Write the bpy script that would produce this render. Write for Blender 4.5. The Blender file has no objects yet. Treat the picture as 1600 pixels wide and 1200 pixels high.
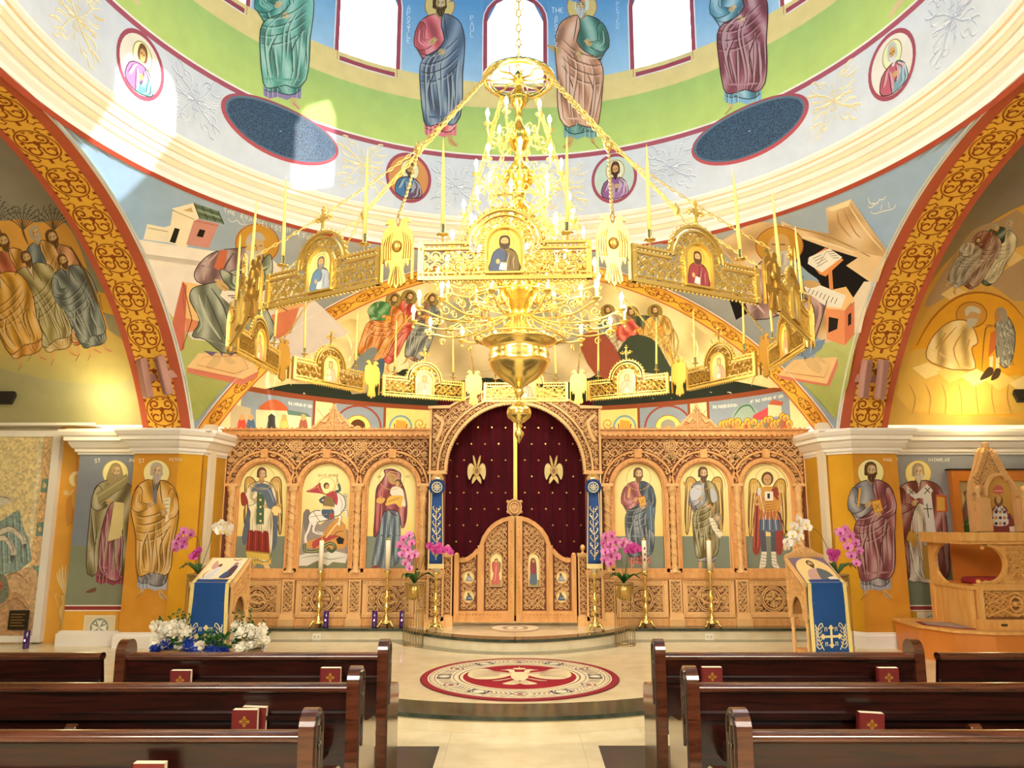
import bpy, bmesh, math, random
import numpy as np
from mathutils import Vector, Matrix
from mathutils.geometry import delaunay_2d_cdt
random.seed(7)
R_ = math.radians
scene = bpy.context.scene
COL = scene.collection
# ------------------------------------------------------------------ camera
EYE = 1.75            # eye height above the nave floor (m)
PITCH = R_(10.0)
FPX = 1170.0
CX, CY = 805.0, 600.0
cam_d = bpy.data.cameras.new('camera'); cam = bpy.data.objects.new('camera', cam_d); COL.objects.link(cam)
cam.location = (0, 0, EYE); cam.rotation_euler = (R_(90)+PITCH, 0, 0)
cam_d.sensor_width = 36; cam_d.lens = FPX/1600*36; cam_d.shift_x = -(CX-800)/1600
cam_d.clip_start = .05; cam_d.clip_end = 200
scene.camera = cam
# ------------------------------------------------------------------ world, view
scene.view_settings.view_transform = 'Standard'; scene.view_settings.look = 'None'
scene.view_settings.gamma = 1; scene.view_settings.use_curve_mapping = False
scene.view_settings.exposure = 1.06
w = bpy.data.worlds.new('world'); scene.world = w; w.use_nodes = True
bg = w.node_tree.nodes['Background']; bg.inputs[0].default_value = (.84, .92, 1, 1); bg.inputs[1].default_value = 6.6
scene.cycles.max_bounces = 6; scene.cycles.diffuse_bounces = 4; scene.cycles.glossy_bounces = 3
scene.cycles.transparent_max_bounces = 8; scene.cycles.use_denoising = True
scene.cycles.caustics_reflective = False; scene.cycles.caustics_refractive = False
scene.cycles.sample_clamp_indirect = 6
# ------------------------------------------------------------------ sun and added fill lights
sun_d = bpy.data.lights.new('sun', 'SUN'); sun = bpy.data.objects.new('sun', sun_d); COL.objects.link(sun)
sun_d.energy = 3.6; sun_d.angle = R_(.6); sun_d.color = (1, .97, .9)
sun.rotation_euler = Vector((-.987, .16, -.335)).to_track_quat('-Z', 'Y').to_euler()
def area(name, loc, size, energy, col, tgt, sy=None):
    d = bpy.data.lights.new(name, 'AREA'); o = bpy.data.objects.new(name, d); COL.objects.link(o)
    d.size = size; d.energy = energy; d.color = col
    if sy: d.shape = 'RECTANGLE'; d.size_y = sy
    o.location = loc; o.rotation_euler = (Vector(tgt)-Vector(loc)).to_track_quat('-Z', 'Y').to_euler(); return o
def spot(name, loc, tgt, energy, col, ang=60, blend=.8, r=.05):
    d = bpy.data.lights.new(name, 'SPOT'); o = bpy.data.objects.new(name, d); COL.objects.link(o)
    d.energy = energy; d.color = col; d.spot_size = R_(ang); d.spot_blend = blend; d.shadow_soft_size = r
    o.location = loc; o.rotation_euler = (Vector(tgt)-Vector(loc)).to_track_quat('-Z', 'Y').to_euler(); return o
WARM = (1, .88, .68)
area('nave_fill_light', (-3.0, -1.0, 4.9), 2.4, 260, (1, .93, .80), (-1.5, 10, 1.5))  # soft fill pair added behind the viewer, no fixtures there
area('nave_fill_light', (3.0, -1.0, 4.9), 2.4, 260, (1, .93, .80), (1.5, 10, 1.5))
for x in (-2.6, 0, 2.6): spot('arch_fill_spot', (x, 8.9, EYE+2.9-.08*x*x), (x*1.1, 10.6, 1.5), 85, WARM, 100, 1, .15)  # unseen spots added to brighten the icon screen
# ------------------------------------------------------------------ photo geometry helpers
CP, SP = math.cos(PITCH), math.sin(PITCH)
def ray(px, py):
    a = (px-CX)/FPX; u = (CY-py)/FPX
    return Vector((a, CP-u*SP, SP+u*CP))
def project(p):
    Z = p[2]-EYE; c = p[1]*CP+Z*SP; u = Z*CP-p[1]*SP
    return (CX+FPX*p[0]/c, CY-FPX*u/c)
EY = Vector((0, 0, EYE))
def atY(px, py, Y): d = ray(px, py); return EY+d*(Y/d.y)
def atZ(px, py, z): d = ray(px, py); return EY+d*((z-EYE)/d.z)
def atX(px, py, X): d = ray(px, py); return EY+d*(X/d.x)
def lin(h, k=1.0):
    if isinstance(h, str):
        h = h.lstrip('#'); c = [int(h[i:i+2], 16)/255 for i in (0, 2, 4)]
    else: c = [v/255 for v in h]
    return tuple((v/12.92 if v <= .04045 else ((v+.055)/1.055)**2.4)*k for v in c)+(1,)
# ------------------------------------------------------------------ object helpers
def tag(o, label=None, cat=None, group=None, kind=None):
    if label: o['label'] = label
    if cat: o['category'] = cat
    if group: o['group'] = group
    if kind: o['kind'] = kind
    return o
def empty(name, loc=(0, 0, 0), rz=0, label=None, cat=None, group=None, kind=None):
    o = bpy.data.objects.new(name, None); COL.objects.link(o); o.location = loc; o.rotation_euler = (0, 0, rz)
    o.empty_display_size = .1
    return tag(o, label, cat, group, kind)
def copy_tree(o, parent=None):
    c = o.copy(); COL.objects.link(c); c.parent = parent
    for ch in list(o.children): copy_tree(ch, c)
    return c
class MB:
    """collects geometry with material slots, builds one mesh object"""
    def __init__(s): s.v = []; s.f = []; s.mi = []; s.sm = []
    def add(s, vs, fs, mi=0, smooth=False):
        b = len(s.v); s.v += [tuple(p) for p in vs]
        for f in fs: s.f.append([i+b for i in f]); s.mi.append(mi); s.sm.append(smooth)
        return s
    def box(s, c, d, rz=0, mi=0, taper=1.0, M=None):
        hx, hy, hz = d[0]/2, d[1]/2, d[2]/2; vs = []
        for z in (-hz, hz):
            t = taper if z > 0 else 1
            for x, y in ((-hx, -hy), (hx, -hy), (hx, hy), (-hx, hy)):
                p = Vector((x*t, y*t, z))
                if rz: p = Matrix.Rotation(rz, 3, 'Z') @ p
                if M: p = M @ p
                vs.append(p+Vector(c))
        return s.add(vs, [(3, 2, 1, 0), (4, 5, 6, 7), (0, 1, 5, 4), (1, 2, 6, 5), (2, 3, 7, 6), (3, 0, 4, 7)], mi)
    def bb(s, x0, x1, y0, y1, z0, z1, mi=0): return s.box(((x0+x1)/2, (y0+y1)/2, (z0+z1)/2), (abs(x1-x0), abs(y1-y0), abs(z1-z0)), mi=mi)
    def lathe(s, prof, c=(0, 0, 0), n=20, mi=0, a0=0, a1=360, smooth=True, sq=None):
        full = abs(a1-a0) >= 359.9; m = n if full else n+1; vs = []
        for r, z in prof:
            for i in range(m):
                a = R_(a0+(a1-a0)*i/n); vs.append((c[0]+r*math.cos(a), c[1]+r*math.sin(a), c[2]+z))
        fs = []
        for j in range(len(prof)-1):
            for i in range(n):
                k = (i+1) % m if full else i+1
                fs.append((j*m+i, j*m+k, (j+1)*m+k, (j+1)*m+i))
        return s.add(vs, fs, mi, smooth)
    def tube(s, pts, r, n=6, mi=0, smooth=True, cap=True):
        pts = [Vector(p) for p in pts]; m = len(pts)
        rs = r if isinstance(r, (list, tuple)) else [r]*m; vs = []; up = None
        for i, p in enumerate(pts):
            t = (pts[min(i+1, m-1)]-pts[max(i-1, 0)])
            if t.length < 1e-9: t = Vector((0, 0, 1))
            t.normalize()
            if up is None:
                up = Vector((0, 0, 1)) if abs(t.z) < .9 else Vector((1, 0, 0))
            a = t.cross(up)
            if a.length < 1e-6: a = t.orthogonal()
            a.normalize(); b = a.cross(t); up = b if False else b
            for k in range(n):
                q = 2*math.pi*k/n; vs.append(p+a*math.cos(q)*rs[i]+b*math.sin(q)*rs[i])
        fs = [(i*n+k, i*n+(k+1) % n, (i+1)*n+(k+1) % n, (i+1)*n+k) for i in range(m-1) for k in range(n)]
        if cap: fs += [tuple(range(n))[::-1], tuple((m-1)*n+k for k in range(n))]
        return s.add(vs, fs, mi, smooth)
    def prism(s, pts, fn, d, mi=0, back=True):
        """pts 2D outline -> fn(x,y) 3D point, extruded by vector d"""
        n = len(pts); d = Vector(d); a = [Vector(fn(*p)) for p in pts]; b = [p+d for p in a]
        tri = tess(pts)
        fs = [t for t in tri]+([(t[2]+n, t[1]+n, t[0]+n) for t in tri] if back else [])
        fs += [(i, (i+1) % n, (i+1) % n+n, i+n) for i in range(n)]
        return s.add(a+b, fs, mi)
    def ribbon(s, pts, w, d, mi=0, closed=False):
        """3-sided raised strand: pts 3D on plane, w half width, d extrude vector (raised direction)"""
        pts = [Vector(p) for p in pts]; m = len(pts); D = Vector(d); dn = D.normalized(); vs = []
        for i, p in enumerate(pts):
            if closed: t = pts[(i+1) % m]-pts[i-1]
            else: t = pts[min(i+1, m-1)]-pts[max(i-1, 0)]
            if t.length < 1e-9: t = Vector((1, 0, 0))
            a = t.normalized().cross(dn)*w
            vs += [p+a, p+a*.7+D, p-a*.7+D, p-a]
        fs = []
        for i in range(m if closed else m-1):
            j = (i+1) % m
            for k in range(3): fs.append((i*4+k, i*4+k+1, j*4+k+1, j*4+k))
        return s.add(vs, fs, mi)
    def ball(s, c, r, n=8, mi=0, sc=(1, 1, 1)):
        vs = []; m = max(4, n//2+1)
        for j in range(m+1):
            a = math.pi*j/m
            for i in range(n):
                b = 2*math.pi*i/n
                vs.append((c[0]+r*sc[0]*math.sin(a)*math.cos(b), c[1]+r*sc[1]*math.sin(a)*math.sin(b), c[2]-r*sc[2]*math.cos(a)))
        return s.add(vs, [(j*n+i, j*n+(i+1) % n, (j+1)*n+(i+1) % n, (j+1)*n+i) for j in range(m) for i in range(n)], mi, True)
    def build(s, name, mats, parent=None, bevel=0, loc=None, rz=0, par=None):
        me = bpy.data.meshes.new(name); me.from_pydata(s.v, [], s.f)
        mats = mats if isinstance(mats, (list, tuple)) else [mats]
        for m in mats: me.materials.append(m)
        me.polygons.foreach_set('material_index', s.mi); me.polygons.foreach_set('use_smooth', s.sm); me.update()
        o = bpy.data.objects.new(name, me); COL.objects.link(o)
        if parent: o.parent = parent
        if par: o.location = -wloc(par); o.parent = par
        if loc is not None: o.location = loc
        if rz: o.rotation_euler = (0, 0, rz)
        if bevel:
            b = o.modifiers.new('bevel', 'BEVEL'); b.width = bevel; b.segments = 2; b.limit_method = 'ANGLE'
        return o
def tess(pts):
    n = len(pts); vs, _, fs, ov, _, _ = delaunay_2d_cdt([Vector((p[0], p[1])) for p in pts], [(i, (i+1) % n) for i in range(n)], [], 0, 1e-9)
    mp = {i: (o[0] if o else 0) for i, o in enumerate(ov)}; out = []
    for f in fs:
        cx = sum(vs[i].x for i in f)/3; cy = sum(vs[i].y for i in f)/3; ins = False
        for i in range(n):
            x1, y1 = pts[i][0], pts[i][1]; x2, y2 = pts[(i+1) % n][0], pts[(i+1) % n][1]
            if (y1 > cy) != (y2 > cy) and cx < (x2-x1)*(cy-y1)/(y2-y1)+x1: ins = not ins
        if ins: out.append(tuple(mp[i] for i in f))
    return out
def wloc(o):
    v = Vector((0, 0, 0))
    while o: v += o.location; o = o.parent
    return v
# ------------------------------------------------------------------ materials
def mat(name, col, rough=.6, metal=0, emit=0, ecol=None, noise=0, nscale=8, bump=0, bscale=60, spec=.5, coat=0, col2=None, stretch=None, alpha=1, trans=0, det=3):
    m = bpy.data.materials.new(name); m.use_nodes = True; nt = m.node_tree; b = nt.nodes['Principled BSDF']
    c = lin(col) if isinstance(col, str) else tuple(col)+((1,) if len(col) == 3 else ())
    b.inputs['Base Color'].default_value = c; b.inputs['Roughness'].default_value = rough; b.inputs['Metallic'].default_value = metal
    b.inputs['Specular IOR Level'].default_value = spec; b.inputs['Coat Weight'].default_value = coat
    if trans: b.inputs['Transmission Weight'].default_value = trans
    if emit:
        b.inputs['Emission Color'].default_value = lin(ecol) if isinstance(ecol, str) else (tuple(ecol)+(1,) if ecol else c)
        b.inputs['Emission Strength'].default_value = emit
    tc = None
    if noise or col2 or bump:
        tc = nt.nodes.new('ShaderNodeTexCoord'); src = tc.outputs['Object']
        if stretch:
            mp = nt.nodes.new('ShaderNodeMapping'); mp.inputs['Scale'].default_value = stretch
            nt.links.new(src, mp.inputs[0]); src = mp.outputs[0]
    if noise or col2:
        n = nt.nodes.new('ShaderNodeTexNoise'); n.inputs['Scale'].default_value = nscale; n.inputs['Detail'].default_value = det
        nt.links.new(src, n.inputs['Vector'])
        r = nt.nodes.new('ShaderNodeValToRGB'); nt.links.new(n.outputs['Fac'], r.inputs[0])
        c2 = lin(col2) if isinstance(col2, str) else (col2 if col2 else tuple(v*(1-noise) for v in c[:3])+(1,))
        r.color_ramp.elements[0].position = .32; r.color_ramp.elements[1].position = .68
        r.color_ramp.elements[0].color = c2; r.color_ramp.elements[1].color = c
        nt.links.new(r.outputs[0], b.inputs['Base Color'])
    if bump:
        n2 = nt.nodes.new('ShaderNodeTexNoise'); n2.inputs['Scale'].default_value = bscale; nt.links.new(src, n2.inputs['Vector'])
        bp = nt.nodes.new('ShaderNodeBump'); bp.inputs['Strength'].default_value = bump; bp.inputs['Distance'].default_value = .01
        nt.links.new(n2.outputs['Fac'], bp.inputs['Height']); nt.links.new(bp.outputs[0], b.inputs['Normal'])
    return m
def paint_mat(name, rough, spec=.3, metal=0, mottle=.06):
    m = mat(name, (1, 1, 1), rough, metal, spec=spec); nt = m.node_tree; b = nt.nodes['Principled BSDF']
    a = nt.nodes.new('ShaderNodeAttribute'); a.attribute_name = 'Col'
    n = nt.nodes.new('ShaderNodeTexNoise'); n.inputs['Scale'].default_value = 5; n.inputs['Detail'].default_value = 4
    tc = nt.nodes.new('ShaderNodeTexCoord'); nt.links.new(tc.outputs['Object'], n.inputs['Vector'])
    mr = nt.nodes.new('ShaderNodeMapRange'); mr.inputs[1].default_value = .3; mr.inputs[2].default_value = .7
    mr.inputs[3].default_value = 1-mottle; mr.inputs[4].default_value = 1+mottle*.5; nt.links.new(n.outputs['Fac'], mr.inputs[0])
    mx = nt.nodes.new('ShaderNodeVectorMath'); mx.operation = 'SCALE'
    nt.links.new(a.outputs['Color'], mx.inputs[0]); nt.links.new(mr.outputs[0], mx.inputs['Scale'])
    nt.links.new(mx.outputs[0], b.inputs['Base Color']); return m
FRESCO = paint_mat('fresco_paint', .85, .2)
ICONP = paint_mat('icon_paint', .38, .4, mottle=.04)
CLOTHP = paint_mat('woven_colour', .9, .1)
PLASTER = mat('white_plaster', '#F6F1E8', .7, noise=.04, nscale=3)
CREAM = mat('cream_plaster', '#E8DCC0', .7, noise=.05, nscale=3)
ORANGE = mat('ochre_plaster', '#D9982E', .75, col2='#CE8B1F', nscale=4)
BLUEG = mat('blue_grey_plaster', '#8A97A8', .8, noise=.06, nscale=2)
OLIVE = mat('olive_plaster', '#A39A6A', .8, noise=.12, nscale=2)
# ------------------------------------------------------------------ surfaces (photo ray -> point on a real surface)
YC = 5.75; RD = 4.0; HS = 4.22          # dome axis, drum radius, crossing half size
SIDE_C = (-.85, 4.46); EAST_C = (-1.45, 5.0)   # arch circle centre height (rel. eye) and radius
SOFW = .65; EASTW = .6
def quad_root(a, b, c, far=True):
    d = b*b-4*a*c; d = math.sqrt(max(d, 0)); return (-b+d)/(2*a) if far else (-b-d)/(2*a)
def s_drum(px, py, off=0, R=RD):
    d = ray(px, py); s = quad_root(d.x**2+d.y**2, -2*d.y*YC, YC*YC-(R-off)**2); return EY+d*s
def s_side_soffit(px, py, off=0, R=None):
    d = ray(px, py); zc, r = SIDE_C; r = R or r
    s = quad_root(d.y**2+d.z**2, -2*d.y*YC-2*d.z*zc, YC*YC+zc*zc-(r-off)**2); return EY+d*s
def s_barrel(px, py, off=0): return s_side_soffit(px, py, off, BARREL_R)
BARREL_R = 4.68
def revolve_hit(px, py, yc, rf, off, s0=4, s1=18):
    d = ray(px, py)
    def f(s):
        p = d*s; return math.hypot(p.x, p.y-yc)-rf(p)+off
    # march outwards to the first crossing
    n = 28; a = s0; fa = f(a)
    for i in range(1, n+1):
        b = s0+(s1-s0)*i/n; fb = f(b)
        if fa < 0 <= fb:
            for _ in range(22):
                m = (a+b)/2
                if f(m) < 0: a = m
                else: b = m
            return EY+d*a
        a, fa = b, fb
    return EY+d*a
def xs_e(Z): return math.sqrt(max(EAST_C[1]**2-(Z-EAST_C[0])**2, 0))
def xs_s(Z): return math.sqrt(max(SIDE_C[1]**2-(Z-SIDE_C[0])**2, 0))
def pend_r(p):
    Z = min(max(p.z, 1.0), 3.6); e, s = xs_e(Z), xs_s(Z)
    rE, rS = math.hypot(e, HS), math.hypot(HS, s)
    a1 = math.atan2(e, HS); a2 = math.atan2(HS, s); a = math.atan2(abs(p.x), p.y-YC)
    t = min(max((a-a1)/max(a2-a1, 1e-4), 0), 1)
    if a2-a1 < .02: t = .5
    return rE+(rS-rE)*t
def s_pend(px, py, off=0): return revolve_hit(px, py, YC, pend_r, off)
AYC = 8.7
def apse_rz(Z): return 4.626 if Z < 1.85 else math.sqrt(max(21.4-18.2*((Z-1.85)/1.74)**2, .01))
def apse_r(p):
    return apse_rz(p.z)
def s_apse(px, py, off=0): return revolve_hit(px, py, AYC, apse_r, off, 9.6, 16)
def s_east_soffit(px, py, off=0):
    d = ray(px, py); zc, r = EAST_C
    s = quad_root(d.x**2+d.z**2, -2*d.z*zc, zc*zc-(r-off)**2); return EY+d*s
def planeY(Y): return lambda px, py, off=0: atY(px, py, Y-off)
def planeZ(z): return lambda px, py, off=0: atZ(px, py, z+off)
# ------------------------------------------------------------------ painting
def cat(pts, k=4, closed=True):
    n = len(pts); out = []
    rng = range(n) if closed else range(n-1)
    for i in rng:
        if closed: p0, p1, p2, p3 = pts[i-1], pts[i], pts[(i+1) % n], pts[(i+2) % n]
        else: p0, p1, p2, p3 = pts[max(i-1, 0)], pts[i], pts[i+1], pts[min(i+2, n-1)]
        for j in range(k):
            t = j/k; t2 = t*t; t3 = t2*t
            out.append(tuple(.5*((2*p1[c])+(-p0[c]+p2[c])*t+(2*p0[c]-5*p1[c]+4*p2[c]-p3[c])*t2+(-p0[c]+3*p1[c]-3*p2[c]+p3[c])*t3) for c in range(len(p1))))
    if not closed: out.append(tuple(pts[-1]))
    return out
GLYPH = {'A': [[(0, 1), (.5, 0), (1, 1)], [(.2, .6), (.8, .6)]], 'B': [[(0, 0), (0, 1), (.8, .9), (.8, .6), (0, .5), (.7, .3), (.6, 0), (0, 0)]],
 'C': [[(1, .1), (.4, 0), (0, .5), (.4, 1), (1, .9)]], 'D': [[(0, 0), (0, 1), (.8, .8), (.9, .3), (0, 0)]], 'E': [[(.9, .1), (.3, 0), (0, .5), (.3, 1), (.9, .9)], [(0, .5), (.7, .5)]],
 'F': [[(1, 0), (0, 0), (0, 1)], [(0, .5), (.7, .5)]], 'G': [[(1, .1), (.4, 0), (0, .5), (.4, 1), (1, .9), (1, .55), (.6, .55)]], 'H': [[(0, 0), (0, 1)], [(1, 0), (1, 1)], [(0, .5), (1, .5)]],
 'I': [[(.5, 0), (.5, 1)]], 'J': [[(.8, 0), (.8, .8), (.4, 1), (0, .8)]], 'K': [[(0, 0), (0, 1)], [(1, 0), (0, .5), (1, 1)]], 'L': [[(0, 0), (0, 1), (.9, 1)]],
 'M': [[(0, 1), (.1, 0), (.5, .6), (.9, 0), (1, 1)]], 'N': [[(0, 1), (0, 0), (1, 1), (1, 0)]], 'O': [[(.5, 0), (0, .5), (.5, 1), (1, .5), (.5, 0)]],
 'P': [[(0, 1), (0, 0), (.9, .1), (.9, .45), (0, .5)]], 'R': [[(0, 1), (0, 0), (.9, .1), (.9, .45), (0, .5), (1, 1)]], 'S': [[(1, .1), (.3, 0), (0, .25), (1, .7), (.7, 1), (0, .9)]],
 'T': [[(0, 0), (1, 0)], [(.5, 0), (.5, 1)]], 'U': [[(0, 0), (0, .8), (.5, 1), (1, .8), (1, 0)]], 'V': [[(0, 0), (.5, 1), (1, 0)]], 'W': [[(0, 0), (.25, 1), (.5, .4), (.75, 1), (1, 0)]],
 'X': [[(0, 0), (1, 1)], [(1, 0), (0, 1)]], 'Y': [[(0, 0), (.5, .5), (1, 0)], [(.5, .5), (.5, 1)]], 'Z': [[(0, 0), (1, 0), (0, 1), (1, 1)]], '.': [[(.4, .9), (.6, 1)]], ' ': []}
class Mural:
    def __init__(s, surf, off=.004, grid=0):
        s.G = []; s.surf = surf; s.off = off; s.P = []; s.S = []; s.grid = grid; s.T = None
    def tp(s, pts): return [s.T(*p) for p in pts] if s.T else [tuple(p) for p in pts]
    def at(s, ox, oy, sx=1, sy=None, rot=0, shear=0):
        """local frame: subsequent drawing in units of sx; rot in degrees clockwise in the picture"""
        sy = sx if sy is None else sy; c, n = math.cos(R_(rot)), math.sin(R_(rot))
        def T(x, y): x = x*abs(sx)*(1 if sx > 0 else -1)+shear*y*sy; y = y*sy; return (ox+x*c-y*n, oy+x*n+y*c)
        s.T = T; s.k = (abs(sx)+abs(sy))/2; return s
    def px(s): s.T = None; return s
    def poly(s, pts, col): s.P.append((s.tp(pts), col)); return s
    def blob(s, pts, col, k=3): s.P.append((s.tp(cat(pts, k)), col)); return s
    def ell(s, x, y, rx, ry, col, n=20, rot=0):
        c, q = math.cos(R_(rot)), math.sin(R_(rot))
        s.P.append((s.tp([(x+rx*math.cos(a)*c-ry*math.sin(a)*q, y+rx*math.cos(a)*q+ry*math.sin(a)*c) for a in [2*math.pi*i/n for i in range(n)]]), col)); return s
    def ring(s, x, y, rx, ry, w, col, n=28): return s.line([(x+rx*math.cos(2*math.pi*i/n), y+ry*math.sin(2*math.pi*i/n)) for i in range(n+1)], w, col, k=1, taper=0)
    def rect(s, x0, y0, x1, y1, col): return s.poly([(x0, y0), (x1, y0), (x1, y1), (x0, y1)], col)
    def line(s, pts, w, col, k=3, taper=1, closed=False):
        if closed: pts = cat(pts, k)+[pts[0]] if k > 1 else list(pts)+[pts[0]]
        elif k > 1 and len(pts) > 2: pts = cat(pts, k, False)
        if s.T: w = w*s.k
        s.S.append((s.tp(pts), w, col, taper, len(s.P))); return s
    def text(s, t, x, y, h, col, w=None, dx=0, dy=0, wr=.62):
        """letters advance by dx,dy (default along x)"""
        if not dx and not dy: dx = h*wr*1.35
        for ch in t:
            for st in GLYPH.get(ch, []):
                s.line([(x+p[0]*h*wr, y+p[1]*h) for p in st], w or h*.07, col, k=1, taper=0)
            x += dx; y += dy
        return s
    def extents(s, pts, y):
        xs = []; n = len(pts)
        for i in range(n):
            a, b = pts[i], pts[(i+1) % n]
            if (a[1] <= y) != (b[1] <= y): xs.append(a[0]+(y-a[1])/(b[1]-a[1])*(b[0]-a[0]))
        return (min(xs), max(xs)) if len(xs) > 1 else None
    def folds(s, pts, n, dark, light, w, seed=1, y0=.05, y1=.97, wob=.05, bend=0):
        """drapery lines following the outline from top to bottom"""
        rnd = random.Random(seed); ys = [p[1] for p in pts]; a, b = min(ys), max(ys)
        for i in range(n):
            t = (i+.5+rnd.uniform(-.2, .2))/n; f0 = y0+rnd.uniform(0, .35); f1 = min(y1, f0+rnd.uniform(.3, .8)); ph = rnd.uniform(0, 6)
            for col, dt, ww in ((dark, 0, w), (light, .28/n, w*1.5), (light, .5/n, w*.7)):
                if col is None: continue
                L = []
                for j in range(7):
                    f = f0+(f1-f0)*j/6; e = s.extents(pts, a+(b-a)*f)
                    if not e: continue
                    tt = min(max(t+dt+wob*math.sin(ph+f*5)+bend*(f-.5), .03), .97)
                    L.append((e[0]+(e[1]-e[0])*tt, a+(b-a)*f))
                if len(L) > 2: s.line(L, ww, col, k=2)
        return s
    def build(s, name, parent=None, m=None, par=None):
        verts = []; faces = []; cols = []
        for pts, c in s.P:
            b = len(verts); verts += [Vector((p[0], p[1])) for p in pts]; faces.append(list(range(b, b+len(pts)))); cols.append(c)
        if s.grid and s.P:
            bp = s.P[0][0]; g = s.grid
            x0, x1 = min(p[0] for p in bp), max(p[0] for p in bp); y0, y1 = min(p[1] for p in bp), max(p[1] for p in bp)
            y = y0+g/2; r = 0
            while y < y1:
                x = x0+g/2*(1+r % 2)
                while x < x1: verts.append(Vector((x+.013*y, y))); x += g
                y += g; r += 1
        for x0, y0, x1, y1, g, T in s.G:
            r = 0; y = y0+g/2
            while y < y1:
                x = x0+g/2*(1+r % 2)
                while x < x1: q = T(x, y); verts.append(Vector((q[0]+.0007*y*s.gk, q[1]))); x += g
                y += g; r += 1
        V = []; F = []; C = []
        if faces:
            edges = [(f[i], f[(i+1) % len(f)]) for f in faces for i in range(len(f))]
            ov, _, of, _, _, _ = delaunay_2d_cdt(verts, edges, [], 0, 1e-5)
            for p in ov: V.append(s.surf(p.x, p.y, s.off))
            A = np.array([(p.x, p.y) for p in ov]); T = np.array([tuple(f) for f in of]); cen = A[T].mean(axis=1)
            top = np.full(len(T), -1)
            for k, (pts, c) in enumerate(s.P):
                q = np.array(pts); m0, m1 = q.min(0), q.max(0)
                idx = np.nonzero((cen[:, 0] >= m0[0]) & (cen[:, 0] <= m1[0]) & (cen[:, 1] >= m0[1]) & (cen[:, 1] <= m1[1]))[0]
                if not len(idx): continue
                x, y = cen[idx, 0][:, None], cen[idx, 1][:, None]; xa, ya = q[:, 0][None], q[:, 1][None]; xb, yb = np.roll(q[:, 0], -1)[None], np.roll(q[:, 1], -1)[None]
                # winding number, so outlines that cross themselves still fill
                up = (ya <= y) & (yb > y); dn = (ya > y) & (yb <= y); cr = (xb-xa)*(y-ya)-(x-xa)*(yb-ya)
                wn = (up & (cr > 0)).sum(1)-(dn & (cr < 0)).sum(1)
                top[idx[wn != 0]] = k
            for f, k in zip(of, top):
                if k < 0: continue
                c = cols[k]; F.append(list(f))
                for vi in f:
                    if callable(c): q = c(ov[vi].x, ov[vi].y); C.append(q if not isinstance(q, str) else LIN(q))
                    else: C.append(LIN(c))
        PA = [np.array(p) for p, _ in s.P]; PB = [(q.min(0), q.max(0)) for q in PA]
        for k, (pts, w, col, tp, idx) in enumerate(s.S):
            n = len(pts)
            if n < 2: continue
            M = (np.array(pts)[:-1]+np.array(pts)[1:])/2; hid = np.zeros(n-1, bool)
            m0, m1 = M.min(0), M.max(0)
            for j in range(idx, len(PA)):
                if PB[j][0][0] > m1[0] or PB[j][1][0] < m0[0] or PB[j][0][1] > m1[1] or PB[j][1][1] < m0[1]: continue
                q = PA[j]; x, y = M[:, 0][:, None], M[:, 1][:, None]; xa, ya = q[:, 0][None], q[:, 1][None]; xb, yb = np.roll(q[:, 0], -1)[None], np.roll(q[:, 1], -1)[None]
                cr = (xb-xa)*(y-ya)-(x-xa)*(yb-ya); hid |= (((ya <= y) & (yb > y) & (cr > 0)).sum(1)-((ya > y) & (yb <= y) & (cr < 0)).sum(1)) != 0
            off = s.off+.0012+.00016*(k % 14); b = len(V); lc = LIN(col)
            for i, p in enumerate(pts):
                a = pts[max(i-1, 0)]; c = pts[min(i+1, n-1)]; tx, ty = c[0]-a[0], c[1]-a[1]; L = math.hypot(tx, ty) or 1
                f = w/2*(1 if not tp else max(.15, math.sin(math.pi*min(max((i+.35)/(n-.3), 0), 1))**.6))
                nx, ny = -ty/L*f, tx/L*f
                V.append(s.surf(p[0]+nx, p[1]+ny, off)); V.append(s.surf(p[0]-nx, p[1]-ny, off))
            for i in range(n-1):
                if hid[i]: continue
                F.append([b+2*i, b+2*i+1, b+2*i+3, b+2*i+2]); C += [lc]*4
        me = bpy.data.meshes.new(name); me.from_pydata(V, [], F)
        ca = me.color_attributes.new('Col', 'FLOAT_COLOR', 'CORNER')
        flat = [x for c in C for x in c]; ca.data.foreach_set('color', flat)
        me.materials.append(m or FRESCO); me.update()
        o = bpy.data.objects.new(name, me); COL.objects.link(o)
        if parent: o.parent = parent
        if par: o.location = -wloc(par); o.parent = par
        return o
_lc = {}
PK = .80
Mural.gk = 1
def LIN(c):
    if c not in _lc: _lc[c] = tuple(min(.93, (v**.84)*.98) for v in lin(c)[:3])+(1,)
    return _lc[c]
def mixh(a, b, t):
    A = [int(a.lstrip('#')[i:i+2], 16) for i in (0, 2, 4)]; B = [int(b.lstrip('#')[i:i+2], 16) for i in (0, 2, 4)]
    return '#%02x%02x%02x' % tuple(int(min(255, max(0, x+(y-x)*t))) for x, y in zip(A, B))
IDT = lambda x, y: (x, y)
def pshade(base, kx, ky, ph=0, wob=.06, lo=.38, hi=.42):
    D_, L_ = dk(base, lo), lt(base, hi); tab = [mixh(D_, base, i/8) for i in range(8)]+[mixh(base, L_, i/8) for i in range(9)]
    def f(x, y):
        v = .5+.4*math.sin(kx*x+ky*y+ph+1.3*math.sin(wob*(y-x*.4)+ph))+.14*math.sin(kx*1.9*x-ky*y+ph*2)
        return tab[int(max(0, min(16, v*16+.5)))]
    return f
def dk(a, t=.45): return mixh(a, '#1c1008', t)
def lt(a, t=.45): return mixh(a, '#fffdf0', t)
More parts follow.
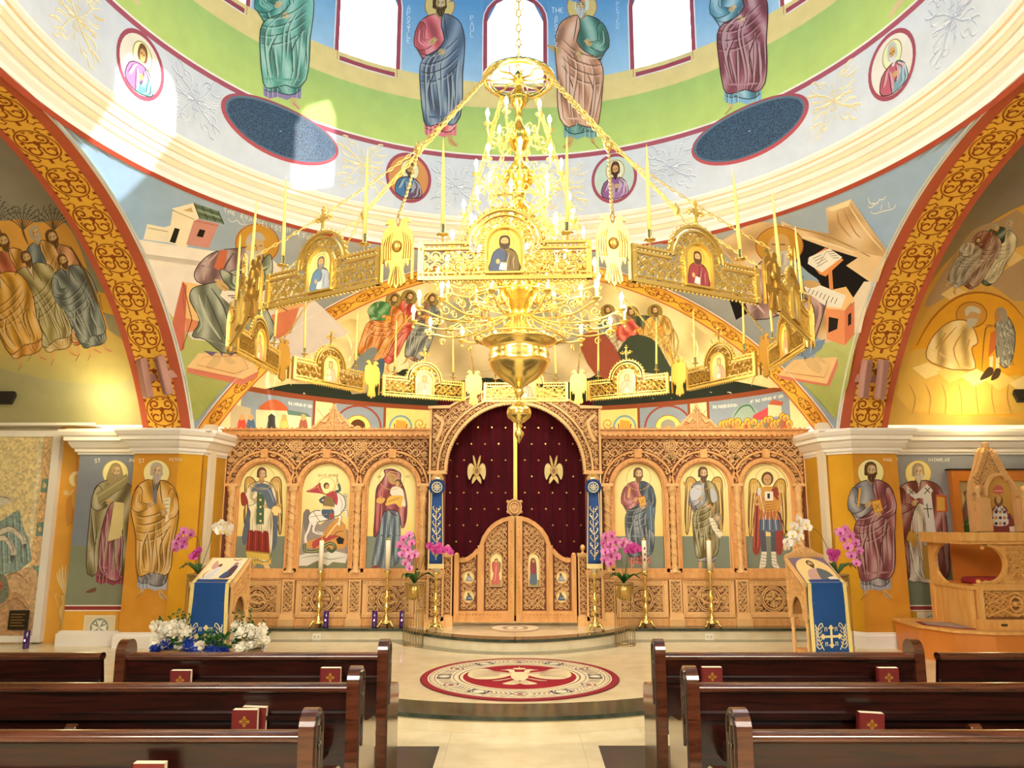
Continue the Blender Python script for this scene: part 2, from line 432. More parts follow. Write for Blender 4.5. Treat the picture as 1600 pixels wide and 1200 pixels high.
# ================================================================== SHELL
def st(o, kind='structure'): o['kind'] = kind; return o
NF = 0.0; SOL = .135; BEMA = .28         # nave floor, solea, bema level
def loft(rows, name, m, parent=None, smooth=True):
    b = MB(); n = len(rows[0]); vs = [p for r in rows for p in r]
    b.add(vs, [(i*n+j, i*n+j+1, (i+1)*n+j+1, (i+1)*n+j) for i in range(len(rows)-1) for j in range(n-1)], 0, smooth)
    return b.build(name, m, parent)
def arc_side(X, R, a0=-65, a1=65, n=40, zc=None):
    zc = SIDE_C[0] if zc is None else zc
    return [(X, YC+R*math.sin(R_(a0+(a1-a0)*i/n)), EYE+zc+R*math.cos(R_(a0+(a1-a0)*i/n))) for i in range(n+1)]
CAPZ = EYE+1.15
aS = math.degrees(math.acos((1.12-SIDE_C[0])/SIDE_C[1])); aE = math.degrees(math.acos((1.12-EAST_C[0])/EAST_C[1]))
aB = math.degrees(math.acos((1.2-SIDE_C[0])/BARREL_R))
MARB = mat('cream_marble', '#EFE3C4', .16, col2='#E2D3AE', nscale=5, spec=.5)
GREENM = mat('green_marble', '#2C382E', .15, col2='#474D43', nscale=9, spec=.5)
DARKT = mat('charcoal_marble_tile', '#4A4A42', .25, col2='#31322D', nscale=7)
GROUT = mat('grout', '#C9BC98', .8)
# floor with tiles
fl = MB(); fl.bb(-9, 9, -7, 14, -.1, -.004)
floor = st(fl.build('floor', GROUT))
t = MB(); TS = .52
for i in range(-16, 16):
    for j in range(-6, 20):
        x0 = i*TS; y0 = j*TS+.02
        if y0 > 7.2 or y0 < 1.5: continue
        mi = 0
        ax = x0+TS/2
        if (y0+TS/2) < 6.05 and abs(abs(ax)-.52-.26*0) < .3 and False: mi = 1
        t.bb(x0+.002, x0+TS-.002, y0+.002, y0+TS-.002, -.004, 0, mi)
st(t.build('floor_tile', [MARB, DARKT], floor))
# dark tiles of the aisle border (seen between the pews)
dtb = MB()
for sx, xs in ((-1, (598, 688)), (1, (934, 1060))):
    pass
def tile_px(quad, m, name='floor_inlay'):
    pts = [atZ(x, y, .0015) for x, y in quad]; b = MB(); b.add(pts, [(0, 1, 2, 3)]); return st(b.build(name, m, floor))
tile_px([(560, 1166), (687, 1166), (660, 1250), (520, 1250)], DARKT)
tile_px([(935, 1165), (1070, 1165), (1110, 1250), (962, 1250)], DARKT)
tile_px([(600, 1186), (613, 1186), (602, 1202), (580, 1202)], MARB, 'floor_inlay_light')
# solea platform with curved front bulge
def curve_front(side_y, bulge, hw, n=24, flat=9.0):
    """front edge polyline from left to right: flat wings and a bulging arc"""
    pts = [(-flat, side_y)]
    for i in range(n+1):
        a = math.pi*i/n; pts.append((-hw*math.cos(a), side_y-bulge*math.sin(a)**.9))
    pts.append((flat, side_y)); return pts
def platform(name, front, back, z0, z1, nose=.03, lip=.02, strip=.24):
    n = len(front); b = MB()
    top = [(x, y, z1) for x, y in front]; bt = [(x, back, z1) for x, y in front]
    b.add(top+bt, [(i, i+1, n+i+1, n+i) for i in range(n-1)], 0)
    ris = [(x, y+nose, z1-lip) for x, y in front]; bot = [(x, y+nose, z0) for x, y in front]
    b.add(ris+bot, [(i, n+i, n+i+1, i+1) for i in range(n-1)], 0)
    ob = st(b.build(name, MARB))
    g = MB(); inner = [(x, y+strip, z1+.002) for x, y in front]; lo = [(x, y, z1-lip-.012) for x, y in front]; un = [(x, y+nose+.001, z1-lip-.012) for x, y in front]
    t2 = [(x, y, z1+.002) for x, y in front]
    g.add(inner+t2+lo+un, [(k*n+i, k*n+i+1, (k+1)*n+i+1, (k+1)*n+i) for k in range(3) for i in range(n-1)], 0)
    st(g.build('step_nosing', GREENM, ob)); return ob
# solea front: shallow wide arc through (0,6.45) ; measured at the aisle edges (608,1095)->
arcf = []
for i in range(101):
    x = -9+18*i/100; arcf.append((x, 6.48+.17*min(abs(x), 2.2)**2))
plat = platform('floor_solea', arcf, 13.5, 0, SOL, strip=.44)
# bema: straight wings at Y=10.34 and a bulge to Y=9.35
fr = [(-9, 10.34)]
for i in range(29):
    x = -1.5+3.0*i/28; a = abs(x)/1.5
    y = 9.42+.55*(a**2.2) if a < .9 else None
    fr.append((x, 10.34-.92*math.cos(min(a, 1)*math.pi/2)**.75))
fr.append((9, 10.34))
platform('floor_bema', fr, 13.5, SOL, BEMA)
# dark inlay strip at the foot of the bema step
g = MB(); n = len(fr); g.add([(x, y+.03, SOL+.0015) for x, y in fr]+[(x*1.06, y-.12-(.05 if abs(x) < 2 else 0), SOL+.0015) for x, y in fr], [(i, i+1, n+i+1, n+i) for i in range(n-1)])
st(g.build('floor_inlay_strip', mat('grey_marble_strip', '#8B8672', .15, col2='#77735F', nscale=10), plat))
# drum / dome
SKYB = mat('dome_blue_paint', '#5E9BD0', .8, noise=.05, nscale=2)
SKYL = mat('dome_light_blue', '#8FB9DD', .8)
# drum wall with window openings every 30 degrees
def pol(r, a, z, yc=YC): return (r*math.sin(a), yc+r*math.cos(a), z)
WZ0, WZ1 = EYE+5.99, EYE+7.42; WH = R_(5.75); WR = .40
drum = MB(); zt = EYE+8.3
nseg = 12
for k in range(12):
    c = R_(30*k)
    # solid part between windows
    m = 6; a0 = c+WH; a1 = c+R_(30)-WH
    for i in range(m):
        u, v = a0+(a1-a0)*i/m, a0+(a1-a0)*(i+1)/m
        drum.add([pol(RD, u, EYE+4.0), pol(RD, v, EYE+4.0), pol(RD, v, zt), pol(RD, u, zt)], [(0, 1, 2, 3)], 0, True)
    m = 6
    for i in range(m):
        u, v = c-WH+2*WH*i/m, c-WH+2*WH*(i+1)/m
        drum.add([pol(RD, u, EYE+4.0), pol(RD, v, EYE+4.0), pol(RD, v, WZ0), pol(RD, u, WZ0)], [(0, 1, 2, 3)], 0, True)
        def top(q): f = (q-c)/WH; return WZ1-WR+WR*math.sqrt(max(1-f*f, 0))
        drum.add([pol(RD, u, top(u)), pol(RD, v, top(v)), pol(RD, v, zt), pol(RD, u, zt)], [(0, 1, 2, 3)], 0, True)
        drum.add([pol(RD, u, top(u)), pol(RD, v, top(v)), pol(RD+.35, v, top(v)), pol(RD+.35, u, top(u))], [(0, 1, 2, 3)], 1)
    drum.add([pol(RD, c-WH, WZ0), pol(RD, c+WH, WZ0), pol(RD+.35, c+WH, WZ0+.12), pol(RD+.35, c-WH, WZ0+.12)], [(0, 1, 2, 3)], 1)
    for q in (c-WH, c+WH):
        drum.add([pol(RD, q, WZ0), pol(RD+.35, q, WZ0), pol(RD+.35, q, WZ1-WR), pol(RD, q, WZ1-WR)], [(0, 1, 2, 3)], 1)
drum = st(drum.build('wall_drum', [SKYB, PLASTER]))
# glazing: thin panes that let the daylight and sun in
def glass_mat():
    m = bpy.data.materials.new('window_glass'); m.use_nodes = True; nt = m.node_tree; nt.nodes.clear()
    o = nt.nodes.new('ShaderNodeOutputMaterial'); mx = nt.nodes.new('ShaderNodeMixShader'); t = nt.nodes.new('ShaderNodeBsdfTransparent'); g = nt.nodes.new('ShaderNodeBsdfGlossy')
    t.inputs[0].default_value = (.95, .97, 1, 1); g.inputs['Roughness'].default_value = .05; mx.inputs[0].default_value = .06
    nt.links.new(t.outputs[0], mx.inputs[1]); nt.links.new(g.outputs[0], mx.inputs[2]); nt.links.new(mx.outputs[0], o.inputs[0]); return m
GLASS = glass_mat(); WFRAME = mat('white_window_frame', '#E6E8EE', .5)
for k in range(12):
    c = R_(30*k); f = MB(); r = RD+.33
    for q in (-1, 1): f.tube([pol(r, c+q*(WH-.004), WZ0+.1), pol(r, c+q*(WH-.004), WZ1-WR)], .02, 4)
    f.tube([pol(r, c+WH*math.sin(R_(a)), WZ1-WR+WR*math.cos(R_(a))) for a in range(-90, 91, 15)], .02, 4)
    f.tube([pol(r, c-WH, WZ0+.11), pol(r, c+WH, WZ0+.11)], .02, 4)
    wo = st(f.build('window_%d' % (k+1), WFRAME))
    p = MB(); pts = [pol(r, c-WH, WZ0+.1), pol(r, c+WH, WZ0+.1)]+[pol(r, c+WH*math.cos(R_(a)), WZ1-WR+WR*math.sin(R_(a))) for a in range(0, 181, 15)]
    p.add(pts, [tuple(range(len(pts)))]); p.build('pane', GLASS, wo)
# dome cap
cap = MB(); cap.lathe([(RD, 8.3-.05), (RD*.97, 9.1), (RD*.85, 10.0), (RD*.62, 10.8), (RD*.33, 11.25), (.01, 11.4)], (0, YC, EYE-.0), 48)
st(cap.build('ceiling_dome', SKYL))
# cornice ring (white moulded) between pendentives and drum
TAN = mat('cornice_pale_tan', '#F2DDB8', .6)
PURP = mat('purple_line_paint', '#8E5A78', .8)
REDL = mat('brick_red_paint', '#A8452C', .8, noise=.08, nscale=3)
cr = MB()
prof = [(4.235, 3.585), (4.205, 3.60), (4.20, 3.66), (4.165, 3.70), (4.16, 3.735), (4.13, 3.745), (4.12, 3.80), (4.10, 3.805), (4.075, 3.86), (4.055, 3.865), (4.05, 3.91), (4.03, 3.92), (4.02, 3.955), (4.0, 3.965), (3.975, 4.0), (3.975, 4.03), (4.0, 4.04), (4.02, 4.06)]
zz = [(r, z) for r, z in prof]
# base fascia is a tall plain band, the upper half is a run of fillets
cr.lathe(zz, (0, YC, EYE), 160, smooth=False)
cro = st(cr.build('trim_1', PLASTER))
for (r0, z0, r1, z1) in ((4.13, 3.745, 4.12, 3.80), (4.055, 3.865, 4.05, 3.91), (4.02, 3.955, 4.0, 3.965)):
    b = MB(); b.lathe([(r0-.002, z0), (r1-.002, z1)], (0, YC, EYE), 160); st(b.build('cornice_fillet', TAN, cro))
b = MB(); b.lathe([(4.232, 3.56), (4.20, 3.60)], (0, YC, EYE), 160); st(b.build('cornice_red_edge', REDL, cro))
b = MB(); b.lathe([(3.998, 4.035), (3.998, 4.07)], (0, YC, EYE), 160); st(b.build('cornice_purple_line', PURP, cro))
# pendentives
for sx in (-1, 1):
    for sy in (1, -1):
        rows = []
        for i in range(31):
            Z = 1.1+(3.6-1.1)*i/30; e, s = xs_e(Z), xs_s(Z); rE, rS = math.hypot(e, HS), math.hypot(HS, s)
            a1, a2 = math.atan2(e, HS), math.atan2(HS, s); row = []
            for j in range(25):
                f = j/24; a = a1+(a2-a1)*f; r = rE+(rS-rE)*f
                row.append((sx*r*math.sin(a), YC+sy*r*math.cos(a), EYE+Z))
            rows.append(row)
        st(loft(rows, 'ceiling_pendentive', BLUEG))
# side arch ribs, barrel vaults
for sx in (-1, 1):
    X0, X1 = sx*HS, sx*(HS+SOFW)
    st(loft([arc_side(X0, SIDE_C[1], -aS, aS), arc_side(X1, SIDE_C[1], -aS, aS), arc_side(X1, BARREL_R, -aS, aS)], 'ceiling_arch_side', ORANGE))
    st(loft([arc_side(X1, BARREL_R, -aB-6, aB), arc_side(sx*9, BARREL_R, -aB-6, aB)], 'ceiling_vault_side', OLIVE))
    w_ = MB(); w_.bb(sx*9, sx*9.1, -7, 14, 0, 7); st(w_.build('wall_left' if sx < 0 else 'wall_right', CREAM))
# east and west arch ribs
def arc_e(Y, R, n=48, aa=None):
    aa = aa or aE; return [(R*math.sin(R_(-aa+2*aa*i/n)), Y, EYE+EAST_C[0]+R*math.cos(R_(-aa+2*aa*i/n))) for i in range(n+1)]
st(loft([arc_e(YC+HS, EAST_C[1]), arc_e(YC+HS+EASTW, EAST_C[1])], 'ceiling_arch_east', ORANGE))
st(loft([arc_e(YC-HS, EAST_C[1]), arc_e(YC-HS-EASTW, EAST_C[1])], 'ceiling_arch_west', ORANGE))
# nave behind the viewer
nb = MB(); nb.bb(-9, 9, -7.1, -7, 0, 5.4); st(nb.build('wall_west', CREAM))
nb = MB(); nb.bb(-9, 9, -7, .95, 5.3, 5.4); st(nb.build('ceiling', CREAM))
# apse behind the screen
rows = []
for Z, ylim in [(-1.6, 10.86), (1.0, 10.86), (1.24, 10.86), (1.25, 10.58), (1.85, 10.58)]+[(1.85+1.70*i/30, 10.58) for i in range(1, 31)]:
    r = apse_rz(Z); q = (ylim-AYC)/r; amax = math.acos(max(-1, min(1, q))); row = []
    for j in range(49):
        a = -amax+2*amax*j/48; row.append((r*math.sin(a), AYC+r*math.cos(a), EYE+Z))
    rows.append(row)
st(loft(rows, 'wall_apse', CREAM))
b = MB(); b.bb(4.1, 9, 10.02, 10.2, 0, EYE+1.24); st(b.build('wall_east_right', CREAM))
b = MB(); o_ = [(-9, EYE+1.0), (-9, 8.2), (9, 8.2), (9, EYE+1.0)]+[(5.02*math.sin(R_(a)), EYE+EAST_C[0]+5.02*math.cos(R_(a))) for a in range(58, -59, -4)]
b.prism(o_, lambda x, z: (x, YC+HS+EASTW+.01, z), (0, .05, 0)); st(b.build('wall_sun_block_east', CREAM))  # unseen sheet with an arched cut, added to stop stray sun
# side returns between the piers and the apse
for sx in (-1, 1):
    b = MB(); b.bb(sx*4.35, sx*4.19, 10.72, 11.2, 0, EYE+1.3); st(b.build('wall_return_left' if sx < 0 else 'wall_return_right', CREAM))
# ================================================================== PIERS, CAPITALS, EAST WALL
def sweep(path, prof, name, m, z=0, parent=None, side=1, caps=True):
    """sweep a profile [(out, z)] along plan polyline; out is measured to the left-hand/right-hand side"""
    n = len(path); offs = []
    P = [Vector((p[0], p[1])) for p in path]
    for i in range(n):
        d0 = (P[i]-P[i-1]).normalized() if i > 0 else (P[1]-P[0]).normalized()
        d1 = (P[i+1]-P[i]).normalized() if i < n-1 else d0
        n0 = Vector((d0.y, -d0.x))*side; n1 = Vector((d1.y, -d1.x))*side
        b = n0+n1; L = b.length
        b = b/L if L > 1e-6 else n0; k = 1/max(.4, b.dot(n0)); offs.append(b*k)
    rows = [[(P[i].x+offs[i].x*o, P[i].y+offs[i].y*o, z+h) for i in range(n)] for o, h in prof]
    b = MB(); k = len(prof)
    b.add([p for r in rows for p in r], [(i*n+j, i*n+j+1, (i+1)*n+j+1, (i+1)*n+j) for i in range(k-1) for j in range(n-1)])
    if caps:
        b.add([r[0] for r in rows], [tuple(range(k))]); b.add([r[-1] for r in rows], [tuple(range(k))[::-1]])
    return st(b.build(name, m, parent))
CAPP = [(0, .80), (.02, .80), (.02, .83), (.045, .835), (.05, .87), (.075, .89), (.105, .935), (.11, .96), (.15, .975), (.15, 1.02), (.175, 1.04), (.20, 1.085), (.20, 1.115), (.0, 1.118)]
BASEP = [(0, -1.615), (.05, -1.615), (.05, -1.47), (.03, -1.455), (.03, -1.44), (0, -1.43)]
OCHD = mat('deep_ochre_paint', '#C98A16', .75, col2='#B97A0E', nscale=5)
planL = [(-5.76, 10.12), (-5.76, 9.92), (-4.95, 9.92), (-4.95, 9.75), (-4.38, 9.75), (-4.16, 9.98), (-4.13, 10.75)]
planR = [(4.13, 10.75), (4.16, 9.98), (4.38, 9.75), (4.96, 9.75), (4.96, 9.92), (9.0, 9.92)]
PIERS = {}
def pier(path, name):
    b = MB(); n = len(path)
    b.add([(x, y, SOL-.02) for x, y in path]+[(x, y, EYE+.82) for x, y in path], [(i, i+1, n+i+1, n+i) for i in range(n-1)])
    o = st(b.build(name, ORANGE)); PIERS[name] = o
    sweep(path, CAPP, 'capital_moulding', PLASTER, EYE, o); sweep(path, BASEP, 'base_moulding', PLASTER, EYE, o)
    return o
PL = pier(planL, 'wall_pier_left'); PR = pier(planR, 'wall_pier_right')
# pier caps (solid shelf on top) so that no gap shows under the arches
b = MB(); b.bb(-5.9, -4.0, 9.78, 11, EYE+1.10, EYE+1.13); st(b.build('trim_2', PLASTER))
b = MB(); b.bb(9, 4.0, 9.78, 11, EYE+1.10, EYE+1.13); st(b.build('trim_3', PLASTER))
# north wall of the transept behind the mosaic
b = MB(); b.bb(-9, -4.1, 10.12, 10.3, 0, EYE+1.225)
EWL = st(b.build('wall_east_left', CREAM))
b = MB(); b.bb(-9, -5.6, 9.9, 10.15, EYE+1.19, EYE+1.225); st(b.build('trim_4', PLASTER))
# ------------------------------------------------------------------ scroll ornament on the arch ribs
BR = '#8C3D10'
def spiral(cx, cy, r0, a0, turns, r1, n=13):
    return [(cx+(r0+(r1-r0)*i/n)*math.cos(a0+turns*2*math.pi*i/n), cy+(r0+(r1-r0)*i/n)*math.sin(a0+turns*2*math.pi*i/n)) for i in range(n+1)]
def scroll(m, cx, cy, rx, ry, w=.018, col=BR, lite=False):
    def L(pts, k=1.0, tp=0): m.line([(cx+x*rx, cy+y*ry) for x, y in pts], w*k, col, k=1, taper=tp)
    L([(math.cos(2*math.pi*i/24), math.sin(2*math.pi*i/24)) for i in range(25)], .8)
    for s in (-1, 1):
        # lower large volute
        L([(0, -.05+0)]+[(s*x, y) for x, y in spiral(.43, -.45, .36, 2.2, -1.25, .10)], 1.25)
        # stem crossing to upper volute
        L([(s*-.12, -.12), (0, .1), (s*.12, .25), (s*.1, .45)], 1.1)
        L([(s*x, y) for x, y in spiral(.42, .42, .34, 3.0, -.9, .16, 10)], 1.2)
        L([(s*.52, .30), (s*.72, .34), (s*.78, .2), (s*.66, .14)], 1.1)
        L([(s*.12, -.88), (s*.2, -.8), (s*.3, -.86)], 1)
        if not lite:
            for dx, dy in ((.72, -.08), (1.02, .72), (1.02, -.72)):
                m.line([(cx+s*rx*dx-.018, cy+ry*dy), (cx+s*rx*dx+.018, cy+ry*dy)], w*2.2, col, k=1, taper=0)
            L([(s*.62, .86), (s*.5, 1.08), (s*.66, 1.2), (s*.9, 1.06), (s*1.1, 1.1)], .9)
            L([(s*.62, -.86), (s*.5, -1.08), (s*.66, -1.2), (s*.9, -1.06), (s*1.1, -1.1)], .9)
    L([(0, -.28), (0, -.02)], 2.2, 1); L([(-.16, -.2), (0, -.1), (.16, -.2)], 1.2, 1)
    L([(0, 1.02), (0, 1.3)], 2.6, 1)
RED = '#BA5236'
for sx in (-1, 1):
    def ssurf(u, v, off, sx=sx):
        a = v/SIDE_C[1]; r = SIDE_C[1]-off; return Vector((sx*(HS+u), YC+r*math.sin(a), EYE+SIDE_C[0]+r*math.cos(a)))
    m = Mural(ssurf, .004)
    v0, v1 = -R_(aS)*SIDE_C[1], R_(aS)*SIDE_C[1]; N = 90
    def strip(m, u0, u1, c, N=N, v0=v0, v1=v1):
        m.poly([(u0, v0+(v1-v0)*i/N) for i in range(N+1)]+[(u1, v1+(v0-v1)*i/N) for i in range(N+1)], c)
    strip(m, -.03, .022, '#FFF6EE'); strip(m, .022, .15, RED); strip(m, .15, .158, '#E8A050'); strip(m, .158, .565, '#FFB93C'); strip(m, .565, SOFW, RED)
    k0 = -9
    for k in range(k0, 1):
        a = R_(60.53+6.93*k)
        scroll(m, .36, a*SIDE_C[1], .195, .205, lite=False)
        if k > -9+6 and k < 0: pass
    for k in range(1, 9):
        a = R_(60.53-6.93*(9+k)); scroll(m, .36, a*SIDE_C[1], .195, .205, lite=True) if k < 4 else None
    st(m.build('painted_band'))
# the last one at the springing
def esurf(u, v, off):
    a = v/EAST_C[1]; r = EAST_C[1]-off; return Vector((r*math.sin(a), YC+HS+u, EYE+EAST_C[0]+r*math.cos(a)))
m = Mural(esurf, .004); v0, v1 = -R_(aE)*EAST_C[1], R_(aE)*EAST_C[1]
strip(m, -.03, .02, '#FFF6EE', 90, v0, v1); strip(m, .02, .06, RED, 90, v0, v1); strip(m, .06, .55, '#FFB93C', 90, v0, v1); strip(m, .55, EASTW, RED, 90, v0, v1)
for k in range(-11, 12): scroll(m, .30, k*.53, .19, .22, lite=True)
st(m.build('painted_band'))
# front face borders of the arches on the pendentives (brick red and white lines)
def border_px(curve, name):
    pass
# ================================================================== FIGURE PAINTER
SK = '#C99A5B'
def saint(m, cx, top, H, robe, cloak=None, rot=0, hair='#3A2618', beard=None, halo='#F3DC7A', skin=SK, style='himation', pose='book',
          face=1, flip=1, wd=1.0, bare=True, seed=1, hem=None, trim=None, veil=None, long=0, rim='#B5652E', head=True, lines=6, lower=1.0):
    """standing robed figure, head top at (cx,top), feet at top+H"""
    m.at(cx, top, H*flip, H, rot)
    W = wd
    do, lo = dk(robe, .55), lt(robe, .4)
    hx = .0
    T_ = m.T; c_, n_ = math.cos(R_(rot)), math.sin(R_(rot))
    def inv(px, py):
        dx, dy = px-cx, py-top; return ((dx*c_+dy*n_)/(H*flip), (-dx*n_+dy*c_)/H)
    def shade(base, sd, amp=1.0):
        D_, L_ = dk(base, .38), lt(base, .42)
        tab = [mixh(D_, base, i/8) for i in range(8)]+[mixh(base, L_, i/8) for i in range(9)]
        def f(px, py):
            a, b_ = inv(px, py); v = .5+.42*math.sin(46*a+3.2*math.sin(7*b_+sd)+sd*1.7)*amp+.16*math.sin(19*b_+30*a+sd)
            return tab[int(max(0, min(16, v*16+.5)))]
        return f
    m.G.append((-.17, .12, .17, .95, .019 if H > 150 else .026, T_)); m.gk = 0
    if halo: m.ell(hx, .062, .098, .098, halo); m.ring(hx, .062, .098, .098, .005, rim)
    # feet
    if bare:
        for q, s in ((-.055, -1), (.06, 1)):
            m.blob([(q*W-.012, .87), (q*W+.014, .87), (q*W+.014+s*.01, .95), (q*W+s*.05+.01, .985), (q*W+s*.05-.012, 1.0), (q*W+s*.012-.016, .975)], skin)
            m.line([(q*W+s*.005, .955), (q*W+s*.05, 1.0)], .006, dk(skin))
    # under robe
    if hem:
        m.poly([(-.1*W, .8), (.11*W, .8), (.105*W, .93), (.06*W, .92), (.03*W, .94), (-.02*W, .92), (-.06*W, .935), (-.095*W, .915)], hem)
        for i in range(7): x = (-.08+.026*i)*W; m.line([(x, .86), (x-.003, .925)], .006, dk(hem, .4)); m.line([(x+.01, .86), (x+.008, .925)], .005, lt(hem))
    R = [(-.032, .118), (.032, .118), (.09*W, .14), (.13*W, .185), (.148*W, .27), (.15*W, .34), (.115*W, .42), (.122*W, .55), (.118*W, .72), (.10*W, .87+long), (.04*W, .905+long), (-.03*W, .885+long), (-.09*W, .875+long), (-.108*W, .7), (-.118*W, .5), (-.108*W, .42), (-.148*W, .34), (-.148*W, .27), (-.128*W, .185), (-.09*W, .14)]
    m.blob(R, shade(robe, seed), 2); m.line(R, .006, dk(robe, .75), k=2, taper=0, closed=True)
    m.folds(R[:], lines+2, do, lo, .005, seed, .2, .98)
    # neck, chest
    m.poly([(-.024, .09), (.024, .09), (.03, .125), (.0, .15), (-.03, .125)], dk(skin, .2))
    if cloak:
        dc, lc = dk(cloak, .55), lt(cloak, .4)
        if style == 'himation':
            C = [(.025, .118), (.09*W, .137), (.135*W, .185), (.158*W, .28), (.155*W, .4), (.145*W, .52), (.145*W, .66), (.13*W, .8), (.08*W, .86), (.02*W, .84), (-.06*W, .865), (-.10*W, .83), (-.122*W, .62), (-.125*W, .47), (-.09*W, .4), (-.02*W, .36), (.03*W, .29), (.01*W, .2)]
        elif style == 'mantle':
            C = [(.02, .118), (.09*W, .135), (.14*W, .185), (.16*W, .3), (.17*W, .5), (.175*W, .7), (.16*W, .86), (.09*W, .85), (.085*W, .6), (.06*W, .42), (.02*W, .3), (-.02*W, .3), (-.06*W, .42), (-.085*W, .6), (-.09*W, .85), (-.16*W, .86), (-.175*W, .7), (-.17*W, .5), (-.16*W, .3), (-.14*W, .185), (-.09*W, .135), (-.02, .118), (0, .2)]
        elif style == 'both':  # wraps the chest and both arms
            C = [(.03, .115), (.1*W, .14), (.145*W, .2), (.165*W, .33), (.16*W, .45), (.135*W, .6), (.13*W, .76), (.09*W, .82), (.0, .8), (-.08*W, .84), (-.11*W, .77), (-.122*W, .55), (-.15*W, .42), (-.165*W, .33), (-.145*W, .2), (-.1*W, .14), (-.03, .115), (0, .26)]
        m.blob(C, shade(cloak, seed+2.3), 2); m.line(C, .006, dk(cloak, .75), k=2, taper=0, closed=True)
        m.folds(C, lines+2, dc, lc, .0055, seed+5, .25, .97, bend=.12)
        if style != 'mantle':
            for i in range(4):
                y = .33+.06*i; m.line([(.12*W, y-.06), (.04*W, y+.02), (-.06*W, y+.06), (-.12*W, y+.05)], .007, dc); m.line([(.12*W, y-.045), (.04*W, y+.035), (-.06*W, y+.075), (-.12*W, y+.065)], .006, lc)
            m.line([(.11*W, .45), (.05*W, .6), (.06*W, .75)], .009, dc); m.line([(-.03*W, .5), (-.07*W, .62), (-.05*W, .78)], .009, dc); m.line([(-.045*W, .5), (-.085*W, .64), (-.07*W, .76)], .014, lc)
            m.line([(.03, .125), (.035*W, .2), (.05*W, .29)], .008, dc)
    # arms: viewer's left arm bent to chest
    ac = robe if style in ('himation',) or not cloak else cloak
    A = [(-.12*W, .165), (-.155*W, .24), (-.16*W, .33), (-.115*W, .36), (-.05*W, .33), (-.045*W, .295), (-.095*W, .285), (-.09*W, .2)]
    m.blob(A, shade(ac, seed+4), 2); m.line(A, .005, dk(ac, .7), k=2, taper=0, closed=True)
    m.line([(-.125*W, .22), (-.13*W, .3), (-.09*W, .33)], .008, lt(ac)); m.line([(-.105*W, .22), (-.11*W, .28), (-.07*W, .31)], .006, dk(ac))
    if pose in ('book', 'scroll', 'bookL'):
        A2 = [(.115*W, .17), (.155*W, .25), (.16*W, .35), (.11*W, .4), (.05*W, .385), (.05*W, .345), (.1*W, .33), (.09*W, .22)]
        a2 = cloak or robe
        m.blob(A2, shade(a2, seed+5), 2); m.line(A2, .005, dk(a2, .7), k=2, taper=0, closed=True); m.line([(.13*W, .24), (.135*W, .33), (.09*W, .37)], .008, lt(a2))
    def hand(x, y, s=1, up=True):
        m.blob([(x-.018*s, y+.02), (x-.02*s, y-.005), (x, y-.022), (x+.018*s, y-.01), (x+.012*s, y+.018)], skin)
        for i in range(4):
            m.line([(x+s*(-.002+.006*i), y), (x+s*(.012+.007*i), y-.03+.006*i)] if up else [(x, y+.004*i), (x+s*.03, y+.007*i-.008)], .0065, skin if i % 2 else lt(skin, .3))
        m.line([(x-.01*s, y+.012), (x+.006*s, y-.014)], .003, dk(skin))
    if pose == 'book':
        m.poly([(-.01, .27), (.065, .255), (.085, .355), (.01, .37)], '#B0522A'); m.poly([(0, .278), (.06, .267), (.076, .347), (.016, .36)], '#DDA640')
        m.line([(.018, .3), (.06, .33)], .006, '#8A4A1C'); m.line([(.055, .295), (.022, .34)], .006, '#8A4A1C'); hand(.045, .37, -1, False); hand(-.03, .3, 1)
    elif pose == 'scroll':
        m.poly([(.06, .25), (.115, .24), (.11, .33), (.10, .42), (.08, .42), (.085, .33)], '#F3E4B4')
        for i in range(4): m.line([(.07, .265+.03*i), (.102, .26+.03*i)], .005, '#55381C', k=1)
        hand(.075, .35, -1, False); hand(-.035, .3, 1)
    elif pose == 'roll':
        m.line([(-.02, .40), (.055, .34)], .018, '#DCE3E8', k=1, taper=0); hand(.01, .37, 1, False); hand(-.045, .3, 1)
    elif pose == 'bless': hand(-.04, .285, 1); hand(.05, .36, -1, False)
    elif pose == 'cross':
        m.line([(-.03, .33), (-.03, .2)], .008, '#F0D890', k=1, taper=0); m.line([(-.055, .235), (-.005, .235)], .008, '#F0D890', k=1, taper=0); hand(-.03, .31, 1)
    # head (a little larger than life, as painted)
    hs_ = 1.16; m.T = lambda x, y: T_(x*hs_, (y-.07)*hs_+.066)
    if veil:
        m.blob([(-.05, .06), (-.03, .01), (0, -.005), (.03, .01), (.05, .06), (.06, .125), (.03, .14), (-.03, .14), (-.06, .125)], veil)
    if head:
        fx = .006*face
        if not veil: m.blob([(-.04, .06), (-.036, .02), (-.015, 0), (.015, 0), (.036, .02), (.04, .06), (.034, .085), (-.034, .085)], hair)
        m.blob([(fx-.027, .05), (fx-.02, .026), (fx+.0, .018), (fx+.02, .026), (fx+.027, .05), (fx+.024, .08), (fx+.008, .104), (fx-.008, .104), (fx-.024, .08)], skin)
        m.blob([(fx-.012+.008*face, .03), (fx+.012+.008*face, .03), (fx+.012+.004*face, .07), (fx-.008, .07)], lt(skin, .35))
        if beard:
            m.blob([(fx-.027, .068), (fx-.012, .074), (fx, .077), (fx+.012, .074), (fx+.027, .068), (fx+.024, .1), (fx+.006, .128), (fx-.008, .128), (fx-.024, .1)], beard)
            for i in range(4): m.line([(fx-.015+.01*i, .095), (fx-.01+.007*i, .122)], .003, lt(beard, .4) if i % 2 else dk(beard, .5))
            m.line([(fx-.007, .0845), (fx+.007, .0845)], .004, '#8E4A34')
        else:
            m.line([(fx-.007, .088), (fx+.007, .088)], .004, '#8E4A34')
        e = '#20140C'
